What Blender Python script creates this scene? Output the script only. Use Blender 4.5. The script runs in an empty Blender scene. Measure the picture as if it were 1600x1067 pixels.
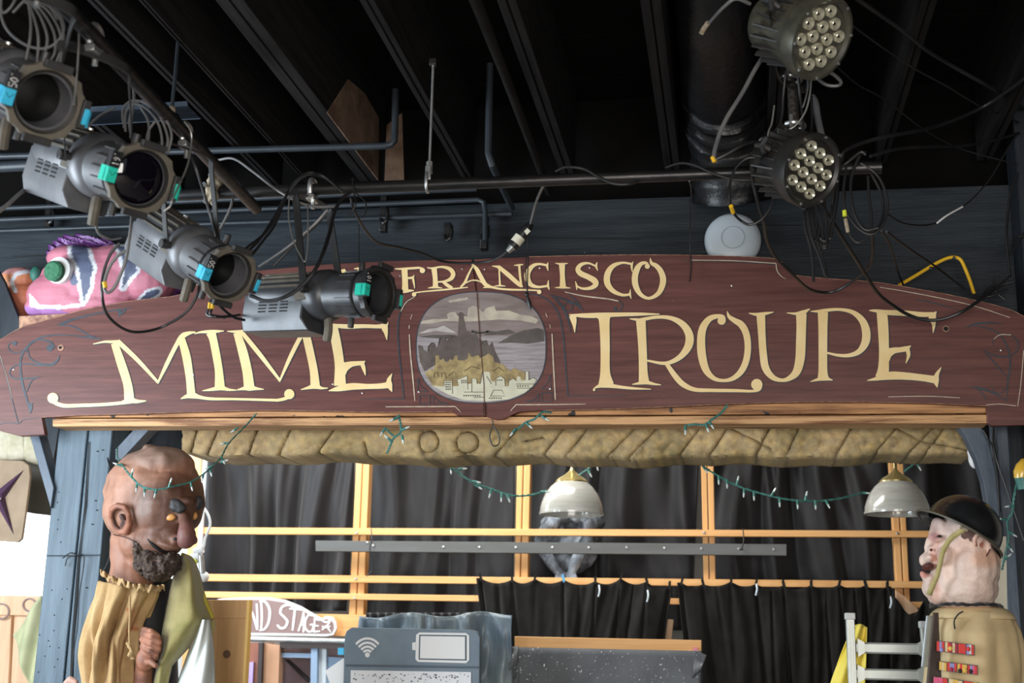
import bpy, bmesh, math, random
from mathutils import Vector, Matrix, Euler, noise as mnoise
random.seed(7)
V = Vector
sc = bpy.context.scene
COL = sc.collection

# ------------------------------------------------------------------ camera
F = 2023.6
YAW, PITCH, ROLL = math.radians(9.786), math.radians(13.289), math.radians(1.215)
CAM = V((0, 0, 1.55))
fw = V((-math.sin(YAW)*math.cos(PITCH), math.cos(YAW)*math.cos(PITCH), math.sin(PITCH)))
r0 = V((math.cos(YAW), math.sin(YAW), 0)); u0 = r0.cross(fw)
rt = r0*math.cos(ROLL) + u0*math.sin(ROLL); up = -r0*math.sin(ROLL) + u0*math.cos(ROLL)
cd = bpy.data.cameras.new('camera'); cam = bpy.data.objects.new('camera', cd); COL.objects.link(cam)
cam.matrix_world = Matrix(((rt.x, up.x, -fw.x, CAM.x), (rt.y, up.y, -fw.y, CAM.y), (rt.z, up.z, -fw.z, CAM.z), (0, 0, 0, 1)))
cd.sensor_width = 36; cd.lens = F/1600*36; cd.clip_start = .05; cd.clip_end = 200
cd.dof.use_dof = True; cd.dof.focus_distance = 5.9; cd.dof.aperture_fstop = 2.4
sc.camera = cam

# ------------------------------------------------------------------ light
sc.view_settings.view_transform = 'Standard'; sc.view_settings.look = 'None'
sc.view_settings.gamma = 1; sc.view_settings.use_curve_mapping = False
sc.view_settings.exposure = 0.62
w = bpy.data.worlds.new('world'); sc.world = w; w.use_nodes = True
bg = w.node_tree.nodes['Background']; bg.inputs[0].default_value = (.80, .88, 1.0, 1); bg.inputs[1].default_value = .16

def area(name, loc, target, size, power, col, sy=None):
    l = bpy.data.lights.new(name, 'AREA'); l.energy = power; l.color = col; l.shape = 'RECTANGLE'
    l.size = size; l.size_y = sy or size
    o = bpy.data.objects.new(name, l); COL.objects.link(o); o.location = loc
    o.rotation_euler = (V(target)-V(loc)).to_track_quat('-Z', 'Y').to_euler(); return o
area('daylight_left_window', (-4.9, 3.6, 2.2), (-2.7, 6.2, 2.7), 2.2, 165, (.80, .91, 1.0), 2.0)
area('daylight_front_door', (.2, -1.6, 1.7), (-.6, 6, 2.2), 4.0, 190, (1.0, .95, .89), 2.2)  # added front fill from behind the camera
area('daylight_back_room', (-2.2, 7.2, 3.75), (-1.6, 8.7, 1.8), 3.4, 80, (1.0, .97, .92), .7)  # added area light under the back ceiling, brightens the studs
area('daylight_far_left', (-4.6, 7.6, 2.9), (-3.0, 8.8, 1.6), 1.0, 42, (.85, .93, 1.0), 1.4)

# ------------------------------------------------------------------ pixel helpers
def ray(px, py): return fw + rt*((px-800)/F) - up*((py-533.5)/F)
def P(px, py, Y):
    d = ray(px, py); return CAM + d*(Y/d.y)
def PZ(px, py, z):
    d = ray(px, py); return CAM + d*((z-CAM.z)/d.z)
def PX(px, Y, z):                      # x on the vertical plane of column px at Y, z
    # solve for py so that the ray hits (.,Y,z)
    lo, hi = -800, 1900
    for _ in range(40):
        m = (lo+hi)/2
        if P(px, m, Y).z > z: lo = m
        else: hi = m
    return P(px, (lo+hi)/2, Y).x
def PXP(px, py, X):
    d = ray(px, py); return CAM + d*(X/d.x)
def SC(px, py, Y): return (P(px+.5, py, Y)-P(px-.5, py, Y)).length      # metres per pixel
def SV(px, py, Y): return (P(px, py+.5, Y)-P(px, py-.5, Y)).length

# ------------------------------------------------------------------ materials
def mat(name, col, rough=.6, metal=0, col2=None, nscale=8, stretch=(1, 1, 1), bump=0, bscale=None, detail=6,
        lo=.35, hi=.65, alpha=1, trans=0, coat=0, emit=None, estr=1, sheen=0, bstretch=None, speck=None, attr=None, spec=None):
    if name in M: return M[name]
    m = bpy.data.materials.new(name); M[name] = m; m.use_nodes = True; nt = m.node_tree; N = nt.nodes; L = nt.links
    b = N['Principled BSDF']; b.inputs['Base Color'].default_value = (*col, 1)
    b.inputs['Roughness'].default_value = rough; b.inputs['Metallic'].default_value = metal
    if spec is not None: b.inputs['Specular IOR Level'].default_value = spec
    if trans: b.inputs['Transmission Weight'].default_value = trans
    if coat: b.inputs['Coat Weight'].default_value = coat
    if sheen: b.inputs['Sheen Weight'].default_value = sheen
    if alpha < 1: b.inputs['Alpha'].default_value = alpha
    if emit: b.inputs['Emission Color'].default_value = (*emit, 1); b.inputs['Emission Strength'].default_value = estr
    tc = N.new('ShaderNodeTexCoord')
    def nz(scale, st, det):
        mp = N.new('ShaderNodeMapping'); mp.inputs['Scale'].default_value = st
        L.new(tc.outputs['Object'], mp.inputs['Vector'])
        n = N.new('ShaderNodeTexNoise'); n.inputs['Scale'].default_value = scale; n.inputs['Detail'].default_value = det
        n.inputs['Roughness'].default_value = .6
        L.new(mp.outputs[0], n.inputs['Vector']); return n
    out = None
    if col2:
        n = nz(nscale, stretch, detail); r = N.new('ShaderNodeValToRGB')
        r.color_ramp.elements[0].position = lo; r.color_ramp.elements[1].position = hi
        r.color_ramp.elements[0].color = (*col, 1); r.color_ramp.elements[1].color = (*col2, 1)
        L.new(n.outputs['Fac'], r.inputs[0]); out = r.outputs[0]
    if attr:
        a = N.new('ShaderNodeVertexColor'); a.layer_name = attr
        if out:
            mx = N.new('ShaderNodeMix'); mx.data_type = 'RGBA'; mx.blend_type = 'MULTIPLY'; mx.inputs['Factor'].default_value = 1
            L.new(a.outputs[0], mx.inputs[6]); L.new(out, mx.inputs[7]); out = mx.outputs[2]
        else: out = a.outputs[0]
    if speck:                          # (colour, scale, threshold) small specks
        n = nz(speck[1], (1, 1, 1), 2); r = N.new('ShaderNodeValToRGB')
        r.color_ramp.elements[0].position = speck[2]; r.color_ramp.elements[1].position = speck[2]+.02
        mx = N.new('ShaderNodeMix'); mx.data_type = 'RGBA'
        L.new(n.outputs['Fac'], r.inputs[0]); L.new(r.outputs[0], mx.inputs['Factor'])
        if out: L.new(out, mx.inputs[6])
        else: mx.inputs[6].default_value = (*col, 1)
        mx.inputs[7].default_value = (*speck[0], 1); out = mx.outputs[2]
    if out: L.new(out, b.inputs['Base Color'])
    if bump:
        n = nz(bscale or nscale, bstretch or stretch, 8); bp = N.new('ShaderNodeBump'); bp.inputs['Strength'].default_value = bump
        bp.inputs['Distance'].default_value = .01
        L.new(n.outputs['Fac'], bp.inputs['Height']); L.new(bp.outputs[0], b.inputs['Normal'])
    return m

def woodmat(name, c1, c2, axis='x', scale=5, rough=.6, knots=None, bump=.15, lo=.3, hi=.7, speck=None):
    st = {'x': (.35, 7, 7), 'z': (7, 7, .35), 'y': (7, .35, 7)}[axis]
    return mat(name, c1, rough, 0, c2, scale, st, bump, scale*2.5, 8, lo, hi, speck=speck)

M = {}
M['black_paint'] = mat('black_paint', (.0026, .0024, .0022), .9, 0, (.0048, .004, .0036), 3, (1, 1, 1), .1, 20, spec=.1)
M['joist_paint'] = mat('joist_paint', (.010, .0095, .010), .8, 0, (.022, .020, .0195), 4, (8, .5, 8), .25, 20, spec=.12)
M['beam_paint'] = mat('beam_paint', (.017, .022, .027), .5, 0, (.034, .042, .049), 3, (.6, 1, 7), .3, 14, spec=.2)
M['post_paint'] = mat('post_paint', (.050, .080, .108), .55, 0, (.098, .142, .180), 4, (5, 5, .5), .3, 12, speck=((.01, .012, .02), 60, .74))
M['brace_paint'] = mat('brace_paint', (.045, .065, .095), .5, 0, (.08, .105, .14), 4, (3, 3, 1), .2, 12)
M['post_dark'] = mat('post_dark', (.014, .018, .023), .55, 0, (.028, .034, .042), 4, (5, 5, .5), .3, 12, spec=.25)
M['raw_wood'] = woodmat('raw_wood', (.70, .35, .12), (.82, .47, .19), 'x', 5)
M['raw_wood_up'] = woodmat('raw_wood_up', (.70, .35, .12), (.82, .47, .19), 'z', 5)
M['header_wood'] = woodmat('header_wood', (.17, .060, .020), (.56, .28, .11), 'x', 6, lo=.36, hi=.58, bump=.4, speck=((.03, .025, .025), 11, .655))
M['header_low'] = woodmat('header_low', (.20, .08, .03), (.62, .35, .16), 'x', 6, lo=.38, hi=.56, bump=.5)
M['ply'] = mat('ply', (.10, .055, .03), .8, 0, (.21, .135, .09), 4, (2, 2, 2), .2)
M['steel_black'] = mat('steel_black', (.02, .02, .022), .35, .6, (.05, .047, .045), 10, (.6, 3, 3), .1, 30)
M['pipe_paint'] = mat('pipe_paint', (.020, .025, .031), .42, .05, (.032, .040, .048), 6, spec=.35)
M['galv'] = mat('galv', (.42, .43, .43), .35, .8, (.62, .62, .60), 25)
M['rust'] = mat('rust', (.30, .24, .16), .75, .2, (.50, .42, .31), 30, bump=.4)
M['cable'] = mat('cable', (.009, .009, .010), .42, 0, (.022, .021, .022), 6)
M['cable_grey'] = mat('cable_grey', (.10, .10, .105), .38, 0, (.18, .175, .17), 6)
M['steel_wire'] = mat('steel_wire', (.40, .40, .38), .4, .6)
M['white_plastic'] = mat('white_plastic', (.62, .70, .76), .35)
M['white'] = mat('white', (.86, .86, .85), .6)
M['yellow'] = mat('yellow', (.85, .50, .02), .5)
M['lime'] = mat('lime', (.70, .78, .05), .5)
M['teal'] = mat('teal', (.01, .52, .36), .5, 0, (.02, .60, .45), 20)
M['azure'] = mat('azure', (.02, .42, .68), .5, 0, (.05, .50, .75), 20)
M['ink'] = mat('ink', (.01, .01, .012), .5)
M['soot'] = mat('soot', (.004, .004, .004), .8)

# ------------------------------------------------------------------ mesh builder
def catmull(pts, n=6, closed=False):
    pts = [tuple(p) for p in pts]
    if len(pts) < 3 and not closed:
        a, b = pts[0], pts[-1]
        return [tuple(a[k]+(b[k]-a[k])*i/n for k in range(len(a))) for i in range(n+1)]
    out = []; m = len(pts); rng = range(m if closed else m-1)
    for i in rng:
        p1 = pts[i]; p2 = pts[(i+1) % m]
        p0 = pts[i-1] if (i > 0 or closed) else tuple(2*a-b for a, b in zip(p1, p2))
        p3 = pts[(i+2) % m] if (i+2 < m or closed) else tuple(2*b-a for a, b in zip(p1, p2))
        for j in range(n):
            t = j/n; t2 = t*t; t3 = t2*t
            out.append(tuple(.5*(2*b+(c-a)*t+(2*a-5*b+4*c-d)*t2+(3*b-a-3*c+d)*t3) for a, b, c, d in zip(p0, p1, p2, p3)))
    if not closed: out.append(pts[-1])
    return out

class MB:
    def __init__(s): s.v = []; s.f = []; s.c = []
    def add(s, vs, fs):
        o = len(s.v); s.v += [V(p) for p in vs]; s.f += [tuple(o+i for i in f) for f in fs]; return s
    def hexa(s, p):                     # 8 points: bottom 4 then top 4
        return s.add(p, [(3, 2, 1, 0), (4, 5, 6, 7), (0, 1, 5, 4), (1, 2, 6, 5), (2, 3, 7, 6), (3, 0, 4, 7)])
    def box(s, c, size, rot=None):
        c = V(c); a, b, d = [k/2 for k in size]
        ps = [V((x, y, z)) for z in (-d, d) for x, y in ((-a, -b), (a, -b), (a, b), (-a, b))]
        R = rot if rot else Matrix.Identity(3)
        return s.hexa([c+R@p for p in ps])
    def slab(s, pts, dy):               # world polygon extruded by vector or along +Y, front face = pts
        d = V(dy) if hasattr(dy, '__len__') else V((0, dy, 0)); n = len(pts)
        pts = [V(p) for p in pts]
        vs = pts+[p+d for p in pts]
        fs = [tuple(range(n)), tuple(reversed(range(n, 2*n)))]+[(i, i+n, (i+1) % n+n, (i+1) % n) for i in range(n)]
        return s.add(vs, fs)
    def bar(s, a, b, w, h, upv=(0, 0, 1)):     # rectangular bar from a to b
        a, b = V(a), V(b); d = (b-a).normalized(); x = d.cross(V(upv))
        if x.length < 1e-4: x = V((1, 0, 0))
        x.normalize(); y = x.cross(d)
        q = lambda c: [c-x*w/2-y*h/2, c+x*w/2-y*h/2, c+x*w/2+y*h/2, c-x*w/2+y*h/2]
        return s.hexa(q(a)+q(b))
    def tube(s, pts, r, seg=8, caps=True, closed=False):
        pts = [V(p) for p in pts]; n = len(pts)
        rs = r if hasattr(r, '__len__') else [r]*n
        o = len(s.v); prev = None
        for i, p in enumerate(pts):
            a = pts[i-1] if (i > 0 or closed) else p; b = pts[(i+1) % n] if (i < n-1 or closed) else p
            t = (b-a)
            t = t.normalized() if t.length > 1e-9 else V((0, 0, 1))
            if prev is None:
                x = t.cross(V((0, 0, 1)));
                if x.length < .1: x = t.cross(V((1, 0, 0)))
            else: x = prev-t*prev.dot(t)
            x.normalize(); prev = x; y = t.cross(x)
            for k in range(seg):
                g = 2*math.pi*k/seg; s.v.append(p+(x*math.cos(g)+y*math.sin(g))*rs[i])
        for i in range(n if closed else n-1):
            for k in range(seg):
                j = (i+1) % n
                s.f.append((o+i*seg+k, o+i*seg+(k+1) % seg, o+j*seg+(k+1) % seg, o+j*seg+k))
        if caps and not closed:
            s.f.append(tuple(o+k for k in reversed(range(seg)))); s.f.append(tuple(o+(n-1)*seg+k for k in range(seg)))
        return s
    def lathe(s, prof, c=(0, 0, 0), axis=(0, 0, 1), seg=24, xdir=None, a0=0, a1=2*math.pi):
        c = V(c); z = V(axis).normalized(); x = V(xdir) if xdir else z.orthogonal(); x = (x-z*x.dot(z)).normalized(); y = z.cross(x)
        o = len(s.v); full = abs(a1-a0-2*math.pi) < 1e-6; m = seg if full else seg+1
        for r, h in prof:
            for k in range(m):
                g = a0+(a1-a0)*k/seg; s.v.append(c+z*h+(x*math.cos(g)+y*math.sin(g))*r)
        for i in range(len(prof)-1):
            for k in range(seg):
                k2 = (k+1) % m
                s.f.append((o+i*m+k, o+i*m+k2, o+(i+1)*m+k2, o+(i+1)*m+k))
        return s
    def ball(s, c, r, seg=12, rings=8, rot=None, squash=None):
        r = V((r, r, r)) if not hasattr(r, '__len__') else V(r); c = V(c); R = rot or Matrix.Identity(3)
        o = len(s.v)
        s.v.append(c+R@V((0, 0, -r.z)))
        for i in range(1, rings):
            t = -math.pi/2+math.pi*i/rings
            for k in range(seg):
                g = 2*math.pi*k/seg; s.v.append(c+R@V((r.x*math.cos(t)*math.cos(g), r.y*math.cos(t)*math.sin(g), r.z*math.sin(t))))
        s.v.append(c+R@V((0, 0, r.z))); top = len(s.v)-1
        for k in range(seg):
            s.f.append((o, o+1+(k+1) % seg, o+1+k)); b = o+1+(rings-2)*seg; s.f.append((top, b+k, b+(k+1) % seg))
        for i in range(rings-2):
            for k in range(seg):
                a = o+1+i*seg; s.f.append((a+k, a+(k+1) % seg, a+seg+(k+1) % seg, a+seg+k))
        return s
    def grid(s, fn, nu, nv):
        o = len(s.v)
        for j in range(nv+1):
            for i in range(nu+1): s.v.append(V(fn(i/nu, j/nv)))
        for j in range(nv):
            for i in range(nu):
                a = o+j*(nu+1)+i; s.f.append((a, a+1, a+nu+2, a+nu+1))
        return s
    def mesh(s, name, inv=None, smooth=40, col=None):
        me = bpy.data.meshes.new(name)
        vs = [inv@p for p in s.v] if inv else s.v
        me.from_pydata([tuple(p) for p in vs], [], s.f); me.validate()
        if smooth:
            for p in me.polygons: p.use_smooth = True
            me.set_sharp_from_angle(angle=math.radians(smooth))
        if col:
            a = me.color_attributes.new('Col', 'FLOAT_COLOR', 'POINT')
            for i, p in enumerate(s.v): a.data[i].color = (*col(p), 1)
        return me

WM = {}
def root(name, label, cat, loc=(0, 0, 0), rot=None, group=None):
    o = bpy.data.objects.new(name, None); COL.objects.link(o); o.empty_display_size = .1
    mw = Matrix.Translation(V(loc)) @ (rot.to_4x4() if rot else Matrix.Identity(4))
    o.matrix_world = mw; WM[o.name] = mw
    o['label'] = label; o['category'] = cat
    if group: o['group'] = group
    return o
def part(name, mb, m, parent, label=None, smooth=40, local=False, bevel=0, col=None, kind=None, solid=0):
    mw = WM[parent.name]
    me = mb if isinstance(mb, bpy.types.Mesh) else mb.mesh(name, None if local else mw.inverted(), smooth, col)
    if not isinstance(mb, bpy.types.Mesh): me.materials.append(M[m] if isinstance(m, str) else m)
    o = bpy.data.objects.new(name, me); COL.objects.link(o); o.parent = parent; WM[o.name] = mw
    if label: o['label'] = label
    if kind: o['kind'] = kind
    if bevel:
        b = o.modifiers.new('bevel', 'BEVEL'); b.width = bevel; b.segments = 2; b.limit_method = 'ANGLE'
    if solid:
        b = o.modifiers.new('solid', 'SOLIDIFY'); b.thickness = solid; b.offset = 0
    return o
def solo(name, mb, m, label, cat, group=None, smooth=40, bevel=0, kind=None, col=None, solid=0, loc=None):
    if loc is None:
        xs = [p.x for p in mb.v]; ys = [p.y for p in mb.v]; zs = [p.z for p in mb.v]
        loc = V(((min(xs)+max(xs))/2, (min(ys)+max(ys))/2, min(zs)))
    T = Matrix.Translation(V(loc))
    me = mb.mesh(name, T.inverted(), smooth, col); me.materials.append(M[m] if isinstance(m, str) else m)
    o = bpy.data.objects.new(name, me); COL.objects.link(o); o.location = loc; WM[o.name] = T
    if label: o['label'] = label
    if cat: o['category'] = cat
    if group: o['group'] = group
    if kind: o['kind'] = kind
    if bevel:
        b = o.modifiers.new('bevel', 'BEVEL'); b.width = bevel; b.segments = 2; b.limit_method = 'ANGLE'
    if solid:
        b = o.modifiers.new('solid', 'SOLIDIFY'); b.thickness = solid; b.offset = 0
    return o
def struct(name, mb, m, **k): return solo(name, mb, m, None, None, kind='structure', **k)
def copy_part(src, parent, local=None):
    c = src.copy(); COL.objects.link(c); c.parent = parent; WM[c.name] = WM[parent.name]
    if local: c.matrix_local = local
    return c

def blob(els, voxel=.008, smooth=6, name='body'):
    """els: (centre, radii, rotation or None); union by voxel remesh -> MB"""
    mb = MB()
    for e in els:
        mb.ball(e[0], e[1], 16, 10, e[2] if len(e) > 2 else None)
    me = mb.mesh('tmp', None, 0); o = bpy.data.objects.new('tmp', me); COL.objects.link(o)
    r = o.modifiers.new('r', 'REMESH'); r.mode = 'VOXEL'; r.voxel_size = voxel
    sm = o.modifiers.new('s', 'SMOOTH'); sm.factor = .5; sm.iterations = smooth
    dg = bpy.context.evaluated_depsgraph_get(); dg.update(); ev = o.evaluated_get(dg); m2 = ev.to_mesh()
    out = MB(); out.v = [v.co.copy() for v in m2.vertices]; out.f = [tuple(p.vertices) for p in m2.polygons]
    ev.to_mesh_clear(); bpy.data.objects.remove(o); bpy.data.meshes.remove(me); return out
def chain(pts, n=5):                    # (centre, r) list -> many balls
    out = []
    for (a, ra), (b, rb) in zip(pts, pts[1:]):
        a, b = V(a), V(b)
        for i in range(n+1):
            t = i/n; r = ra+(rb-ra)*t; out.append((a+(b-a)*t, (r, r, r)))
    return out
from mathutils.bvhtree import BVHTree
class Snap:                              # first surface point seen along a view ray of the photo
    def __init__(s, mb): s.t = BVHTree.FromPolygons([tuple(p) for p in mb.v], mb.f)
    def __call__(s, px, py, off=0, d=5.6):
        r_ = ray(px, py).normalized(); h = s.t.ray_cast(CAM, r_)
        if h[0] is None: return P(px, py, d)
        return h[0]-r_*off
def rough_up(mb, amp, sc_=20, seed=0):
    me = mb.mesh('t', None, 0); ns = [v.normal.copy() for v in me.vertices]; bpy.data.meshes.remove(me)
    for i, p in enumerate(mb.v):
        mb.v[i] = p+ns[i]*amp*mnoise.noise(V(p)*sc_+V((seed, 0, 0)))
    return mb

def cable(name, label, pts, rpx=2, m='cable', cat='cable', group=None, n=6, seg=8, parent=None, r=None):
    """pts: (px,py,Y)"""
    w3 = [tuple(PZ(p[0], p[1], 3.925) if (P(*p).z > 3.925 and p[2] < 6.05) else P(*p)) for p in pts]
    if len(w3) > 2: w3 = catmull(w3, n)
    mid = pts[len(pts)//2]; rr = r if r else rpx*SV(*mid)
    mb = MB().tube(w3, rr, seg)
    if parent: return part(name, mb, m, parent, label)
    return solo(name, mb, m, label, cat, group)
# ------------------------------------------------------------------ the setting
ZC = 4.45                              # ceiling boards
YW = 6.30                              # partition wall face
ZJ = P(590, 283, YW).z                 # underside of the joists
mb = MB().box((-1.5, 2.3, ZC+.05), (12, 9, .1)); ceiling = struct('ceiling', mb, 'black_paint')
jdat = [(-260, 22), (-95, 24), (135, 18), (216, 10), (336, 44), (561, 23), (776, 30), (1000, 33), (1210, 30), (1440, 26), (1650, 30)]
for i, (px, wpx) in enumerate(jdat):
    a = PZ(px, 0, ZJ); b = PZ(px+wpx, 0, ZJ); n = 2
    if px == 336: XJ = b.x if wpx > 28 else 1
    for k in range(n):
        xa = a.x+(b.x-a.x)*k/n+(.002 if k else 0); xb = a.x+(b.x-a.x)*(k+1)/n-(.002 if k == 0 and n > 1 else 0)
        part('joist', MB().box(((xa+xb)/2, 2.35, (ZJ+ZC)/2+.004*k), (xb-xa, 8.0, ZC-ZJ)), 'joist_paint', ceiling, bevel=.003)
# ceiling boards lying across the joists, joints recessed
for k in range(16):
    y0 = -1.0+k*.48
    part('ceiling_board', MB().box((-1.5, y0+.235, ZC-.008), (11.9, .462, .02)), 'black_paint', ceiling)
struct('floor', MB().box((-1.5, 3.2, -.05), (12, 13.4, .1)), mat('concrete', (.16, .15, .14), .8, 0, (.24, .23, .21), 2, bump=.1))
# left wall of the front room with its tall window opening (daylight)
wl = MB()
wl.box((-5.75, 5.4, 2.2), (.2, 2.2, 4.5)); wl.box((-5.75, .0, 2.2), (.2, 1.6, 4.5))
wl.box((-5.75, 2.55, .5), (.2, 3.5, 1.1)); wl.box((-5.75, 2.55, 3.95), (.2, 3.5, 1.0)); struct('wall_left', wl, 'beam_paint')
wr = MB().box((3.3, 2.6, 2.2), (.2, 8.0, 4.5)); struct('wall_right', wr, 'black_paint')
# partition: deep painted header board right across, seen above the sign
mid = MB()
zt = P(1200, 300, YW).z; zb = P(800, 560, YW).z
mid.box((-1.4, YW+.10, (zt+zb)/2), (8.6, .16, zt-zb)); wm = struct('wall_middle', mid, 'beam_paint', bevel=.004)
part('board_above', MB().box((-1.4, YW+.20, (zt+ZC)/2), (8.6, .04, ZC-zt)), 'black_paint', wm, 'black painted boarding above the header')
part('bare_plywood', MB().slab([PXP(x, y, XJ+.010) for x, y in [(512, 176), (530, 148), (545, 124), (570, 146), (592, 184), (592, 240), (591, 281)]], (-.006, 0, 0)), 'ply', ceiling, 'bare brown plywood patch on the side of a joist')
for pts in ([(604, 196), (628, 176), (632, 300), (600, 300)],):
    part('bare_plywood', MB().slab([P(x, y, YW+.17) for x, y in pts], .008), 'ply', wm, 'bare brown plywood patch')
# split in the header board, thin dark cracks
for x0, y0, x1, y1 in ((20, 400, 70, 398), (560, 350, 560, 410), (1140, 350, 1300, 352), (780, 370, 1000, 372)):
    part('crack', MB().slab([P(x0, y0, YW+.018), P(x1, y1, YW+.018), P(x1+1, y1+1.6, YW+.018), P(x0+1, y0+1.6, YW+.018)], .003), 'soot', wm)
# back room shell
wb = MB(); YB = 9.35
wb.box((-1.5, YB+.1, 2.2), (12, .2, 4.5))
struct('wall_back', wb, mat('cream_wall', (.60, .60, .58), .8, 0, (.68, .68, .66), 3, bump=.05))
struct('ceiling_back', MB().box((-1.5, 7.95, 4.2), (12, 2.9, .1)), mat('back_ceiling', (.5, .45, .38), .8))
struct('wall_back_left', MB().box((-6.6, 8, 2.2), (.2, 3, 4.5)), mat('cream_wall_b', (.60, .62, .62), .8))
struct('wall_back_right', MB().box((3.3, 8, 2.2), (.2, 3, 4.5)), mat('cream_wall_c', (.30, .28, .25), .8))
# bright window seen left of the blue post
a = P(-120, 742, YB-.06); b = P(84, 1120, YB-.06)
glow = mat('daylit_glass', (.9, .9, .9), .3, emit=(.93, .97, 1.0), estr=1.1)
wn = struct('window_1', MB().box(((a.x+b.x)/2, YB-.02, (a.z+b.z)/2), (abs(b.x-a.x), .02, a.z-b.z)), glow)
fr = MB(); xm = sorted((a.x, b.x))
for x in (xm[0], xm[1]+.01): fr.box((x, YB-.05, (a.z+b.z)/2), (.05, .06, a.z-b.z+.1))
for z in (a.z, b.z): fr.box(((a.x+b.x)/2, YB-.05, z), (xm[1]-xm[0], .06, .05))
part('window_frame', fr, 'white', wn, bevel=.004)

# ------------------------------------------------------------------ posts, header beam, braces
def vpost(name, label, xl, xr, ytop, Y, depth, m, zbot=0.0, splits=()):
    """post whose front face spans px xl..xr at row ytop"""
    a = P(xl, ytop, Y); b = P(xr, ytop, Y); xs = [a.x]+[P(s, ytop, Y).x for s in splits]+[b.x]
    r = root(name, label, 'post', ((a.x+b.x)/2, Y+depth/2, zbot))
    for k, (x0, x1) in enumerate(zip(xs, xs[1:])):
        g = .002
        part('timber', MB().box(((x0+x1)/2, Y+depth/2+(.006 if k else 0), (zbot+a.z)/2), (x1-x0-2*g, depth, a.z-zbot)), m, r, bevel=.006)
    return r
YP = 6.16
lp = vpost('timber_post', 'blue-grey painted timber post with a long split, behind the bearded puppet', 93, 177, 655, YP, .20, 'post_paint', splits=(139,))
# nail holes in the post
hl = MB()
for x, y in ((92, 769), (90, 785), (91, 812), (90, 827), (95, 847), (152, 705), (160, 703), (149, 782), (151, 797), (144, 819), (81, 922), (105, 920), (135, 918), (97, 936), (85, 961), (135, 967), (84, 985), (76, 1001), (62, 992), (78, 1010), (92, 1012), (70, 1025), (90, 1030), (85, 1042), (60, 1050), (100, 1050)):
    c = P(x, y, YP); hl.lathe([(0, 0), (.0035, 0), (.0035, .004)], (c.x, YP-.0015, c.z), (0, 1, 0), 7)
part('nail_holes', hl, 'soot', lp, 'dark nail holes and dents', kind='stuff')
# long dark split
sp = MB(); pts = [(139, 690, 1.5), (136, 740, 2), (133, 790, 3), (128, 830, 1.5), (122, 880, 3), (118, 940, 4), (113, 1000, 3), (111, 1067, 4), (108, 1120, 3)]
for (x0, y0, w0), (x1, y1, w1) in zip(pts, pts[1:]):
    sp.add([P(x0-w0/2, y0, YP-.001), P(x0+w0/2, y0, YP-.001), P(x1+w1/2, y1, YP-.001), P(x1-w1/2, y1, YP-.001)], [(0, 1, 2, 3)])
part('split', sp, 'soot', lp, 'long dark drying split')
# cord tied round the post
cd_ = root('tied_cord', 'thin black cord tied round the blue-grey post in a loose bow', 'cord', P(115, 868, YP-.02))
cable('band', None, [(71, 868, YP-.012), (115, 868, YP-.014), (157, 867, YP-.012)], .6, parent=cd_)
cable('bow', None, [(98, 872, YP-.02), (110, 864, YP-.03), (121, 867, YP-.02), (106, 871, YP-.03), (102, 884, YP-.02)], .9, parent=cd_)
cable('tail', None, [(121, 867, YP-.02), (131, 868, YP-.03), (130, 890, YP-.02), (124, 930, YP-.02), (121, 980, YP-.015), (115, 1020, YP-.015), (111, 1070, YP-.015)], .8, parent=cd_)

# upper run of the right post, seen against the ceiling, down to the floor
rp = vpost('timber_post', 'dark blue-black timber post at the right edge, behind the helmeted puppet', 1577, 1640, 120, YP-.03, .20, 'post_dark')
rp2 = vpost('timber_post', 'slim dark blue post under the right end of the painted sign, behind the curved brace', 1553, 1574, 640, YP+.06, .16, 'brace_paint')

def plank_px(q, Y, d): return MB().slab([P(x, y, Y) for x, y in q], d)
# knee braces
solo('knee_brace', plank_px([(45, 676), (60, 676), (84, 762), (79, 794)], YP-.02, .09), 'brace_paint', 'narrow slate-blue diagonal brace left of the split blue-grey post', 'brace', bevel=.003)
solo('knee_brace', plank_px([(232, 660), (238, 666), (190, 718), (180, 718), (180, 702), (215, 664)], YP-.015, .09), 'brace_paint', 'short slate-blue diagonal brace above the bald puppet head', 'brace', bevel=.003)
cv = [(1491, 655), (1527, 655), (1545, 690), (1556, 740), (1562, 800), (1562, 860), (1552, 860), (1545, 800), (1536, 750), (1525, 715), (1508, 680)]
solo('knee_brace', plank_px(cv, YP-.015, .09), 'brace_paint', 'curved slate-blue brace under the right end of the sign', 'brace', bevel=.003)
# dark sheets behind posts; left one puts in the shadow under the sign
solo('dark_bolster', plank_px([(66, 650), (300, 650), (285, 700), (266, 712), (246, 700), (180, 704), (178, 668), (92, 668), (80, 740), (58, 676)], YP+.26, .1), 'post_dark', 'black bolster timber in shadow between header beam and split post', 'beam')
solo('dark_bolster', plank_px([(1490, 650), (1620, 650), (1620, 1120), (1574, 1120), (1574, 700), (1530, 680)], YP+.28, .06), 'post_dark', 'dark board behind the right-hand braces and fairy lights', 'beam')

hb = root('header_beam', 'raw timber header of two stacked planks under the painted sign', 'beam', P(800, 665, 6.05))
def strip(name, xa, xb, ya0, yb0, ya1, yb1, Y, d, m, parent, bev=.003, label=None):
    return part(name, plank_px([(xa, yb0), (xb, yb1), (xb, ya1), (xa, ya0)], Y, d), m, parent, label, bevel=bev)
strip('plank', 84, 1545, 630, 652.5, 612, 645.5, 6.035, .12, 'header_wood', hb, label='upper raw plank, orange with dark scars')
strip('plank', 82, 1545, 654.5, 666, 647.5, 661, 6.02, .14, 'header_low', hb, label='lower raw plank with rough grain')
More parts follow.
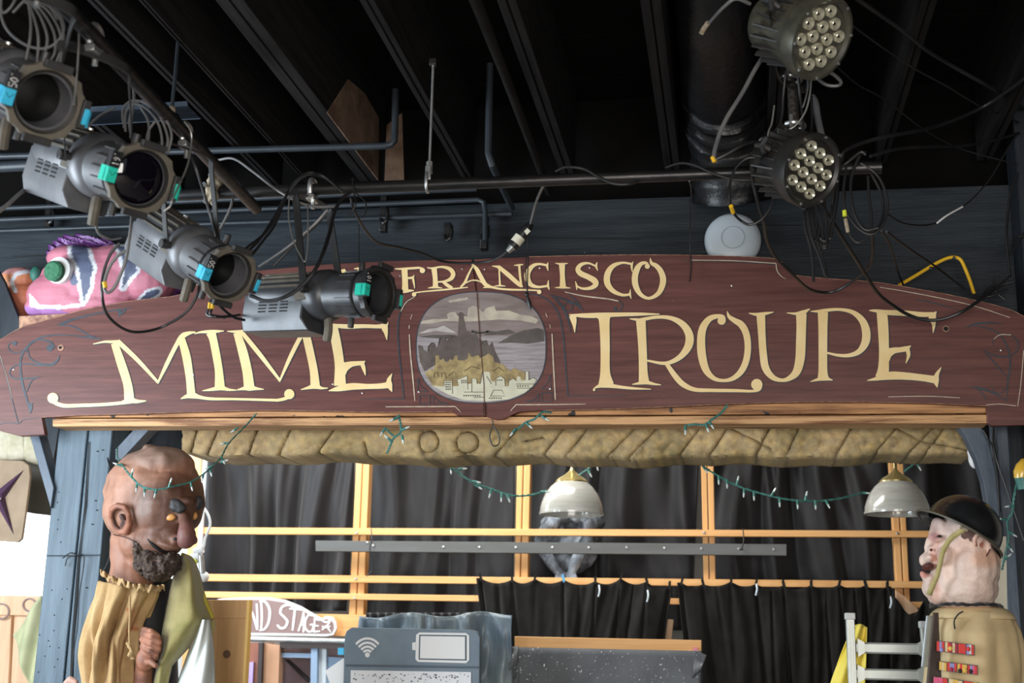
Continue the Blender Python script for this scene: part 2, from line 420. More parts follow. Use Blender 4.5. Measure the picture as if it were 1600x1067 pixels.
# ------------------------------------------------------------------ the painted sign
YS = 6.0
def cr(ox, oy, k=.25): return lambda x, y: (ox+x*k, oy+y*k)
C0, C350, C600, C850, C1200, U600, U1000 = cr(0, 440), cr(350, 440), cr(600, 440), cr(850, 440), cr(1200, 440), cr(600, 200), cr(1000, 200)
PXC = lambda x, y: (x, y)
sign = root('painted_sign', 'long brown painted wooden sign board lettered in gold, over the header beam', 'sign', P(757, 655, YS))
M['sign_wood'] = mat('sign_wood', (.088, .030, .025), .42, 0, (.155, .056, .046), 5, (.5, 1, 7), .06, 9, 8, .35, .68, spec=.32, speck=((.42, .33, .28), 45, .775))
M['gold'] = mat('gold', (.80, .57, .25), .5, 0, (.88, .67, .35), 5, (1, 1, 1), .05)
M['sign_blue'] = mat('sign_blue', (.018, .026, .036), .5, 0, (.035, .045, .06), 20)
M['cream_line'] = mat('cream_line', (.62, .52, .38), .55, 0, (.40, .32, .24), 30)
M['raw_edge'] = mat('raw_edge', (.50, .28, .17), .7, 0, (.18, .08, .06), 30)
top = [(-14, 541), (0, 531), (35, 511), (87, 496), (130, 484), (200, 471), (262, 464), (282, 460), (289, 448), (291, 441), (299, 438), (330, 431), (400, 423), (470, 416), (522, 412), (600, 408), (680, 406), (737, 405)]
topR = [(741, 405), (825, 401), (915, 399), (1000, 398), (1100, 399), (1187, 402), (1214, 405), (1223, 410), (1227, 419), (1240, 430), (1290, 435), (1360, 440), (1420, 449), (1500, 464), (1570, 481), (1600, 494), (1624, 510)]
botR = [(1624, 660), (1600, 664), (1550, 665), (1543, 661), (1542, 634), (1450, 630), (1350, 628), (1250, 628), (1140, 631), (1050, 635), (950, 639), (850, 641), (812, 643), (800, 648), (787, 655), (776, 656), (760, 651)]
botL = [(756, 650), (715, 649), (706, 643), (600, 644), (500, 642), (400, 641), (250, 645), (120, 649), (65, 652), (70, 679), (30, 681), (0, 673), (-14, 668)]
seamL = [(744, 457), (749, 540), (754, 600)]; seamR = [(746.5, 457), (751, 540), (757, 600)]
def panel(poly, name, label):
    mb = MB().slab([P(x, y, YS) for x, y in poly], .035)
    part(name, mb, 'sign_wood', sign, label, smooth=20, bevel=.002)
panel(top+seamL+botL, 'board', 'left half board of the sign')
panel(topR+botR+list(reversed(seamR)), 'board', 'right half board of the sign')
part('seam_backing', plank_px([(735, 410), (752, 410), (764, 646), (748, 646)], YS+.020, .019), mat('seam_brown', (.13, .05, .04), .7), sign)
# chipped raw edge along the outline
for ln in (top[1:8], topR[1:8], topR[9:16], botL[2:9], list(reversed(botR[4:12]))):
    w3 = catmull([tuple(P(x, y, YS-.001)) for x, y in ln], 4); part('worn_edge', MB().tube(w3, .0016, 5), 'raw_edge', sign)

LY = [0]
def ribbon(mb, conv, st, y, dx=0, dy=0, grow=0, straight=False):
    pts = [(*conv(x, y_), wd*.25 if conv is not PXC else wd) for x, y_, wd in st]
    if len(pts) > 2 and not straight: pts = catmull(pts, 5)
    n = len(pts); L_ = []; R_ = []
    for i, (x, y_, wd) in enumerate(pts):
        x0, y0 = pts[max(0, i-1)][:2]; x1, y1 = pts[min(n-1, i+1)][:2]; d = math.hypot(x1-x0, y1-y0) or 1
        nx, ny = -(y1-y0)/d, (x1-x0)/d; h = max(wd, .4)/2+grow
        L_.append(P(x+nx*h+dx, y_+ny*h+dy, y)); R_.append(P(x-nx*h+dx, y_-ny*h+dy, y))
    o = len(mb.v); mb.v += L_+R_
    for i in range(n-1): mb.f.append((o+i, o+i+1, o+n+i+1, o+n+i))
def dot(mb, conv, x, y, r, Y, dx=0, dy=0, grow=0):
    cx, cy = conv(x, y); r = r*(.25 if conv is not PXC else 1)+grow
    mb.add([P(cx+dx+r*math.cos(g*.5236), cy+dy+r*math.sin(g*.5236), Y) for g in range(12)], [tuple(range(12))])
def letter(name, conv, strokes, dots=(), sh=1.6):
    base = YS-.0012; lm = MB(); sm = MB()
    for k, st in enumerate(strokes):
        ribbon(lm, conv, st, YS-.0030-k*.00006); ribbon(sm, conv, st, YS-.0012-k*.00003, sh*.75, sh*.55, .5)
    for k, (x, y, r) in enumerate(dots):
        dot(lm, conv, x, y, r, YS-.0036-k*.00006); dot(sm, conv, x, y, r, YS-.0017-k*.00003, sh*.75, sh*.55, .5)
    o = part('letter', lm, 'gold', sign, name, smooth=0)
    part('letter_shadow', sm, 'sign_blue', o, 'painted dark drop line of the letter', smooth=0)

letter('gold painted letter M with a long tail on its left', C0, [
    [(582, 390, 4), (650, 376, 12), (700, 376, 18), (745, 378, 26)], [(735, 372, 30), (860, 490, 26), (990, 632, 16)],
    [(715, 385, 44), (760, 520, 54), (797, 640, 54), (808, 735, 62)], [(760, 752, 12), (815, 742, 34), (860, 748, 22), (914, 745, 5)],
    [(850, 748, 16), (760, 758, 20), (640, 768, 20), (480, 774, 22), (400, 775, 24), (345, 757, 24), (310, 730, 18)],
    [(985, 636, 10), (1040, 520, 24), (1100, 400, 26), (1140, 342, 34), (1180, 322, 22), (1222, 315, 6)],
    [(1135, 360, 44), (1165, 470, 52), (1185, 600, 48), (1195, 705, 52)], [(1130, 732, 5), (1170, 716, 26), (1210, 712, 36), (1250, 722, 22), (1320, 732, 18), (1480, 734, 14), (1700, 740, 16), (1740, 740, 18), (1790, 728, 20), (1830, 708, 14)]],
    [(330, 728, 34), (1808, 703, 32)])
letter('gold painted first letter I', C0, [[(1215, 325, 5), (1260, 315, 14), (1330, 312, 22), (1400, 308, 5)], [(1318, 318, 60), (1332, 360, 50), (1352, 460, 50), (1368, 560, 50), (1374, 668, 64)], [(1265, 682, 4), (1320, 674, 18), (1380, 664, 30), (1430, 675, 16), (1482, 678, 5)]])
letter('gold painted second letter M', C350, [[(20, 310, 5), (60, 312, 14), (120, 312, 22)], [(80, 318, 44), (115, 430, 58), (145, 560, 60), (158, 665, 66)], [(78, 678, 5), (120, 668, 20), (160, 662, 40), (200, 668, 20), (250, 673, 4)],
    [(110, 315, 26), (220, 450, 28), (350, 618, 16)], [(346, 625, 10), (410, 480, 24), (465, 370, 26), (505, 305, 26), (550, 298, 8)], [(508, 310, 50), (535, 430, 50), (560, 550, 50), (570, 650, 58)], [(480, 675, 5), (530, 662, 20), (570, 652, 36), (610, 665, 16), (650, 665, 5)]])
letter('gold painted letter E ending the first word', C350, [[(590, 272, 8), (640, 270, 16), (760, 280, 28), (880, 278, 24), (960, 280, 24), (1008, 276, 34)], [(1026, 254, 4), (1005, 282, 40), (1012, 320, 24), (1018, 364, 4)],
    [(680, 280, 60), (705, 400, 60), (722, 520, 60), (725, 650, 76)], [(735, 545, 90), (760, 530, 56), (795, 516, 36), (830, 511, 28), (862, 508, 26), (882, 496, 4)], [(862, 508, 28), (874, 545, 22), (884, 586, 4)],
    [(655, 682, 5), (720, 668, 34), (800, 655, 42), (900, 655, 32), (980, 652, 34), (1032, 645, 40)], [(1050, 575, 4), (1032, 612, 26), (1034, 648, 36), (1050, 688, 4)]])
letter('large gold painted letter T', C850, [[(158, 208, 8), (250, 212, 28), (350, 210, 32), (450, 206, 26), (600, 203, 20), (722, 203, 6)], [(178, 212, 44), (186, 245, 36), (190, 280, 18), (192, 318, 4)],
    [(375, 220, 90), (377, 250, 66), (382, 400, 58), (382, 560, 60), (388, 640, 96)], [(310, 668, 4), (345, 652, 22), (390, 645, 36), (450, 655, 22), (550, 666, 16), (670, 672, 5)]], [(313, 676, 8)])
letter('large gold painted letter R with a leg sweeping under the O', C850, [[(535, 232, 5), (570, 236, 14), (630, 242, 22)], [(600, 240, 22), (700, 222, 20), (790, 227, 26), (865, 265, 40), (907, 330, 50), (903, 400, 50), (860, 462, 36), (800, 500, 26), (740, 510, 20), (645, 493, 12)],
    [(605, 242, 60), (612, 350, 54), (617, 450, 52), (620, 560, 54), (625, 630, 66)], [(552, 642, 5), (590, 636, 16), (640, 630, 24), (690, 640, 14), (732, 645, 5)],
    [(765, 512, 24), (820, 590, 34), (870, 642, 34), (940, 674, 26), (1040, 679, 22), (1200, 681, 20), (1300, 684, 16), (1345, 672, 20), (1360, 640, 14)]], [(1330, 643, 36)])
letter('large gold painted letter O open at the top', C850, [[(1132, 240, 10), (1120, 218, 18), (1085, 216, 26), (1035, 232, 36), (995, 285, 46), (982, 360, 50), (987, 460, 52), (1012, 550, 44), (1060, 603, 28), (1120, 618, 20), (1180, 605, 28), (1232, 560, 38), (1264, 490, 40), (1274, 400, 40), (1262, 320, 42), (1232, 268, 42), (1190, 242, 32), (1157, 218, 22), (1145, 185, 4)]], [(1110, 244, 26)])
letter('large gold painted letter U', C1200, [[(-120, 197, 5), (-70, 205, 20), (-20, 200, 20), (35, 190, 5)], [(-45, 208, 54), (-38, 340, 46), (-30, 450, 46), (-15, 540, 46), (30, 598, 34), (90, 616, 22), (140, 600, 34), (180, 560, 50), (200, 480, 58), (205, 380, 60), (208, 280, 60), (208, 200, 66)], [(118, 195, 5), (170, 200, 16), (215, 195, 30), (262, 170, 5)]])
letter('large gold painted letter P', C1200, [[(265, 185, 4), (310, 185, 16), (370, 178, 20), (450, 174, 18), (530, 192, 28), (588, 242, 42), (613, 310, 52), (608, 380, 50), (570, 436, 34), (510, 460, 24), (440, 460, 18), (370, 445, 12)], [(343, 190, 64), (343, 300, 56), (343, 450, 54), (343, 560, 56), (345, 605, 72)], [(265, 625, 4), (310, 612, 18), (350, 605, 28), (405, 615, 5)]])
letter('large gold painted letter E at the right end', C1200, [[(632, 180, 5), (670, 182, 18), (740, 192, 30), (850, 197, 34), (960, 205, 30), (1030, 204, 28)], [(1052, 186, 4), (1028, 222, 48), (1036, 265, 24), (1032, 320, 4)], [(712, 190, 66), (720, 300, 66), (725, 430, 62), (722, 540, 68), (712, 600, 84)],
    [(730, 462, 90), (755, 444, 58), (790, 430, 38), (825, 426, 32), (865, 418, 30), (893, 400, 4)], [(870, 418, 28), (878, 460, 22), (862, 510, 5)],
    [(620, 618, 5), (680, 606, 24), (760, 588, 50), (860, 590, 46), (960, 600, 42), (1040, 612, 46)], [(1083, 535, 4), (1056, 580, 26), (1050, 620, 36), (1058, 662, 4)]])
# upper line
letter('small gold painted letter S of the upper line, behind the lamp', PXC, [[(452, 433, 1), (446, 430, 3), (438, 431, 5), (434, 436, 7), (440, 442, 8), (450, 449, 8), (452, 457, 7), (444, 464, 4), (434, 462, 2), (431, 456, 1)]], sh=1)
letter('small gold painted letter A of the upper line, behind the lamp', PXC, [[(487, 427, 3), (476, 450, 3), (470, 462, 3)], [(486, 427, 3), (498, 445, 7), (508, 462, 6)], [(477, 447, 2), (498, 446, 2)]], sh=1)
letter('small gold painted letter N of the upper line, beside the lamp', PXC, [[(525, 421, 1), (536, 423, 4)], [(536, 421, 5), (550, 440, 7), (563, 459, 5)], [(535, 425, 3), (535, 440, 3), (536, 456, 3)], [(560, 420, 3), (562, 440, 4), (564, 458, 4)], [(553, 420, 1), (561, 419, 3), (570, 418, 1)], [(528, 458, 1), (536, 457, 3), (544, 457, 1)]], sh=1)
letter('small gold painted letter F', U600, [[(68, 880, 5), (110, 880, 12), (180, 876, 14), (225, 874, 12), (252, 885, 10)], [(128, 882, 38), (132, 960, 36), (132, 1020, 40)], [(75, 1030, 5), (110, 1023, 16), (140, 1018, 22), (188, 1015, 5)], [(140, 938, 10), (175, 935, 14), (190, 920, 4)], [(180, 935, 14), (186, 965, 12), (192, 1002, 4)]], [(240, 890, 17)], 1)
letter('small gold painted letter R', U600, [[(270, 872, 5), (300, 876, 10), (360, 868, 14), (410, 880, 24), (432, 910, 28), (420, 940, 24), (380, 958, 14), (330, 962, 8)], [(313, 878, 34), (320, 940, 30), (322, 995, 34)], [(275, 1000, 4), (320, 995, 14), (365, 1000, 4)], [(368, 960, 16), (400, 985, 22), (428, 1000, 16)], [(178, 1032, 8), (250, 1022, 8), (400, 1008, 11), (525, 995, 6)]], [(188, 1040, 14)], 1)
letter('small gold painted letter A with a swash under the N', U600, [[(560, 852, 8), (530, 910, 12), (505, 965, 16), (478, 995, 10)], [(550, 850, 10), (578, 880, 24), (602, 925, 28), (632, 975, 26), (660, 992, 22)], [(510, 968, 8), (550, 952, 8), (590, 955, 8), (622, 972, 6)], [(620, 998, 5), (660, 992, 16), (720, 1004, 12), (800, 1010, 12), (900, 1012, 10), (975, 1016, 8)]], [(970, 1024, 14)], 1)
letter('small gold painted first letter N of the upper name', U600, [[(675, 862, 4), (705, 866, 14), (725, 872, 20)], [(712, 864, 22), (780, 920, 28), (845, 978, 24), (868, 992, 8)], [(720, 880, 10), (722, 930, 10), (725, 985, 12)], [(690, 988, 4), (725, 985, 10), (760, 988, 4)], [(845, 858, 14), (850, 920, 14), (858, 985, 14)], [(812, 858, 4), (845, 856, 12), (872, 852, 4)]], (), 1)
letter('small gold painted first letter C', U600, [[(1026, 840, 4), (1020, 862, 14), (1026, 892, 4)], [(1020, 858, 14), (970, 850, 14), (930, 862, 24), (900, 900, 34), (896, 940, 36), (917, 978, 28), (960, 993, 16), (1000, 990, 14), (1030, 985, 12)], [(1028, 950, 4), (1025, 985, 14), (1034, 1012, 4)]], (), 1)
letter('small gold painted letter I', U600, [[(1070, 845, 4), (1110, 850, 14), (1150, 845, 4)], [(1112, 850, 38), (1115, 920, 30), (1118, 992, 38)], [(1068, 998, 4), (1118, 996, 14), (1166, 1000, 4)]], (), 1)
letter('small gold painted letter S', U600, [[(1333, 838, 4), (1326, 862, 14), (1336, 892, 4)], [(1325, 864, 10), (1280, 845, 12), (1235, 852, 22), (1212, 880, 30), (1228, 908, 34), (1275, 930, 34), (1316, 955, 38), (1322, 980, 32), (1290, 1000, 22), (1240, 1003, 14), (1200, 985, 10)], [(1196, 958, 4), (1204, 985, 12), (1205, 1012, 4)]], (), 1)
letter('small gold painted second letter C', U600, [[(1557, 834, 4), (1548, 862, 14), (1552, 900, 4)], [(1550, 850, 14), (1490, 842, 14), (1432, 862, 28), (1398, 910, 38), (1396, 970, 38), (1432, 1018, 28), (1490, 1043, 18), (1535, 1040, 14)], [(1540, 1008, 4), (1538, 1040, 12), (1545, 1066, 4)]], (), 1)
letter('small gold painted letter O ending the upper line', PXC, [[(1015, 417, 2), (1010, 411, 4), (1002, 412, 6), (995.5, 420, 9), (992, 433, 9.5), (993.5, 447, 9), (1001, 460, 6.5), (1014, 466, 4.5), (1028, 459, 7), (1034.5, 447, 9), (1036, 435, 9.5), (1032, 423, 8.5), (1025, 415, 7), (1018, 411, 5), (1016, 403, 1)]], [(1011.5, 416, 4)], 1)

# scrollwork
def scroll(name, m, conv, strokes, dots=(), lift=.0022):
    first = None
    for k, st in enumerate(strokes):
        mb = MB(); ribbon(mb, conv, st, YS-lift-k*.00004); o = part('painted_line', mb, m, first or sign, None if first else name, smooth=0); first = first or o
    for x, y, r in dots:
        mb = MB(); dot(mb, conv, x, y, r, YS-lift-.0008); part('painted_dot', mb, m, first, smooth=0)
scroll('blue-black painted scrolls at the left end', 'sign_blue', C0, [
    [(355, 270, 4), (400, 258, 16), (450, 238, 14), (600, 200, 9), (720, 178, 10), (825, 164, 4)], [(730, 180, 6), (750, 190, 24), (742, 218, 4)], [(790, 172, 6), (765, 195, 14), (742, 215, 4)],
    [(360, 270, 4), (460, 282, 9), (560, 338, 9), (632, 360, 6)], [(632, 358, 6), (560, 350, 10), (470, 338, 6), (380, 333, 7), (270, 345, 10), (190, 390, 12), (140, 450, 13), (126, 530, 13), (140, 640, 14), (168, 740, 12), (188, 822, 3)],
    [(100, 378, 10), (70, 380, 6), (50, 405, 6), (65, 435, 7), (110, 445, 6), (145, 430, 4)], [(165, 440, 6), (175, 400, 8), (210, 370, 8), (265, 363, 9), (315, 380, 14), (342, 410, 10)],
    [(172, 425, 6), (190, 480, 9), (250, 512, 11), (318, 520, 18), (358, 492, 13), (374, 460, 3)], [(340, 515, 8), (250, 522, 10), (150, 514, 8), (85, 530, 9), (58, 570, 8), (90, 605, 8), (170, 606, 10), (252, 596, 4)],
    [(245, 596, 3), (195, 622, 8), (165, 690, 6)], [(172, 755, 6), (190, 780, 26), (188, 825, 4)], [(208, 758, 4), (186, 770, 12), (175, 765, 4)], [(0, 472, 4), (40, 600, 5), (80, 760, 5), (112, 885, 6)], [(-10, 893, 3), (60, 880, 4), (112, 888, 5), (150, 862, 4), (240, 852, 3)]],
    [(92, 386, 14), (312, 414, 22)])
scroll('pale painted lines by the left notch', 'cream_line', C0, [[(1240, 18, 4), (1195, 24, 5), (1188, 60, 5), (1155, 120, 3)], [(0, 465, 4), (45, 610, 5), (75, 730, 4)]])
scroll('pale worn lines at the right end', 'cream_line', C1200, [[(700, 35, 4), (880, 65, 5), (1100, 108, 5), (1300, 155, 5), (1512, 224, 4)], [(1410, 360, 4), (1450, 332, 5), (1520, 333, 5)], [(750, 720, 4), (1000, 716, 5), (1200, 726, 4)], [(1598, 430, 5), (1580, 640, 5), (1560, 780, 4)], [(1365, 770, 4), (1450, 765, 5), (1550, 776, 4)]], lift=.0028)
scroll('blue-black painted scrolls at the right end', 'sign_blue', C1200, [
    [(920, 118, 4), (1000, 124, 7), (1200, 180, 3)], [(1240, 287, 4), (1300, 264, 14), (1400, 258, 10), (1465, 268, 3)], [(1290, 278, 4), (1380, 293, 7), (1450, 333, 8), (1500, 420, 10), (1514, 520, 10), (1500, 620, 9), (1490, 747, 4)],
    [(1412, 400, 4), (1410, 362, 6), (1450, 334, 7), (1520, 337, 7), (1562, 378, 8), (1555, 430, 8), (1500, 468, 8), (1420, 462, 9), (1345, 428, 3)], [(1345, 430, 3), (1400, 490, 8), (1500, 605, 5)],
    [(1265, 657, 3), (1330, 667, 14), (1420, 702, 9), (1490, 747, 4)], [(1300, 665, 3), (1340, 700, 8), (1368, 740, 3)], [(1405, 660, 4), (1415, 690, 6), (1460, 695, 6), (1490, 660, 4)]])
scroll('blue-black frame lines round the oval picture', 'sign_blue', C600, [
    [(200, 88, 5), (130, 135, 8), (92, 230, 9), (88, 350, 9), (102, 520, 9), (125, 735, 7)], [(127, 733, 5), (0, 733, 4), (-150, 733, 3)], [(880, 68, 5), (1000, 100, 8), (1080, 180, 10), (1113, 290, 10), (1130, 450, 10), (1140, 600, 9), (1150, 715, 8)], [(1148, 713, 6), (1300, 713, 5), (1510, 710, 4)],
    [(1030, 80, 4), (1120, 108, 13), (1200, 142, 13), (1248, 184, 4)], [(1150, 72, 3), (1205, 125, 10), (1248, 184, 3)], [(1050, 84, 8), (1110, 150, 15), (1150, 230, 13), (1166, 316, 4)],
    [(1178, 158, 7), (1171, 178, 6), (1153, 184, 6), (1133, 176, 6), (1127, 157, 7), (1135, 138, 6), (1155, 132, 6), (1172, 140, 6), (1178, 158, 7)],
    [(210, 600, 5), (230, 650, 5), (272, 688, 5)], [(210, 600, 5), (212, 687, 5)], [(212, 687, 5), (272, 688, 5)], [(222, 710, 5), (286, 710, 5)], [(286, 710, 5), (286, 765, 5)], [(286, 765, 5), (222, 765, 5)], [(222, 765, 5), (222, 710, 5)], [(306, 715, 5), (345, 750, 5), (398, 765, 4)], [(306, 715, 4), (308, 765, 4)], [(308, 765, 4), (398, 765, 4)],
    [(1040, 580, 5), (1022, 630, 5), (985, 670, 5)], [(1040, 580, 5), (1040, 672, 5)], [(1040, 672, 5), (985, 670, 5)], [(985, 695, 5), (1050, 695, 5)], [(1050, 695, 5), (1050, 750, 5)], [(1050, 750, 5), (985, 750, 5)], [(985, 750, 5), (985, 695, 5)], [(966, 700, 5), (940, 735, 5), (888, 750, 4)], [(966, 700, 4), (966, 750, 4)], [(966, 750, 4), (888, 750, 4)]])
scroll('pale frame lines round the oval picture', 'cream_line', C600, [[(158, 330, 6), (165, 450, 8), (180, 600, 8), (193, 745, 5)], [(1050, 325, 6), (1058, 500, 8), (1071, 737, 7)], [(156, 295, 4), (158, 272, 5)], [(165, 235, 4), (176, 205, 4)], [(1040, 290, 4), (1036, 268, 4)], [(1020, 222, 4), (1010, 198, 4)],
    [(1130, 64, 5), (1250, 90, 8), (1400, 108, 8), (1465, 122, 7)], [(10, 782, 5), (230, 781, 6), (445, 780, 6)], [(445, 780, 5), (480, 815, 3)], [(790, 808, 4), (825, 770, 7), (830, 769, 6)], [(825, 769, 6), (1040, 768, 6), (1260, 765, 4)], [(190, 96, 4), (140, 128, 5), (105, 185, 5)]], lift=.0028)
scroll('small blue-black curl above the T', 'sign_blue', C600, [[(1465, 118, 6), (1490, 140, 8), (1480, 175, 8), (1452, 184, 7), (1438, 170, 5)]], [(1446, 168, 11)])
scroll('pale line along the upper right notch', 'cream_line', U1000, [[(320, 825, 5), (600, 830, 6), (850, 846, 6)], [(850, 846, 6), (856, 888, 6), (878, 922, 5), (910, 943, 3)]])
scroll('dark under-line along the upper right notch', 'sign_blue', U1000, [[(260, 828, 3), (600, 837, 5), (848, 854, 5)]], lift=.0018)

# oval picture
def oval(r=1, n=48):
    out = []
    for k in range(n):
        g = 2*math.pi*k/n; c, s_ = math.cos(g), math.sin(g); e = 2/2.5
        out.append((751.8+101*r*math.copysign(abs(c)**e, c)+(0), 542.7+86.5*r*math.copysign(abs(s_)**e, s_)))
    return out
def pm(name, c, c2=None, s=8, st=(1, 1, 1)): M[name] = mat(name, c, .6, 0, c2, s, st, .08, spec=.2)
pm('pic_sky', (.17, .13, .115), (.27, .215, .20), 8, (.5, 1, 3)); pm('pic_sea', (.22, .185, .185), (.38, .33, .335), 9, (.6, 1, 9)); pm('pic_cloud', (.50, .43, .33), (.33, .28, .23), 14)
pm('pic_far', (.075, .062, .056), (.12, .10, .088), 14); pm('pic_hill', (.085, .066, .058), (.135, .105, .09), 14); pm('pic_gold', (.19, .135, .065), (.44, .33, .15), 16)
pm('pic_white', (.62, .58, .44), (.50, .48, .36), 16); pm('pic_line', (.03, .026, .024)); pm('pic_snow', (.48, .43, .40), (.36, .31, .29), 14)
pic = part('oval_picture', MB().add([P(x, y, YS-.0022) for x, y in oval(1.013)], [tuple(range(48))]), 'sign_blue', sign, 'oval painted city view in the middle of the sign', smooth=0)
lay = [.0026]
def paint(name, m, poly, conv=C600):
    lay[0] += .00018
    me = MB().add([P(*conv(x, y), YS-lay[0]) for x, y in poly], [tuple(range(len(poly)))])
    return part(name, me, m, pic, smooth=0)
part('sky', MB().add([P(x, y, YS-.0025) for x, y in oval(.995)], [tuple(range(48))]), 'pic_sky', pic, smooth=0)
sea = [(x, y) for x, y in oval(.994, 96) if y > 522]
paint('sea', 'pic_sea', sea, PXC)
paint('cloud', 'pic_cloud', [(228, 262), (240, 245), (300, 235), (400, 232), (392, 205), (410, 193), (445, 190), (460, 215), (520, 218), (526, 165), (560, 150), (592, 165), (618, 192), (640, 165), (690, 150), (700, 182), (780, 180), (850, 205), (920, 215), (965, 238), (950, 262), (850, 243), (720, 236), (600, 245), (500, 250), (380, 245), (300, 262)])
paint('cloud', 'pic_cloud', [(400, 120), (470, 105), (525, 98), (520, 112), (450, 125), (410, 132)])
paint('cloud', 'pic_snow', [(214, 325), (280, 295), (330, 290), (375, 275), (410, 295), (455, 322), (380, 315), (330, 308), (260, 320)])
paint('far_shore', 'pic_far', [(620, 335), (650, 308), (700, 312), (780, 298), (822, 322), (760, 333)])
paint('far_shore', 'pic_far', [(712, 384), (800, 332), (870, 305), (960, 290), (996, 302), (1003, 372), (900, 388), (800, 382)])
paint('far_shore', 'pic_far', [(218, 345), (300, 333), (420, 332), (470, 345), (400, 358), (300, 352)])
paint('dark_hill', 'pic_hill', [(212, 395), (240, 402), (245, 425), (275, 445), (275, 405), (300, 380), (318, 390), (320, 415), (335, 405), (345, 355), (362, 345), (382, 348), (386, 368), (402, 360), (408, 340), (430, 335), (465, 345), (475, 312), (530, 310), (545, 330), (570, 320), (592, 350), (612, 370), (640, 366), (655, 402), (675, 375), (692, 430), (722, 492), (730, 520), (600, 500), (500, 500), (320, 520), (252, 560), (225, 500)])
paint('tower', 'pic_hill', [(460, 345), (468, 215), (464, 200), (478, 190), (494, 198), (496, 215), (518, 345)])
paint('gold_houses', 'pic_gold', [(255, 570), (290, 545), (300, 560), (322, 515), (322, 462), (343, 460), (348, 492), (372, 480), (382, 500), (402, 500), (412, 482), (430, 492), (442, 462), (458, 462), (462, 492), (500, 492), (524, 480), (528, 440), (548, 472), (590, 458), (600, 478), (628, 465), (655, 448), (682, 470), (690, 502), (740, 515), (765, 540), (790, 560), (815, 535), (832, 552), (870, 560), (900, 600), (860, 650), (700, 660), (500, 660), (308, 655)])
wh = paint('white_houses', 'pic_white', [(302, 650), (372, 655), (376, 620), (424, 620), (430, 655), (462, 652), (455, 612), (520, 588), (524, 640), (548, 636), (548, 605), (578, 605), (580, 632), (600, 640), (614, 562), (660, 564), (668, 620), (692, 628), (698, 605), (728, 588), (754, 608), (757, 650), (774, 650), (780, 620), (806, 604), (828, 620), (832, 592), (850, 595), (855, 615), (878, 620), (882, 560), (903, 560), (905, 615), (930, 598), (952, 612), (930, 652), (880, 695), (780, 735), (650, 748), (500, 740), (400, 705)])
lm = MB()
def pl(pts, w_=3): ribbon(lm, C600, [(x, y, w_) for x, y in pts], YS-.0062, straight=True)
for q in ([(376, 655), (376, 620), (424, 620), (428, 700)], [(462, 650), (456, 612), (520, 588), (524, 675)], [(548, 690), (548, 605), (578, 605), (582, 640)], [(600, 640), (615, 562)], [(640, 590), (672, 640)], [(698, 650), (698, 605), (728, 588), (754, 608), (757, 652), (775, 652), (780, 620), (806, 604), (828, 620)], [(665, 715), (685, 678), (735, 678), (755, 715), (665, 715)], [(882, 615), (882, 562), (903, 562), (905, 615)], [(825, 640), (945, 640)], [(830, 665), (925, 665)], [(905, 615), (930, 598), (952, 612)],
    [(500, 690), (620, 690)], [(560, 722), (625, 722)], [(275, 440), (275, 405), (300, 380), (316, 390), (320, 415)], [(338, 395), (348, 355), (362, 345)], [(382, 370), (385, 348)], [(420, 355), (430, 335), (450, 342)], [(610, 395), (618, 370), (645, 370)], [(310, 600), (316, 570), (330, 566), (342, 595)], [(358, 600), (362, 570), (378, 566), (390, 605)], [(400, 590), (440, 560), (450, 580)], [(680, 560), (715, 535), (750, 562)], [(500, 560), (545, 530), (600, 545)]): pl(q)
for x, y in [(388+12*i, 630+14*j) for i in range(3) for j in range(4)]+[(486+13*i, 618+12*j) for i in range(3) for j in range(2)]+[(708+14*i, 615) for i in range(3)]+[(500+14*i, 712) for i in range(8)]+[(660+14*i, 728) for i in range(6)]+[(835+16*i, 652) for i in range(5)]:
    lm.add([P(*C600(x+a, y+b), YS-.0063) for a, b in ((-3, -4), (3, -4), (3, 4), (-3, 4))], [(0, 1, 2, 3)])
part('ink_lines', lm, 'pic_line', pic, 'dark painted outlines and windows', smooth=0, kind='stuff')
mat('crack_brown', (.085, .032, .024), .7)
# seam wound with wire: two holes and a twist of wire
part('crack', MB().slab([P(x, y, YS-.0066) for x, y in [(744.2, 457), (745.4, 457), (751, 540), (756.6, 600), (757.6, 650), (756.2, 650), (755.4, 600), (749.8, 540)]], .004), 'crack_brown', sign, 'open crack down the middle')
hm = MB()
for x, y in ((738, 518), (761, 518)):
    hm.lathe([(0, 0), (.006, 0), (.006, .003)], P(x, y, YS-.0075), (0, 1, 0), 10)
part('wire_hole', hm, 'soot', sign)
cable('lacing_wire', 'short twisted wire across the crack', [(738, 518, YS-.009), (748, 520.5, YS-.014), (761, 518, YS-.009)], .8, 'ink', parent=sign)
sc_ = MB()
for x, y in ((722, 420), (757, 420.5), (843, 418.5), (921, 418), (625, 431), (654, 612), (859, 607), (566, 614), (493, 520), (21, 577), (302, 585), (520, 600), (1143, 446), (1564, 547)):
    sc_.lathe([(0, -.002), (.0045, -.001), (.005, .003)], P(x, y, YS-.003), (0, 1, 0), 8)
part('screw_heads', sc_, 'galv', sign, 'pale screw heads', kind='stuff')
bh = MB()
for x, y, r in ((1478, 513.5, .011), (94, 543, .009)): bh.lathe([(0, 0), (r, 0), (r, .003)], P(x, y, YS-.0035), (0, 1, 0), 9)
part('bolt_hole', bh, 'soot', sign, 'dark bolt holes near the ends')
bh = MB()
for x, y, r in ((1478, 513.5, .015), (95, 543, .017)): bh.lathe([(0, 0), (r, 0), (r, .003)], P(x, y, YS-.0025), (0, 1, 0), 9)
part('chipped_rim', bh, 'raw_edge', sign)
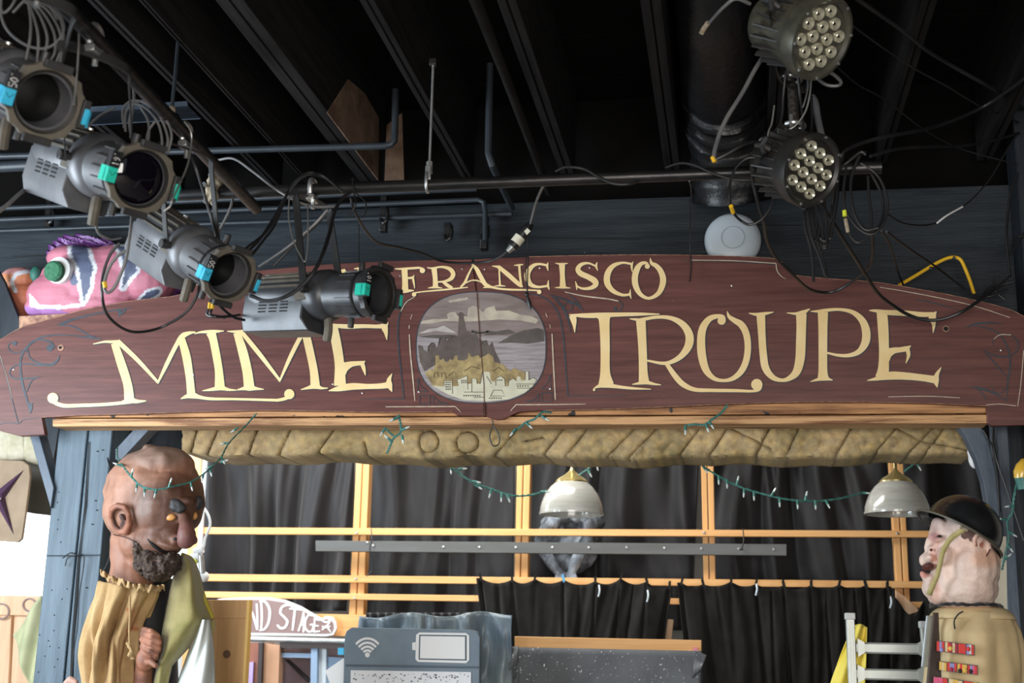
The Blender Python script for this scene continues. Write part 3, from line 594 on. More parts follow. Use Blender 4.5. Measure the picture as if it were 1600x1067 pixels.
# ------------------------------------------------------------------ faux stone valance under the header beam
def groove(px, py):
    g = 0
    for x0, s in ((305, 14), (335, 22), (398, 20), (448, 24), (512, 36), (795, 46), (868, 40), (905, 40), (975, 50), (1010, 50), (1080, 40), (1125, 35), (1193, 26), (1240, 24), (1320, 30), (1385, 44), (1440, 50), (1462, 40)):
        t = (712-py)/50; xx = x0+s*(t-.5)
        d = abs(px-xx); g = max(g, math.exp(-(d/2.6)**2)*(.8+.4*mnoise.noise(V((x0, py*.05, 0)))))
    for cx, cy, rx, ry in ((671, 690, 15, 17), (731, 691, 17, 16)):
        r = math.hypot((px-cx)/rx, (py-cy)/ry); g = max(g, .75*math.exp(-((r-1)/.16)**2))
    for (x0, y0, x1, y1) in ((1130, 664, 1205, 700), (1390, 664, 1440, 690), (1440, 690, 1520, 704), (820, 690, 850, 684), (570, 690, 576, 712)):
        dx, dy = x1-x0, y1-y0; t = max(0, min(1, ((px-x0)*dx+(py-y0)*dy)/(dx*dx+dy*dy)))
        d = math.hypot(px-x0-dx*t, py-y0-dy*t); g = max(g, .7*math.exp(-(d/2.4)**2))
    return g
def vbot(px):
    return 706+5*math.sin((px-285)/1240*3.1)+2.2*math.sin(px*.021)+1.6*math.sin(px*.057+1)
def vfn(u, v):
    px = 286+(1521-286)*u; py = 656+(vbot(px)-656)*min(v/.8, 1)
    bul = .10*math.sin(math.pi*min(.5+.0*v, 1))*math.cos((min(v/.8, 1)-.45)*1.5)
    g = groove(px, py); nn = mnoise.noise(V((px*.06, py*.09, 3)))*.012+mnoise.noise(V((px*.22, py*.25, 9)))*.006
    Y = YP+.24-bul+g*.028-nn
    if v > .8: Y += (v-.8)/.2*.30; return P(px, vbot(px), YP+.14)+V((0, Y-YP-.14, 0))
    return P(px, py, Y)
vm = MB().grid(vfn, 420, 30)
cols = []
for j in range(31):
    for i in range(421):
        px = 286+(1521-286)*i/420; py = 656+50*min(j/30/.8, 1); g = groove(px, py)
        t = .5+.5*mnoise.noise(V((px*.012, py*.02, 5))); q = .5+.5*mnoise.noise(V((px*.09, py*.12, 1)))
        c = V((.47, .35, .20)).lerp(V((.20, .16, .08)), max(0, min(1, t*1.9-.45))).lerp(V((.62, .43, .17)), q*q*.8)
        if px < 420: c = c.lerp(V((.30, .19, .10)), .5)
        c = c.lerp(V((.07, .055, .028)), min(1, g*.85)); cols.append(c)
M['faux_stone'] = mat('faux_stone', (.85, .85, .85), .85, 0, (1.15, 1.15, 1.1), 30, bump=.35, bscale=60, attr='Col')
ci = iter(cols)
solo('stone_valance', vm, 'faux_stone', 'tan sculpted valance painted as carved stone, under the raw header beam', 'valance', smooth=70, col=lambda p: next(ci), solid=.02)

# faux stone block and leather panel at the left edge
def bumpy(q, Y, d, m, name, label, cat, n=14, amp=.01, sc_=12, **k):
    a, b, c, e = q
    def fn(u, v):
        px = (a[0]*(1-u)+b[0]*u)*(1-v)+(e[0]*(1-u)+c[0]*u)*v; py = (a[1]*(1-u)+b[1]*u)*(1-v)+(e[1]*(1-u)+c[1]*u)*v
        p = P(px, py, Y); ed = min(u, 1-u, v, 1-v); return p+V((0, -amp*mnoise.noise(p*sc_)+(.02*(1-min(1, ed*8))), 0))
    return solo(name, MB().grid(fn, n, n), m, label, cat, solid=d, **k)
M['stone_plain'] = mat('stone_plain', (.42, .37, .24), .85, 0, (.62, .58, .46), 9, bump=.5, bscale=30)
for i, (q, lab) in enumerate((([( -30, 668), (14, 668), (12, 716), (-30, 712)], 'pale faux stone block at the left edge, half out of the picture'), ([(16, 668), (38, 672), (40, 714), (14, 716)], 'narrow faux stone block under the left end of the sign'), ([(42, 676), (62, 684), (62, 722), (42, 716)], 'greyish faux stone block beside the left knee brace'))):
    bumpy(q, 6.75, .05, 'stone_plain', 'faux_stone_block', lab, 'stone block')
solo('dark_beam', plank_px([(30, 716), (58, 716), (84, 805), (40, 800)], 6.9, .1), mat('olive_board', (.10, .095, .08), .7), 'grey-brown cross timber behind the tan star panel', 'beam')
st = root('star_panel', 'tan leather-like panel with a dark purple star, at the left edge', 'panel', P(10, 840, 6.55))
pts = [(-60, 722), (0, 718), (36, 720), (45, 727), (47, 745), (40, 800), (34, 842), (28, 847), (0, 845), (-60, 838)]
part('hide', MB().slab([P(x, y, 6.55) for x, y in pts], .02), mat('hide', (.22, .15, .09), .7, 0, (.33, .235, .15), 5, bump=.2), st, bevel=.004)
sm = MB(); cx, cy = -2, 776
for (ax, ay) in ((37, 734), (21, 835), (-45, 745), (-40, 830)):
    dx, dy = ax-cx, ay-cy; L_ = math.hypot(dx, dy); nx, ny = -dy/L_*9, dx/L_*9
    sm.add([P(cx+nx, cy+ny, 6.548), P(ax, ay, 6.546), P(cx-nx, cy-ny, 6.548), P(cx+dx*.1, cy+dy*.1, 6.515)], [(0, 1, 3), (3, 1, 2), (0, 3, 2)])
part('star', sm, mat('star_purple', (.06, .025, .06), .5), st, 'raised purple four-armed star', smooth=0)
part('stud', MB().ball(P(0, 779, 6.515), .008, 8, 6), 'galv', st)

# wooden cabinet bottom left
cb = root('wooden_cabinet', 'pale knotty wooden cabinet with scroll ends at the lower left edge', 'cabinet', P(10, 1100, 7.2))
M['pine'] = woodmat('pine', (.62, .36, .20), (.80, .54, .34), 'z', 4)
def pb(name, q, Y, d, m, par, **k): return part(name, plank_px(q, Y, d), m, par, **k)
pb('top_rail', [(-60, 928), (62, 931), (60, 962), (-60, 960)], 7.2, .05, 'pine', cb, bevel=.004)
pb('plank', [(-60, 962), (18, 960), (10, 1120), (-60, 1120)], 7.22, .04, 'pine', cb, bevel=.004)
pb('plank', [(22, 960), (58, 960), (40, 1120), (14, 1120)], 7.24, .04, 'pine', cb, bevel=.004)
for cx, cy, r in ((46, 945, 10), (2, 955, 12)):
    ring = [P(cx+r*math.cos(a/14*6.283), cy+r*math.sin(a/14*6.283), 7.195) for a in range(14)]
    part('painted_ring', MB().tube(ring, .006, 6, closed=True), mat('ring_ink', (.30, .20, .18), .7), cb)
# green cloth tip behind the post
def sheet(name, poly_fn, m, label, cat, nu=20, nv=20, group=None, parent=None, solid=.004, **k):
    mb = MB().grid(poly_fn, nu, nv)
    if parent: return part(name, mb, m, parent, label, smooth=80, solid=solid, **k)
    return solo(name, mb, m, label, cat, group, smooth=80, solid=solid, **k)
def quad(q):
    a, b, c, e = q
    return lambda u, v: ((a[0]*(1-u)+b[0]*u)*(1-v)+(e[0]*(1-u)+c[0]*u)*v, (a[1]*(1-u)+b[1]*u)*(1-v)+(e[1]*(1-u)+c[1]*u)*v)
M['green_cloth'] = mat('green_cloth', (.33, .34, .19), .85, 0, (.46, .45, .27), 6, bump=.2, bscale=40)
q1 = quad([(20, 992), (66, 930), (66, 1080), (45, 1075)])
sheet('green_cloth', lambda u, v: P(*q1(u, v), 6.5)+V((0, .02*math.sin(u*6+v*8), 0)), 'green_cloth', 'pale green cloth corner sticking out left of the blue-grey post', 'cloth')

# ------------------------------------------------------------------ timber lattice of the back wall
YL = 8.5
lat = root('timber_lattice', 'open raw-timber frame of double studs and thin rails along the back wall', 'frame', P(900, 1100, YL))
def stud(x0t, x1t, x0b, x1b, yb, Y=YL, m='raw_wood_up', yt=640, d=.09):
    part('stud', plank_px([(x0t, yt), (x0b, yb), (x1b, yb), (x1t, yt)], Y, d), m, lat, bevel=.004)
stud(302, 318, 280, 300, 1120); stud(560.5, 569.5, 545, 555.5, 960); stud(571, 580.5, 557, 567.5, 960)
stud(810, 819.5, 801.5, 809.5, 1000); stud(821, 830.5, 811, 822.5, 1000)
stud(1093.5, 1102.5, 1101.5, 1109.5, 1000); stud(1104, 1113.5, 1111, 1119.5, 1000)
stud(1385, 1396, 1405.5, 1415, 1000); stud(1397.5, 1407, 1416.5, 1425, 1000)
def rail(xa, xb, ya, yb, h, Y=YL-.045, m='raw_wood', d=.04):
    return part('rail', plank_px([(xa, ya+h/2), (xb, yb+h/2), (xb, yb-h/2), (xa, ya-h/2)], Y, d), m, lat, bevel=.003)
rail(312, 1580, 829, 835, 10.5); rail(306, 1580, 902, 915, 11); rail(304, 1580, 928.5, 947, 9.5)
part('rail', plank_px([(300, 990), (800, 999), (800, 964), (300, 956)], YL-.02, .05), 'raw_wood', lat, 'broad bottom rail', bevel=.003)
bt = MB()
for x, y in ((557, 832), (556, 904), (554, 934), (1100, 832), (1402, 833)): bt.lathe([(0, -.004), (.008, -.002), (.009, .004)], P(x, y, YL-.05), (0, 1, 0), 8)
part('screw_heads', bt, 'galv', lat, kind='stuff')

# curtains in the bays
M['curtain'] = mat('curtain', (.006, .006, .0075), .55, 0, (.0125, .012, .0145), 5, (3, 3, .6), .15, 40, sheen=.2, spec=.3)
M['curtain_front'] = mat('curtain_front', (.0045, .004, .0035), .7, 0, (.012, .011, .009), 7, (2, 2, 1), .3, 40, sheen=.10, spec=.15)
def folds(u, v, seed, amp, fr):
    w_ = .25*math.sin(v*2.3+seed)+.15*math.sin(v*5+seed*2)
    uu = u+.10*mnoise.noise(V((u*3.1, v*.9, seed*2)))+.05*math.sin(v*2.6+u*4+seed)
    s_ = .75*math.sin((uu*fr+w_*.6)*6.283+seed)+.35*math.sin((uu*fr*2.3-w_)*6.283+seed*1.7)*(1-.6*v)+1.1*mnoise.noise(V((u*fr*1.3, v*1.5, seed)))
    s_ += 1.2*mnoise.noise(V((u*3.5+v*1.9, v*1.3-u*1.2, seed*3)))+.35*abs(math.sin((u*1.7-v*1.1)*5+seed))
    return amp*s_*(.55+.45*v)
def curtain(name, label, x0, x1, yt, yb, Y, amp, fr, seed, m='curtain', group=None, nu=110, nv=36, x0b=None, x1b=None, topf=None, pleats=()):
    x0b = x0 if x0b is None else x0b; x1b = x1 if x1b is None else x1b
    def fn(u, v):
        a = x0+(x0b-x0)*v; b = x1+(x1b-x1)*v; t0 = topf(x0+(x1-x0)*u) if topf else yt
        pl_ = 0
        for k, q in enumerate(pleats):
            qq = q+(3*math.sin(k*2.3))*v*3; d = (x0+(x1-x0)*u-qq)/(1.8+5*v+1.5*math.sin(k)); pl_ += .045*math.exp(-d*d)*(.6+.4*math.cos(k*1.7))
        return P(a+(b-a)*u, t0+(yb-t0)*v, Y)+V((0, folds(u, v, seed, amp, fr)+pl_, 0))
    return solo(name, MB().grid(fn, nu, nv), m, label, 'curtain', group, smooth=80, solid=.003)
YC = 8.78
curtain('curtain', 'charcoal curtain in the leftmost bay, above the small lettered sign', 320, 558, 640, 955, YC, .060, 4.5, 1.3, x0b=302, x1b=545)
curtain('curtain', 'charcoal curtain in the second bay, left of the left pendant lamp', 574, 806, 640, 985, YC, .046, 3.2, 2.9, x0b=560, x1b=800)
curtain('curtain', 'charcoal curtain in the third bay, behind the left pendant lamp and grey ape figure', 832, 1096, 640, 985, YC+.08, .055, 3.4, 4.4, x0b=822, x1b=1080)
curtain('curtain', 'charcoal curtain in the fourth bay, left of the right pendant lamp', 1112, 1392, 640, 985, YC, .060, 4.3, 5.7, x0b=1112, x1b=1402)
curtain('curtain', 'charcoal curtain in the rightmost bay, behind the helmeted puppet', 1408, 1600, 640, 1020, YC, .046, 2.6, 7.1, x0b=1425, x1b=1640)
solo('curtain_rod', MB().tube([V((-6.5, YC+.03, P(900, 640, YC).z)), V((3.2, YC+.03, P(900, 640, YC).z))], .016, 10), 'steel_black', 'black rod carrying the charcoal curtains, hidden above the valance', 'rod')
# front curtains pegged on the second rail
pegsL = [(751, 903), (800, 905), (836, 904), (880, 905), (930, 908), (970, 903), (1010, 908), (1046, 916)]
pegsR = [(1065, 910), (1098, 912), (1142, 908), (1181, 912), (1224, 914), (1267, 914), (1311, 913), (1352, 914), (1386, 916)]
def scallop(pegs, sag):
    def f(x):
        for (x0, y0), (x1, y1) in zip(pegs, pegs[1:]):
            if x <= x1:
                t = (x-x0)/(x1-x0); t = max(0, min(1, t)); return y0+(y1-y0)*t+sag*4*t*(1-t)
        return pegs[-1][1]
    return f
curtain('pegged_curtain', 'dusty black curtain pegged to the rail above the speckled grey cloth', 744, 1050, 0, 1130, YL-.16, .022, 5.5, 3.1, 'curtain_front', x0b=765, x1b=1020, topf=scallop(pegsL, 7), pleats=[p[0] for p in pegsL]+[778, 905, 990], nu=200)
curtain('pegged_curtain', 'dusty black curtain pegged to the rail left of the ladder', 1058, 1392, 0, 1130, YL-.15, .020, 6.5, 8.2, 'curtain_front', x0b=1082, x1b=1400, topf=scallop(pegsR, 6), pleats=[p[0] for p in pegsR]+[1120, 1205, 1290, 1335], nu=220)
curtain('pegged_curtain', 'black curtain sagging in a swag between ladder and helmeted puppet', 1392, 1480, 0, 1130, YL-.2, .02, 2.5, 5.2, 'curtain_front', nu=40, topf=lambda x: 925+40*math.exp(-((x-1425)/22)**2)-10*(x-1392)/88)
PEGL = ['at its left corner below the drilled plank', 'second from its left corner', 'left of the double stud below the ape figure', '', 'at the right foot of the ape figure', 'first right of the ape figure', 'left of the gap between the two curtains, outer one', 'at the right corner of the left curtain', 'at the left corner of the right curtain', 'under the double stud of the third bay', 'first right of the stud at the gap', 'beside the pale tie of the right curtain', 'under the right end of the drilled plank', 'halfway between drilled plank and right lamp', 'second left of the right-hand stud', 'left of the right-hand stud', 'next to the swag by the helmeted puppet']
for i, (x, y) in enumerate(pegsL+pegsR):
    pg = MB(); c = P(x, y-1, YL-.17); s_ = SV(x, y, YL)
    pg.box(c+V((0, 0, .0)), (.012, .02, .045), Euler((.15, (i % 3-1)*.25, 0)).to_matrix())
    pg.box(c+V((.004, -.012, .004)), (.012, .01, .05), Euler((-.1, (i % 3-1)*.25, 0)).to_matrix())
    blue = i in (3,)
    solo('clothes_peg', pg, M.setdefault('peg_blue', mat('peg_blue', (.08, .30, .50), .5)) if blue else 'curtain_front', 'blue peg on the rail' if blue and False else ('blue peg clipping the left black curtain to the rail' if blue else 'dark peg on the rail, '+PEGL[i]), 'peg', 'dark clothes pegs on the rail' if not blue else None)
for x, y in ((936, 920), (1012, 928), (1182, 918), (1392, 938)):
    solo('loose_tie', MB().tube(catmull([tuple(P(x, y-6, YL-.19)), tuple(P(x+1, y+3, YL-.2)), tuple(P(x-1, y+12, YL-.19))], 4), .006, 6), 'white_plastic', {936: 'pale curtain tie, leftmost of the four on the rail', 1012: 'pale curtain tie near the gap between the two black curtains', 1182: 'pale curtain tie in the middle of the right black curtain', 1392: 'pale curtain tie beside the soldier-side swag'}[x], 'tie')

# dark grey drilled plank across the lattice
dp = root('drilled_plank', 'long dark grey plank with a row of bolts, fixed across the timber lattice', 'plank', P(860, 866, YL-.13))
part('board', plank_px([(493, 861), (1229, 868), (1229, 850), (493, 844.5)], YL-.11, .05), mat('grey_plank', (.085, .09, .085), .5, 0, (.11, .115, .115), 4, (.5, 4, 4)), dp, bevel=.002)
for x, y in ((574, 847), (583, 852), (693, 854), (749, 854.5), (806, 855), (863, 855), (920, 855.5), (979, 855.5), (1038, 856), (1096, 857), (1154, 857), (1209, 858)):
    part('bolt', MB().lathe([(0, -.006), (.008, -.004), (.009, .002)], P(x, y, YL-.112), (0, 1, 0), 8), 'galv', dp)
for k, (x, y) in enumerate(((581, 832), (1162, 832))):
    cable('hanging_wire', ('thin wire looped over the rail at the left part of the drilled plank', 'thin wire looped over the rail near the right end of the drilled plank')[k], [(x-1, y-6, YL-.1), (x, y+12, YL-.14), (x-3, y+26, YL-.14), (x+2*(1-2*k), y+55-30*k, YL-.12), (x-8, y+68-40*k, YL-.1)], .9, 'cable', 'wire')

# seated grey ape figure behind the rails
def EL(px, py, Y, rx, ry, rd, rot=0):
    s1 = SC(px, py, Y); s2 = SV(px, py, Y); return (P(px, py, Y), (rx*s1, rd, ry*s2), Euler((0, rot, 0)).to_matrix())
YA = 8.62
ape = root('ape_figure', 'grey-blue painted hunched ape figure sitting behind the rails under the left lamp', 'sculpture', P(893, 905, YA))
def APE():
    els = [EL(893, 850, YA+.05, 46, 48, .08), EL(893, 815, YA+.03, 44, 18, .08), EL(862, 818, YA-.01, 18, 15, .07), EL(928, 818, YA-.01, 18, 15, .07)]
    L_ = [(862, 820, 14), (848, 845, 13), (851, 862, 10), (862, 880, 9), (877, 900, 7)]
    R_ = [(924, 820, 14), (918, 842, 12), (907, 862, 10), (897, 882, 9), (892, 900, 7)]
    for ch in (L_, R_): els += chain([(P(x, y, YA-.07), r*SV(x, y, YA)) for x, y, r in ch], 5)
    els += [EL(880, 806, YA-.06, 9, 14, .05), EL(902, 806, YA-.06, 9, 14, .05)]
    return rough_up(blob(els, .012, 3), .010, 22)
M['ape'] = mat('ape', (.06, .07, .085), .6, 0, (.50, .58, .68), 7, (1, 1, .6), .6, 30, 8, .42, .66)  # pale end of the ramp puts blue-grey highlights into the colour
part('body', APE(), 'ape', ape, smooth=80)
for sx, ch in ((0, [(877, 898), (872, 905), (880, 908)]), (1, [(892, 898), (890, 906), (898, 908)])):
    els = []
    for k in range(4):
        bx = ch[0][0]-5+k*3.2; els += chain([(P(bx, 899, YA-.08), .014), (P(bx+1, 906, YA-.10), .011), (P(bx+1.5, 911, YA-.08), .008)], 3)
    els += chain([(P(ch[0][0]+6-12*(1-sx), 897, YA-.08), .012), (P(ch[0][0]+9-18*(1-sx), 904, YA-.09), .009)], 3)
    part('hand', blob(els, .006, 1), 'ape', ape, smooth=80)

# ------------------------------------------------------------------ pendant lamps
M['glass_shade'] = mat('glass_shade', (.58, .58, .52), .20, 0, (.74, .74, .70), 4, (1, 1, 6), trans=.45, coat=.6)
M['brass'] = mat('brass', (.75, .62, .28), .25, .9)
def lamp(cx, ytop, ycap, yb, rpx, Y, label):
    b = P(cx, yb, Y); s_ = SC(cx, yb, Y); R_ = rpx*s_; H = (yb-ycap)*SV(cx, yb, Y)*.96
    r = root('pendant_lamp', label, 'lamp', b, group='glass pendant lamps')
    pr = [(R_, .0), (R_*1.0, .012), (R_*.985, .04), (R_*.94, H*.30), (R_*.84, H*.5), (R_*.68, H*.68), (R_*.5, H*.80), (R_*.40, H*.86)]
    pr += [(x-.005, y) for x, y in reversed(pr)]
    sh = part('shade', MB().lathe(pr, b, seg=56), 'glass_shade', r, smooth=60)
    part('shade_rim', MB().lathe([(R_-.006, -.002), (R_+.003, -.002), (R_+.004, .008), (R_-.002, .010), (R_-.006, -.002)], b, seg=56), 'glass_shade', sh)
    part('cap', MB().lathe([(R_*.52, H*.78), (R_*.52, H*.82), (R_*.42, H*.90), (R_*.25, H*.98), (R_*.10, H*1.08), (R_*.05, H*1.16), (0, H*1.17)], b, seg=32), 'brass', r)
    part('rod', MB().tube([b+V((0, 0, H*1.1)), V((b.x, b.y, 4.15))], .009, 10), 'brass', r)
    part('bulb', MB().ball(b+V((0, 0, H*.42)), (.035, .035, .055), 14, 10), mat('bulb_glass', (.85, .85, .82), .3), r)
lamp(893, 706, 738, 804, 49.5, 7.4, 'frosted glass dome pendant lamp on a brass rod, in front of the ape figure')
lamp(1402, 706, 738, 803, 51.5, 7.4, 'frosted glass dome pendant lamp on a brass rod, beside the black helmet')

# ------------------------------------------------------------------ bottom row
# lettered sign "... AND STAGE"
YG = 8.42
ss = root('small_sign', 'small arched brown sign with white hand lettering, fixed on the bottom rail', 'sign', P(455, 995, YG))
out = [(330, 940), (345, 935), (390, 933), (420, 933), (445, 937), (470, 947), (490, 959), (503, 966), (510, 962), (520, 964), (525, 972), (526, 982), (521, 992), (510, 994), (390, 992), (330, 991)]
part('border', MB().slab([P(x, y, YG) for x, y in out], .02), 'white', ss, 'white painted border', bevel=.001, smooth=0)
inn = [(333, 943), (347, 939), (390, 937), (418, 937), (443, 941), (467, 951), (487, 962), (500, 969.5), (510, 967), (517, 969), (521, 974), (521.5, 982), (518, 989), (508, 990), (390, 988), (333, 987)]
part('face', MB().slab([P(x, y, YG-.003) for x, y in inn], .003), mat('sign_mauve', (.26, .17, .16), .6), ss, smooth=0)
def wl_(name, strokes):
    mb = MB()
    for k, st_ in enumerate(strokes): ribbon(mb, PXC, [(a, b, c*.72) for a, b, c in st_], YG-.006-k*.0002)
    part('letter', mb, 'white', ss, name, smooth=0)
wl_('white letter A', [[(357, 984, 3.5), (363, 965, 4), (368, 942, 3)], [(368, 942, 4), (374, 965, 5), (380, 985, 4)], [(361, 970, 3), (376, 970, 3)]])
wl_('white letter N', [[(387, 986, 4), (388, 962, 4), (387, 942, 5)], [(387, 942, 4), (396, 963, 5), (402, 984, 4)], [(402, 984, 4), (402, 962, 4), (401, 943, 4)]])
wl_('white letter D', [[(408, 940, 4), (409, 962, 5), (408, 984, 4)], [(405, 940, 3), (414, 940, 5), (421, 952, 5.5), (420, 970, 5), (414, 982, 4.5), (405, 985, 3)]])
wl_('white letter S', [[(458, 948, 3), (450, 945, 4.5), (441, 948, 5), (438, 957, 5), (444, 964, 5), (449, 971, 5.5), (445, 980, 5), (438, 981, 5), (433, 976, 4)]])
wl_('white letter T', [[(452, 951, 3), (462, 951, 5), (473, 953, 4)], [(461, 951, 5), (459, 968, 5), (457, 985, 4)]])
wl_('white letter A of the second word', [[(466, 986, 3.5), (471, 972, 4), (474, 957, 3)], [(474, 956, 4), (475, 972, 4.5), (474, 988, 4)], [(468, 976, 3), (476, 976, 3)]])
wl_('white letter G', [[(488, 962, 3), (482, 961, 4), (477, 970, 4.5), (477, 981, 4.5), (483, 987, 4), (488, 984, 3.5), (489, 976, 3.5), (484, 976, 3)]])
wl_('white letter E', [[(492, 966, 3), (491, 977, 4), (490, 988, 4)], [(490, 967, 3), (500, 969, 3)], [(491, 977, 3), (498, 978, 3)], [(490, 987, 4), (500, 986, 2.5)]])
wl_('white painted curl', [[(501, 968, 4), (510, 972, 4), (517, 967, 3)], [(503, 984, 3), (512, 976, 4), (517, 968, 3)], [(503, 979, 3), (511, 980, 4), (517, 988, 2)], [(510, 981, 3), (516, 978, 3)]])
# board left of it, behind the puppet
wbd = root('knotty_board', 'upright orange knotty wooden panel between the bearded puppet and small sign', 'panel', P(355, 1100, 7.0))
M['orange_ply'] = woodmat('orange_ply', (.42, .20, .06), (.60, .33, .12), 'z', 3)
pb('face_board', [(296, 963), (388, 963), (379, 1120), (296, 1120)], 7.0, .03, 'orange_ply', wbd)
pb('top_rail', [(296, 937), (389, 937), (388, 966), (296, 966)], 6.995, .035, 'orange_ply', wbd, bevel=.003)
pb('edge_strip', [(386, 937), (390, 937), (380, 1120), (376, 1120)], 6.98, .05, mat('edge_yellow', (.75, .45, .12), .6), wbd)
part('knot', MB().lathe([(0, 0), (.022, 0), (.024, .004)], P(354, 1022, 6.998), (0, 1, 0), 12), mat('knot', (.12, .055, .02), .7), wbd)
# under the small sign: track, storage shelf with doors
tk = MB().tube([P(388, 998, 8.36), P(540, 1002, 8.36)], .019, 10)
solo('metal_rail', tk, 'galv', 'silver metal track under the small lettered sign', 'rail')
sh = root('storage_shelf', 'blurred blue and brown storage shelving below the small lettered sign', 'shelf', P(465, 1120, 8.4))
def cm(name, c): 
    M[name] = mat(name, c, .7, 0, tuple(min(1, k*1.3) for k in c), 3); return name
cm('s_red', (.24, .09, .06)); cm('s_tan', (.45, .25, .15)); cm('s_blue', (.24, .34, .48)); cm('s_lilac', (.40, .30, .52)); cm('s_mauve', (.30, .22, .24)); cm('s_dark', (.04, .03, .03))
pb('side_panel', [(382, 1004), (404, 1004), (400, 1120), (378, 1120)], 8.35, .3, 's_red', sh)
pb('lilac_panel', [(380, 1036), (396, 1034), (392, 1120), (378, 1120)], 8.33, .02, 's_lilac', sh)
pb('post', [(404, 1004), (410, 1004), (406, 1120), (400, 1120)], 8.3, .05, 's_dark', sh)
pb('post', [(411, 1004), (437, 1008), (433, 1120), (407, 1120)], 8.34, .08, 's_tan', sh)
pb('back_panel', [(437, 1010), (545, 1012), (545, 1120), (433, 1120)], 8.7, .03, 's_mauve', sh)
pb('shelf_board', [(437, 1003), (545, 1006), (545, 1014), (437, 1012)], 8.35, .3, 's_dark', sh)
pb('shelf_board', [(440, 1020), (490, 1021), (490, 1028), (440, 1027)], 8.38, .2, 's_blue', sh)
pb('upright', [(486, 1012), (496, 1012), (494, 1120), (484, 1120)], 8.36, .05, 's_blue', sh)
pb('upright', [(497, 1010), (510, 1010), (508, 1120), (495, 1120)], 8.4, .05, 'white_plastic', sh)
pb('door', [(511, 1026), (540, 1028), (540, 1120), (509, 1120)], 8.42, .04, 's_blue', sh)
pb('diagonal_brace', [(444, 1030), (450, 1030), (484, 1062), (480, 1066)], 8.6, .03, 's_dark', sh)
solo('blue_box', plank_px([(528, 1012), (537, 1012), (537, 1023), (528, 1023)], 8.33, .08), mat('boxblue', (.03, .30, .50), .5), 'tiny bright blue box on the blurred shelf', 'box')
# white card left of the phone prop
solo('white_card', plank_px([(508, 1048), (537, 1028), (542, 1110), (524, 1090)], 6.62, .01), 'white', 'white card corner leaning at the left of the phone-like prop', 'card', smooth=0)
# big flat phone prop
YF = 6.5
ph = root('phone_prop', 'big flat blue-grey phone-like prop with white signal and battery symbols', 'prop', P(643, 1150, YF))
q = [(538, 994), (541, 986), (549, 980), (640, 982), (737, 984), (746, 987), (750, 996), (748, 1150), (534, 1150)]
part('panel', MB().slab([P(x, y, YF) for x, y in q], .05), mat('prop_blue', (.15, .20, .25), .55, 0, (.20, .26, .31), 4, bump=.1), ph, bevel=.006, smooth=0)
wm_ = MB()
for k, (x0, x1, y) in enumerate(((541, 748, 1037.5),)):
    part('step', plank_px([(540, 1038), (747, 1041), (747, 1044), (540, 1041)], YF-.012, .014), mat('prop_dark', (.08, .11, .14), .6), ph)
wf = part('signal_symbol', MB().lathe([(0, 0), (.0125, 0), (.0125, .004)], P(574, 1023, YF-.005), (0, 1, 0), 14), 'white', ph, 'white wireless signal symbol')
for r_ in (9.5, 15.5, 22, 29):
    st_ = [(574+r_*.82*math.cos(g), 1025-r_*math.sin(g)*.95, 3.6) for g in [math.radians(a) for a in range(42, 139, 8)]]
    mb = MB(); ribbon(mb, PXC, st_, YF-.004); part('arc', mb, 'white', wf, smooth=0)
bo = [(655, 988), (728, 989), (733, 993), (733, 1031), (728, 1036), (653, 1034), (649, 1030), (650, 992)]
bsy = part('battery_symbol', MB().slab([P(x, y, YF-.004) for x, y in bo], .004), 'white', ph, 'white battery symbol', smooth=0)
part('battery_gap', MB().slab([P(x, y, YF-.006) for x, y in [(655, 991.5), (729, 992.5), (729, 1032), (654, 1030.5)]], .002), 'prop_dark' if 'prop_dark' in M else 'post_dark', bsy, smooth=0)
part('battery_level', MB().slab([P(x, y, YF-.008) for x, y in [(657, 993.5), (726.5, 994.5), (726.5, 1030), (656, 1028.5)]], .002), 'white', bsy, smooth=0)
part('battery_nub', MB().slab([P(x, y, YF-.004) for x, y in [(644, 1004), (650, 1003), (650, 1016), (644, 1015)]], .004), 'white', bsy, smooth=0)
part('paper', MB().slab([P(x, y, YF-.006) for x, y in [(548, 1047), (736, 1050), (735, 1150), (546, 1150)]], .004), mat('paper', (.86, .86, .88), .6, 0, (.80, .82, .86), 18), ph, 'white paper sheet on the prop', smooth=0)
fk = MB(); random.seed(3)
for i in range(90):
    x = random.uniform(552, 732); y = 1052+abs(random.gauss(0, 7)); a = random.uniform(.6, 1.6)
    fk.add([P(x+dx*a, y+dy*a, YF-.0075) for dx, dy in ((-1, -.6), (1, -.8), (.8, .8), (-.7, .5))], [(0, 1, 2, 3)])
part('speckles', fk, mat('speckle_ink', (.10, .13, .13), .6), ph, 'small dark specks on the paper', kind='stuff', smooth=0)
# shiny cloth behind the prop
M['satin'] = mat('satin', (.10, .15, .21), .42, .1, (.26, .30, .29), 3, (1, 1, .5), .1, 10)
q2 = quad([(562, 962), (801, 958), (800, 1130), (548, 1130)])
sheet('shiny_cloth', lambda u, v: P(*(lambda a: (a[0], a[1]+6*math.sin(u*14)*(1-v)*.6))(q2(u, v)), 6.95)+V((0, .016*math.sin(u*23+math.sin(v*4)*2.5)+.06*mnoise.noise(V((u*7+v*1.5, v*3, 2)))+.02*mnoise.noise(V((u*22, v*4, 7))), 0)), 'satin', 'shiny blue-grey satin cloth draped behind the phone-like prop', 'cloth', 90, 24)
sheet('dark_cloth_strip', lambda u, v: P(572+u*178, 957+v*22, 7.05)+V((0, .012*math.sin(u*90), 0)), 'curtain', 'gathered dark cloth strip behind the satin cloth', 'cloth', 120, 4)
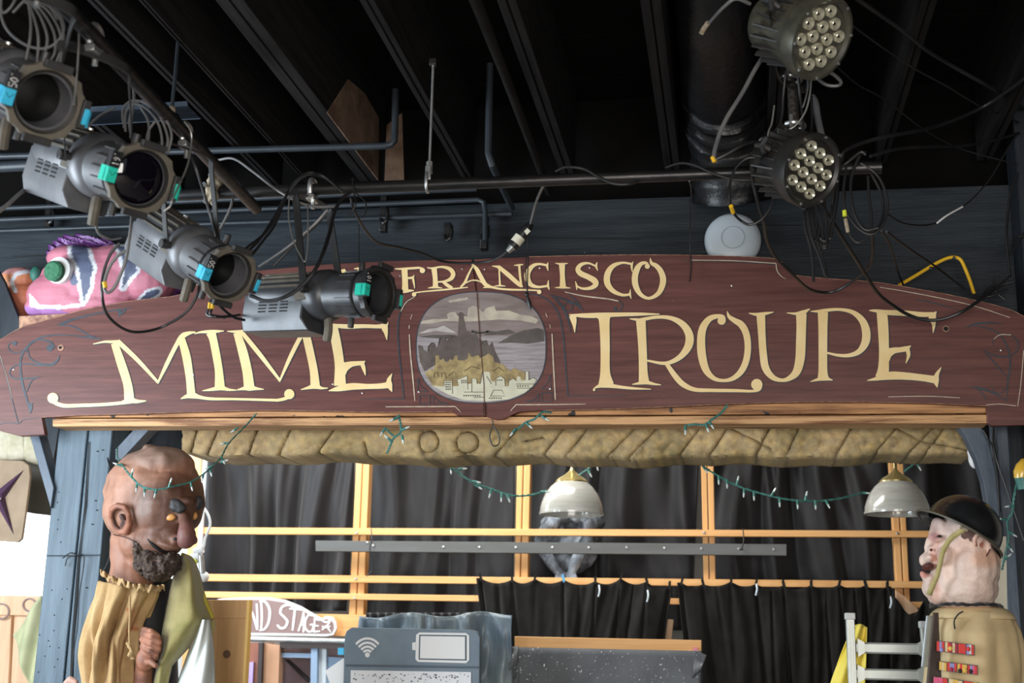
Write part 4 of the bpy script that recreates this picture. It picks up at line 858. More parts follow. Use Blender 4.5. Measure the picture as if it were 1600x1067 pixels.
# framed speckled cloth
fr_ = root('cloth_frame', 'raw timber frame with a speckled grey cloth stretched over it', 'frame', P(950, 1150, 7.0))
part('top_bar', plank_px([(804, 1012), (1096, 1018), (1096, 1000), (804, 994)], 7.0, .04), 'raw_wood', fr_, bevel=.003)
part('side_post', plank_px([(1092, 1018), (1097, 1018), (1098, 1150), (1093, 1150)], 7.02, .04), 'post_dark', fr_)
M['speckled'] = mat('speckled', (.085, .09, .10), .75, 0, (.15, .16, .17), 3, (1, 1, .6), .1, speck=((.75, .75, .75), 85, .68))
q3 = quad([(806, 1011), (1096, 1017), (1092, 1150), (800, 1150)])
part('cloth', MB().grid(lambda u, v: P(*q3(u, v), 6.98)+V((0, -.01+.012*math.sin(u*17+v*3)*v, 0)), 60, 14), 'speckled', fr_, 'speckled grey cloth', smooth=80, solid=.003)
q4 = quad([(1086, 1016), (1104, 1024), (1095, 1047), (1082, 1060)])
part('cloth_flap', MB().grid(lambda u, v: P(*q4(u, v), 6.95)+V((0, .02*math.sin(v*6), 0)), 8, 8), 'speckled', fr_, smooth=80, solid=.003)
part('cloth_flap', MB().grid(lambda u, v: P(796+14*u, 1010+60*v, 6.96)+V((0, .02*math.sin(v*9+u*3), 0)), 6, 14), 'speckled', fr_, smooth=80, solid=.003)
part('pink_tag', plank_px([(1083, 1011), (1090, 1012), (1089, 1018), (1083, 1017)], 6.985, .008), mat('pink', (.8, .25, .35), .6), fr_)
# tool seen through the gap
solo('wood_post_end', plank_px([(1033, 966), (1052, 968), (1049, 1002), (1032, 1000)], YL-.05, .05), 'pine', 'short worn wooden post end seen through the curtain gap', 'post')

# ladder with a yellow cloth
M['ladder'] = mat('ladder', (.40, .42, .38), .4, .3, (.50, .52, .48), 6)
YD = 6.05
la = root('ladder', 'grey-green fibreglass ladder standing left of the helmeted puppet', 'ladder', (P(1385, 1067, YD).x, YD+.3, 0))
def rail_l(xt, xb, yt):
    a = P(xt, yt, YD); b = P(xb, 1067, YD); d = (b-a)*((a.z)/(a.z-b.z)); e = a+d
    o = part('side_rail', MB().bar(a, e, .036, .05, (0, 1, 0)), 'ladder', la, bevel=.005)
    for k in (-1, 0, 1): part('rib', MB().bar(a+V((k*.012, -.026, -.01)), e+V((k*.012, -.026, 0)), .006, .006, (0, 1, 0)), 'ladder', o)
    part('rail_cap', MB().box(a+V((0, 0, .006)), (.044, .058, .03)), mat('cap_grey', (.55, .56, .54), .5), o, bevel=.004)
rail_l(1328, 1332, 965); rail_l(1444, 1452, 978)
for k in range(8):
    y = 1013+41*k; z = P(1390, y, YD).z
    if z < .1: break
    a = P(1335, y, YD+.01); b = P(1450, y+2, YD+.01)
    part('rung', MB().bar(V((a.x, YD+.01, z)), V((b.x, YD+.01, z)), .045, .048, (0, 0, 1)), 'ladder', la, bevel=.008)
    for x_, s_ in ((a.x+.012, 1), (b.x-.015, -1)):
        part('gusset', MB().slab([V((x_, YD-.02, z+.04)), V((x_, YD-.02, z-.04)), V((x_+s_*.03, YD-.02, z-.02)), V((x_+s_*.03, YD-.02, z+.024))], .04), 'ladder', la)
M['yellow_cloth'] = mat('yellow_cloth', (.85, .66, .06), .7, 0, (.90, .76, .16), 6, bump=.1)
q5 = quad([(1322, 985), (1352, 975), (1352, 1110), (1284, 1110)])
def yc(u, v):
    t0, t1 = (1332, 1354), (1288, 1348); x = (t0[0]*(1-v)**1.3+t1[0]*(1-(1-v)**1.3))*(1-u)+(1355-6*v)*u
    return P(x, 975+10*(u-.5)**2*2+v*130, YD+.10)+V((0, .025*math.sin(u*9+v*3), 0))
sheet('yellow_cloth', yc, 'yellow_cloth', 'bright yellow cloth hung over the ladder', 'cloth', 26, 26)
# white conduit and cord by the left bay
POW_ = ('white_cord', 'white electric cord hanging beside the bearded puppet head', [(316, 790, 7.2), (326, 806, 7.2), (328, 822, 7.2), (321, 840, 7.2), (318, 855, 7.2), (312, 868, 7.2), (306, 880, 7.2)], 2.2)
pl_ = root('power_plugs', 'white plug cluster with a lime sleeve above the green vest', 'plug', P(312, 905, 7.2))
part('plug', MB().tube([P(304, 862, 7.2), P(317, 858, 7.2)], .022, 10), 'white', pl_); part('plug', MB().tube([P(300, 872, 7.2), P(312, 868, 7.2)], .025, 10), 'white', pl_)
part('sleeve', MB().tube([P(300, 876, 7.2), P(308, 874, 7.2)], .022, 10), 'lime', pl_); part('plug_body', MB().tube([P(314, 868, 7.18), P(316, 895, 7.18)], .018, 10), 'galv', pl_)
cable('cord', 'white electric cord', POW_[2], 2.2, 'white', parent=pl_)
part('round_end', MB().ball(P(319, 901, 7.2), .03, 12, 8), 'white', pl_)
cable('conduit', 'pale grey conduit standing at the left edge of the first curtain', [(322, 700, 8.45), (316, 790, 8.45), (311, 900, 8.45)], 4, 'white_plastic', 'conduit')
solo('paper_leaf', MB().slab([P(x, y, 6.5) for x, y in [(254, 690), (262, 686), (266, 681), (272, 688), (284, 690), (286, 705), (290, 712), (278, 712), (268, 706), (258, 700)]], .004), mat('leaf_orange', (.42, .12, .06), .7), 'rust-orange paper leaf hanging behind the bald puppet head', 'leaf', smooth=0)
# ------------------------------------------------------------------ pipes and rigging
def pipe(name, label, pts, r, m='pipe_paint', seg=14, cat='pipe', group=None):
    w3 = [P(*p) for p in pts]; return solo(name, MB().tube(w3, r, seg), m, label, cat, group)
YM = 4.9
a = P(270, 304, YM); b = P(1372, 262, YM); b = V((b.x, YM, (a.z+b.z)/2)); a = V((a.x, YM, b.z))
mp = solo('lighting_pipe', MB().tube([a, b], .0245, 24), 'steel_black', 'long horizontal black lighting pipe across the picture above the sign', 'pipe')
ZM = b.z
PM = lambda px: V((PX(px, YM, ZM), YM, ZM))         # point on the pipe
mo = solo('pipe_end_cap', MB().tube([b, b+V((.012, 0, 0))], .026, 24), 'steel_black', 'end cap on the right end of the long lighting pipe', 'cap')
# diagonal pipe (runs towards the camera at the left)
d0 = P(407, 333, 5.02); z1 = ZM-.06; d0.z = z1
dA = PZ(400, 326, z1); dB = PZ(275, 186, z1); dC = PZ(80, -12, z1)
ddir = (dC-dA).normalized(); dgE = dC+ddir*.6
solo('lighting_pipe', MB().tube([dA, dgE], .0245, 24), 'steel_black', 'black lighting pipe running diagonally towards the upper left corner', 'pipe')
def DP(px):                                          # point on the diagonal pipe at column px
    lo, hi = 0, (dgE-dA).length
    best = None
    for i in range(400):
        q = dA+ddir*(lo+(hi-lo)*i/399); rel = q-CAM; x = 800+F*rel.dot(rt)/rel.dot(fw)
        if best is None or abs(x-px) < best[0]: best = (abs(x-px), q)
    return best[1]
# hanger rod with J clamp
hg = root('pipe_hanger', 'galvanised threaded rod and J-clamp holding the long lighting pipe', 'hanger', PM(670))
ht = PM(670)
part('rod', MB().tube([ht+V((0, 0, .045)), V((ht.x, YM, ZJ))], .0055, 10), 'galv', hg)
part('coupling', MB().tube([ht+V((0, 0, .05)), ht+V((0, 0, .10))], .014, 6), 'galv', hg)
part('clamp', MB().tube(catmull([tuple(ht+V((-.004, y, z))) for y, z in ((-.006, .06), (-.030, .035), (-.032, 0), (-.020, -.026), (.004, -.031))], 5), .007, 8), 'galv', hg)
part('clamp_plate', MB().box(ht+V((0, -.02, .045)), (.024, .012, .06)), 'galv', hg, bevel=.002)
part('beam_clip', MB().box(V((ht.x, YM, ZJ-.015)), (.03, .03, .03)), 'steel_black', hg, bevel=.003)
# thin painted pipes near the header board
pipe('painted_pipe', 'blue-grey pipe along the left with an elbow up beside the bare plywood', [(-40, 245, 5.7), (300, 236, 5.7), (600, 228, 5.7), (611, 226, 5.7), (616, 220, 5.7), (617, 205, 5.7), (618, 140, 5.7)], .017)
pipe('painted_pipe', 'upper of three thin pipes in front of the header board', [(-40, 327, 6.15), (300, 314, 6.15), (745, 295, 6.15)], .014)
pipe('painted_pipe', 'middle thin pipe in front of the header board, turning down above FRANCISCO', [(-40, 345, 6.16), (300, 331, 6.16), (747, 312, 6.16), (756, 316, 6.16), (758, 330, 6.16), (758, 376, 6.16)], .014)
pipe('painted_pipe', 'lowest of three thin pipes in front of the header board', [(-40, 362, 6.2), (188, 354, 6.2), (500, 344, 6.2), (800, 334, 6.2)], .013)
pipe('down_pipe', 'vertical pipe with a rusty elbow between the joists', [(766, 100, 5.6), (764, 180, 5.6), (763, 240, 5.6), (768, 256, 5.6), (800, 325, 6.15)], .017)
pipe('ceiling_conduit', 'grey conduit running under the joists towards the header board', [(735, -20, 3.6), (790, 120, 4.9), (858, 300, 6.25)], .020, 'joist_paint')
pipe('left_strut_pipe', 'grey-blue pipe stub at the far left edge behind the lamps', [(-30, 262, 5.4), (48, 258, 5.4)], .028)
for k, (x, y) in enumerate(((600, 318), (78, 318), (700, 345), (757, 345))):
    hk = root('pipe_bracket', ('dark bracket on the thin pipes, above letter F', 'dark bracket on the thin pipes, above the pink mask', 'dark hook on the header board, above letter A', 'dark bracket beside the down-turned pipe')[k], 'bracket', P(x, y+20, 6.2))
    part('plate', MB().box(P(x, y+16, 6.24), (.035, .05, .20 if k != 2 else .08)), 'steel_black', hk, bevel=.003)
    part('hook', MB().tube(catmull([tuple(P(x-6, y+22, 6.2)), tuple(P(x-2, y+30, 6.18)), tuple(P(x+5, y+24, 6.18)), tuple(P(x+5, y+8, 6.2))], 4), .01, 8), 'steel_black', hk)
# angle bracket and its rod at the left
an = root('angle_iron', 'blue-grey steel angle hung on a rod behind the diagonal pipe', 'bracket', P(215, 190, 4.7))
part('web', MB().slab([P(x, y, 4.7) for x, y in [(118, 168), (292, 158), (294, 167), (118, 178)]], .004), 'brace_paint', an)
part('flange', MB().slab([P(118, 178, 4.7), P(294, 167, 4.7), P(313, 186, 4.45), P(132, 197, 4.45)], (0, 0, .004)), 'brace_paint', an)
part('rod', MB().tube([P(268, 176, 4.6), P(274, 116, 4.6), V((P(276, 90, 4.62).x, 4.62, ZJ))], .008, 8), 'pipe_paint', an)
part('nut', MB().ball(P(268, 172, 4.6), .018, 8, 6), 'rust', an)
# black duct
dpt = [(1112, -60, 4.75), (1120, 20, 5.0), (1125, 80, 5.3), (1128, 125, 5.55), (1132, 140, 5.65), (1134, 160, 5.75), (1137, 180, 5.85), (1140, 200, 5.95), (1146, 250, 6.1), (1150, 305, 6.2)]
dpts = catmull([tuple(P(*p)) for p in dpt], 5); dr = []
for i in range(len(dpts)): 
    t = i/len(dpts); q_ = V(dpts[i]); dr.append(66*q_.y/F*1.04+(.010*math.sin(i*2.4) if t > .42 else 0)-(.018 if .40 < t < .46 else 0))
dm = MB().tube(dpts, dr, 40); 
M['duct'] = mat('duct', (.006, .006, .007), .34, 0, (.011, .011, .012), 5, bump=.9, bscale=9)
for i, p in enumerate(dm.v):
    t = (i//40)/len(dpts); dm.v[i] = p+V((1, -1, 0))*mnoise.noise(V((p.x*9, p.z*26, p.y*9)))*(.018 if t > .42 else .004)
solo('air_duct', dm, 'duct', 'fat flexible black plastic air duct behind the round LED lights', 'duct', smooth=70)
# vertical pipe carrying the upper LED light
va = PM(1243); vtop = P(1243, 95, YM)
solo('drop_pipe', MB().tube([V((va.x, YM, ZM+.02)), V((va.x, YM, vtop.z))], .022, 16), mat('pitted', (.02, .018, .016), .5, .4, (.08, .07, .06), 60, bump=.4), 'short upright black pipe between the two round LED lights', 'pipe')
# rusty cross clamp where the pipes meet
xc = root('cross_clamp', 'rusty pipe clamp joining the diagonal pipe to the long lighting pipe', 'clamp', PM(334))
c0 = PM(334)
part('lower_jaw', rough_up(blob([(c0+V((0, -.01, 0)), (.034, .034, .036)), (c0+V((.01, -.03, -.035)), (.014, .014, .03)), (c0+V((-.015, -.03, -.03)), (.012, .012, .03))], .005, 2), .006, 60), 'rust', xc, smooth=70)
part('upper_jaw', rough_up(blob([(c0+V((.01, -.02, .045)), (.034, .03, .032)), (c0+V((.035, -.03, .07)), (.018, .018, .022))], .005, 2), .008, 60), 'rust', xc, smooth=70)
for dx, dz in ((-.02, .02), (.025, -.01), (.005, .06), (-.01, -.055)): part('bolt', MB().lathe([(0, -.02), (.009, -.02), (.009, 0), (.005, 0), (.005, .02)], c0+V((dx, -.045, dz)), (0, 1, 0), 6), 'galv', xc)
# white wall disc
wd = root('wall_disc', 'pale blue-white round plastic wireless unit behind the top edge of the sign', 'device', P(1145, 405, 6.25))
dcn = P(1145, 376, 6.28); R_ = 45*SC(1145, 376, 6.2)
part('dome', MB().lathe([(0, -.055), (R_*.45, -.053), (R_*.8, -.045), (R_*.95, -.03), (R_, -.012), (R_, .012), (R_*.9, .02)], dcn, (0, 1, 0), 56), 'white_plastic', wd, smooth=60)
part('ring', MB().lathe([(R_*.385, -.0555), (R_*.40, -.0565), (R_*.415, -.0555)], dcn, (0, 1, 0), 48), mat('ring_grey', (.42, .48, .52), .4), wd)

# ------------------------------------------------------------------ profile spotlights
M['lamp_grey'] = mat('lamp_grey', (.10, .10, .11), .42, .25, (.145, .145, .15), 9, bump=.05)
M['lamp_dark'] = mat('lamp_dark', (.030, .030, .032), .45, .2, (.05, .048, .046), 9)
M['lamp_dust'] = mat('lamp_dust', (.16, .135, .10), .75, .1, (.10, .09, .075), 12, bump=.1)
M['lamp_black'] = mat('lamp_black', (.035, .037, .042), .38, .25, (.065, .067, .072), 9, bump=.05)
M['lamp_inside'] = mat('lamp_inside', (.018, .016, .012), .6, .2)
M['lens_dark'] = mat('lens_dark', (.004, .003, .006), .05, 0, coat=1)
M['lens_deep'] = mat('lens_deep', (.003, .003, .003), .35)
def frame(fwd, upv):
    z = fwd.normalized(); y = (upv-z*upv.dot(z)).normalized(); x = y.cross(z)
    return Matrix((x, y, z)).transposed()
def txt_strokes(ch):
    T = {'5': [[(1, 1), (0, 1), (0, .55), (.7, .55), (1, .3), (.7, 0), (0, .02)]], '0': [[(.5, 1), (.05, .7), (.05, .3), (.5, 0), (.95, .3), (.95, .7), (.5, 1)]],
         '1': [[(.3, .8), (.55, 1), (.55, 0)]], '9': [[(.9, .7), (.5, 1), (.1, .7), (.5, .45), (.9, .7), (.85, .3), (.4, 0)]], 'o': [[(.5, 1), (.25, .82), (.5, .65), (.75, .82), (.5, 1)]]}
    return T[ch]
def profile(name_lab, fpt, bpt, hang, tape, deg, glass, s=1.0, barrel='lamp_grey', plate='lamp_dust', side=1, twist=0, yoke_clamp=True, handles=True):
    """fpt,bpt = (px,py,Y) of front and rear centre; hang = world point of the clamp"""
    f = P(*fpt); b_ = P(*bpt); R_ = frame(f-b_, Matrix.Rotation(twist, 3, (f-b_).normalized())@V((0, 0, 1)))
    L_ = .60*s
    r = root('profile_spotlight', name_lab, 'spotlight', f, R_, 'profile spotlights on the pipes')
    A = lambda n, mb, m, lab=None, **k: part(n, mb, m, r, lab, local=True, **k)
    def S_(v): return V(v)*s
    # rear housing: round back and a flat-sided box under it
    A('rear_cap', MB().lathe([(0, -L_), (.05*s, -L_), (.078*s, -L_+.02*s), (.085*s, -L_+.06*s), (.085*s, -.30*s), (.070*s, -.27*s)], seg=36), barrel)
    hx = .064*s
    prof = [(-.075, .0), (-.078, -.10), (-.060, -.145), (.060, -.145), (.078, -.10), (.075, 0)]
    hb_ = MB(); n = len(prof)
    for z in (-.60, -.30): hb_.v += [V((x*s, y*s, z*s+(.03*s if (y < -.1 and z > -.4) else 0))) for x, y in prof]
    hb_.f = [(i, (i+1) % n, (i+1) % n+n, i+n) for i in range(n)]+[tuple(reversed(range(n))), tuple(range(n, 2*n))]
    box = A('lamp_box', hb_, barrel, bevel=.004*s)
    for sd in (-1, 1):
        vt = MB()
        for i in range(5):
            for j in range(3): vt.box((sd*.0772*s, (-.022-i*.0125)*s, (-.50+j*.055)*s), (.002*s, .0055*s, .038*s))
        part('vent_slots', vt, 'soot', box, 'dark ventilation slots', local=True, kind='stuff')
        A('side_hinge', MB().box(S_((sd*.085, -.01, -.30)), S_((.018, .05, .06))), 'lamp_dust', bevel=.004*s)
    A('gate_ring', MB().lathe([(.070*s, -.31*s), (.092*s, -.30*s), (.098*s, -.27*s), (.098*s, -.235*s), (.088*s, -.22*s), (.080*s, -.21*s)], seg=36), barrel)
    fin = MB()
    for k in range(10):
        g = math.pi*(.08+.84*k/9); fin.box(V((math.cos(g)*.088*s, math.sin(g)*.088*s, -.43*s)), (.006*s, .012*s, .22*s), Matrix.Rotation(g-math.pi/2, 3, 'Z'))
    A('cooling_fins', fin, 'lamp_dust', kind='stuff')
    A('lens_tube', MB().lathe([(.082*s, -.215*s), (.082*s, -.06*s), (.088*s, -.055*s), (.088*s, -.02*s), (.070*s, -.02*s), (.066*s, -.20*s)], seg=40), barrel)
    A('tube_band', MB().lathe([(.083*s, -.075*s), (.0865*s, -.075*s), (.0865*s, -.066*s), (.083*s, -.066*s)], seg=40), 'soot')
    rb = MB()
    for k in range(16):
        g = 2*math.pi*k/16; rb.box(V((math.cos(g)*.084*s, math.sin(g)*.084*s, -.115*s)), (.004*s, .006*s, .07*s), Matrix.Rotation(g-math.pi/2, 3, 'Z'))
    A('tube_ribs', rb, 'lamp_dark', kind='stuff')
    # colour frame holder: octagonal plate with a round opening
    pm_ = MB(); n = 48; Ro = .103*s; Ri = .083*s
    def octr(g): 
        a = ((g+math.pi/8) % (math.pi/4))-math.pi/8; return Ro*math.cos(math.pi/8)/math.cos(a)*(1.0+.10*max(0, math.cos(4*(g-math.pi/4)))**6)
    for z in (.0, -.022*s):
        for k in range(n):
            g = 2*math.pi*k/n; pm_.v.append(V((math.cos(g)*octr(g), math.sin(g)*octr(g), z)))
        for k in range(n):
            g = 2*math.pi*k/n; pm_.v.append(V((math.cos(g)*Ri, math.sin(g)*Ri, z)))
    for k in range(n):
        j = (k+1) % n; pm_.f += [(k, j, n+j, n+k), (2*n+k, 3*n+k, 3*n+j, 2*n+j), (k, 2*n+k, 2*n+j, j), (n+k, n+j, 3*n+j, 3*n+k)]
    hp = A('frame_holder', pm_, plate, smooth=30, bevel=.0015*s)
    for g in (0, math.pi/2, math.pi, -math.pi/2):
        part('frame_clip', MB().box(V((math.cos(g)*.098*s, math.sin(g)*.098*s, .012*s)), (.02*s, .075*s, .016*s), Matrix.Rotation(g, 3, 'Z')), 'lamp_dark', hp, local=True, bevel=.002*s)
    A('inner_baffle', MB().lathe([v for k in range(9) for v in ((.082*s-k*.0008*s, -.004*s-k*.011*s), (.077*s-k*.0008*s, -.006*s-k*.011*s))], seg=40), 'lamp_inside' if not glass else 'soot')
    if glass:
        A('lens', MB().lathe([(0, -.002*s), (.03*s, -.004*s), (.06*s, -.012*s), (.078*s, -.022*s)], seg=40), 'lens_dark')
    else:
        A('lens', MB().lathe([(0, -.085*s), (.04*s, -.088*s), (.068*s, -.095*s)], seg=32), 'lens_deep')
    # coloured tape and degree label
    for sd in (-1, 1):
        x = sd*.101*s
        A('tape', MB().box(V((x, (-.012 if sd == side else -.005)*s, .012*s)), (.030*s if sd == side else .014*s, .042*s, .022*s)), tape, 'coloured tape marker', bevel=.0015*s)
        A('tape', MB().box(V((x+sd*.006*s, -.012*s, -.005*s)), (.018*s, .042*s, .035*s)), tape)
    x = side*.101*s
    lb = A('degree_label', MB().box(V((x, .033*s, .013*s)), (.030*s, .044*s, .022*s)), 'ink', 'black label with white degree figures')
    tm = MB(); uy = -1
    for ci, ch in enumerate(deg+'o'):
        hgt = .020*s if ch != 'o' else .012*s
        for st_ in txt_strokes(ch):
            ps = [V((x+(.010-.020*(yy if ch != 'o' else .5+.5*yy))*s, (.015+ci*.013+xx*.0095)*s, .0252*s)) for xx, yy in st_]
            tm.tube(ps, .0011*s, 4)
    part('figures', tm, 'white', lb, 'white degree figures', local=True, kind='stuff')
    A('arrow', MB().tube([S_((x/s-.010, -.002, .0242)), S_((x/s, -.014, .0242)), S_((x/s+.010, -.002, .0242))], .0008*s, 4), 'ink')
    for sx, sy, sz in ((.0, -.105, -.12), (.0, .1, -.10), (.1, 0, -.265), (-.1, 0, -.265)):
        A('knob', MB().tube([S_((sx*.85, sy*.85, sz)), S_((sx*1.2, sy*1.2, sz))], .012*s, 8), 'lamp_dark', bevel=.002)
    A('bottom_handle', MB().tube(catmull([tuple(S_(p)) for p in ((0, -.08, -.235), (0, -.13, -.225), (0.01, -.17, -.235))], 4), .016*s, 8), 'lamp_dust')
    A('rear_knob', MB().tube([S_((0, .075, -.40)), S_((0, .10, -.40))], .010*s, 8), 'galv')
    # yoke in world space
    pv = [WM[r.name]@S_((sd*.105, 0, -.27)) for sd in (-1, 1)]
    ax = (pv[1]-pv[0]).normalized(); top_ = hang-V((0, 0, .055))
    ym = MB(); w_ = .032*s; t_ = .006
    path = [pv[0]-ax*.006, pv[0].lerp(top_-ax*.10*s, .82), top_-ax*.085*s, top_+ax*.085*s, pv[1].lerp(top_+ax*.10*s, .82), pv[1]+ax*.006]
    pth = catmull([tuple(p) for p in path], 5); nrm = (pv[0]-top_).cross(ax).normalized()
    o = 0; prev = None; vs = []
    for i, p in enumerate(pth):
        p = V(p); t = (V(pth[min(i+1, len(pth)-1)])-V(pth[max(i-1, 0)])).normalized(); sd = nrm; nn = t.cross(sd).normalized()
        vs.append([p+sd*w_/2+nn*t_/2, p-sd*w_/2+nn*t_/2, p-sd*w_/2-nn*t_/2, p+sd*w_/2-nn*t_/2])
    for q in vs: ym.v += q
    for i in range(len(vs)-1):
        for k in range(4): ym.f.append((i*4+k, i*4+(k+1) % 4, i*4+4+(k+1) % 4, i*4+4+k))
    ym.f += [(3, 2, 1, 0), tuple(len(ym.v)-4+k for k in range(4))]
    part('yoke', ym, 'lamp_dark', r, 'flat black hanging yoke', smooth=30, bevel=.001)
    for k, p in enumerate(pv): part('yoke_knob', MB().tube([p+ax*(.0+(-.03 if k == 0 else 0)), p+ax*(.03 if k else 0)], .017*s, 8), 'lamp_dark', r, bevel=.002)
    # hook clamp round the pipe
    cl = MB().tube(catmull([tuple(hang+V((0, y, z))) for y, z in ((-.035, -.03), (-.040, .01), (-.02, .038), (.015, .038), (.036, .01), (.03, -.03))], 4), .011, 8)
    h_ = part('hook_clamp', cl, 'galv', r, 'bright metal hook clamp')
    part('clamp_base', MB().box(hang-V((0, 0, .042)), (.035, .075, .022)), 'galv', h_, bevel=.003)
    part('clamp_bolt', MB().tube([hang-V((-.004, .0, .035)), hang-V((-.004, 0, .085))], .009, 8), 'galv', h_)
    return r
profile('grey spotlight in the upper left corner with blue tape, rim cut by the picture edge', (72, 160, 3.25), (-52, 92, 3.68), DP(60), 'azure', '50', False, 1.14, side=-1)
profile('second spotlight from the left, big glossy lens and green tape', (222, 280, 3.72), (72, 232, 4.12), DP(150), 'teal', '19', True, 1.16, side=-1)
profile('third spotlight from the left with blue tape, pointing down over the mask', (360, 431, 4.25), (212, 335, 4.62), DP(292), 'azure', '50', False, 1.06, side=-1)
profile('lowest, rightmost spotlight with green tape, hanging over the letters MIME', (594, 458, 4.62), (404, 467, 4.86), PM(489), 'teal', '10', False, 1.05, side=-1, barrel='lamp_black', plate='lamp_dark')

# ------------------------------------------------------------------ LED par lights
M['led_lens'] = mat('led_lens', (.75, .72, .55), .12, .6, coat=1)
M['led_face'] = mat('led_face', (.13, .125, .10), .3, .5)
M['led_face_dark'] = mat('led_face_dark', (.03, .028, .025), .4, .3)
M['olive_body'] = mat('olive_body', (.05, .05, .045), .4, .3, (.12, .115, .08), 7)  # body tone of the upper light as lit, brightness put into the colour
mat('par_black', (.02, .02, .022), .4, .3, (.045, .042, .036), 7)  # darker copy of the same body for the lower light, shade in its colour
def par(label, fpt, bpt, s, face, twist, hang, body='olive_body'):
    f = P(*fpt); b_ = P(*bpt); R_ = frame(f-b_, V((0, 0, 1))); R_ = R_@Matrix.Rotation(twist, 3, 'Z')
    r = root('led_par_light', label, 'spotlight', f, R_, 'round LED stage lights')
    A = lambda n, mb, m, lab=None, **k: part(n, mb, m, r, lab, local=True, **k)
    A('housing', MB().lathe([(0, -.21*s), (.070*s, -.21*s), (.080*s, -.20*s), (.084*s, -.16*s), (.100*s, -.06*s), (.104*s, -.03*s)], seg=48), body)
    A('front_ring', MB().lathe([(.100*s, -.045*s), (.112*s, -.04*s), (.116*s, -.01*s), (.114*s, .006*s), (.104*s, .008*s), (.094*s, .0), (.092*s, -.012*s)], seg=56), body)
    A('face_plate', MB().lathe([(0, -.008*s), (.095*s, -.008*s)], seg=48), face)
    for k in range(22):
        g = 2*math.pi*k/22
        A('fin', MB().box(V((math.cos(g)*.097*s, math.sin(g)*.097*s, -.105*s)), (.005*s, .016*s, .10*s), Matrix.Rotation(g-math.pi/2, 3, 'Z')@Matrix.Rotation(.17, 3, 'X')), 'lamp_dark')
    rows = [(3, 1.5), (4, .5), (4, -.5), (3, -1.5)]
    for n, ry in rows:
        for i in range(n):
            x = (i-(n-1)/2)*.044*s+(.0 if n == 3 else .0); y = ry*.040*s
            c = MB().lathe([(0, -.007*s), (.005*s, -.006*s), (.0135*s, .0005*s), (.0155*s, .002*s), (.0170*s, .0005*s), (.0172*s, -.008*s)], (x, y, .0), seg=20)
            l_ = A('led_lens', c, 'led_lens', smooth=60)
            part('led_chip', MB().ball((x, y, -.006*s), (.004*s, .004*s, .004*s), 8, 6), 'soot', l_, local=True)
    for k in range(8):
        g = 2*math.pi*k/8+.2; A('screw', MB().lathe([(0, .012*s), (.004*s, .012*s), (.0045*s, .008*s)], (math.cos(g)*.107*s, math.sin(g)*.107*s, 0), seg=8), 'galv')
    Ri = Matrix.Rotation(-twist, 3, 'Z')
    kx = Ri@V((-.104, .03, -.09))*s
    for kk in (kx, Ri@V((.104, .0, -.09))*s):
        kn = MB().tube([kk, kk*1.22], .010*s, 8)
        for a in range(3): 
            d = Ri@V((0, math.cos(a*2.094+.4), math.sin(a*2.094+.4)))*.030*s; kn.tube([kk*1.2, kk*1.2+d], [.010*s, .007*s], 8)
        A('lobed_knob', kn, 'lamp_dark')
    A('plug', MB().tube([V((-.02, .045, -.20))*s, V((-.03, .05, -.25))*s], .013*s, 10), 'galv'); A('plug', MB().tube([V((.02, -.02, -.20))*s, V((.02, -.02, -.25))*s], .013*s, 10), 'lamp_dark')
    pv = [WM[r.name]@(Ri@V((sd*.125, 0, -.09))*s) for sd in (-1, 1)]; ax = (pv[1]-pv[0]).normalized()
    ym = MB(); pth = catmull([tuple(p) for p in (pv[0], pv[0].lerp(hang-ax*.09, .85), hang-ax*.05, hang+ax*.05, pv[1].lerp(hang+ax*.09, .85), pv[1])], 5)
    nrm = (pv[0]-hang).cross(ax).normalized()
    for i, p in enumerate(pth):
        p = V(p); t = (V(pth[min(i+1, len(pth)-1)])-V(pth[max(i-1, 0)])).normalized(); nn = t.cross(nrm).normalized()
        ym.v += [p+nrm*.016+nn*.003, p-nrm*.016+nn*.003, p-nrm*.016-nn*.003, p+nrm*.016-nn*.003]
    for i in range(len(pth)-1):
        for k in range(4): ym.f.append((i*4+k, i*4+(k+1) % 4, i*4+4+(k+1) % 4, i*4+4+k))
    part('yoke', ym, 'lamp_dark', r, smooth=30)
    h_ = part('hook_clamp', MB().tube(catmull([tuple(hang+V((x, y, .02))) for x, y in ((-.03, -.03), (.0, -.045), (.036, -.02), (.036, .02), (0, .04))], 4), .010, 8), 'galv', r)
    part('clamp_bolt', MB().tube([hang+V((-.01, -.045, .0)), hang+V((-.01, -.045, .05))], .008, 8), 'galv', h_)
    return r
par('upper round LED stage light, turned right and down, in the upper right', (1283, 60, 4.40), (1192, 30, 4.55), 1.335, 'led_face', -.55, P(1236, 132, 4.86))
par('lower round LED stage light on the right end of the long pipe', (1268, 266, 4.62), (1194, 250, 4.80), 1.20, 'led_face_dark', -.30, P(1240, 205, 4.86), 'par_black')
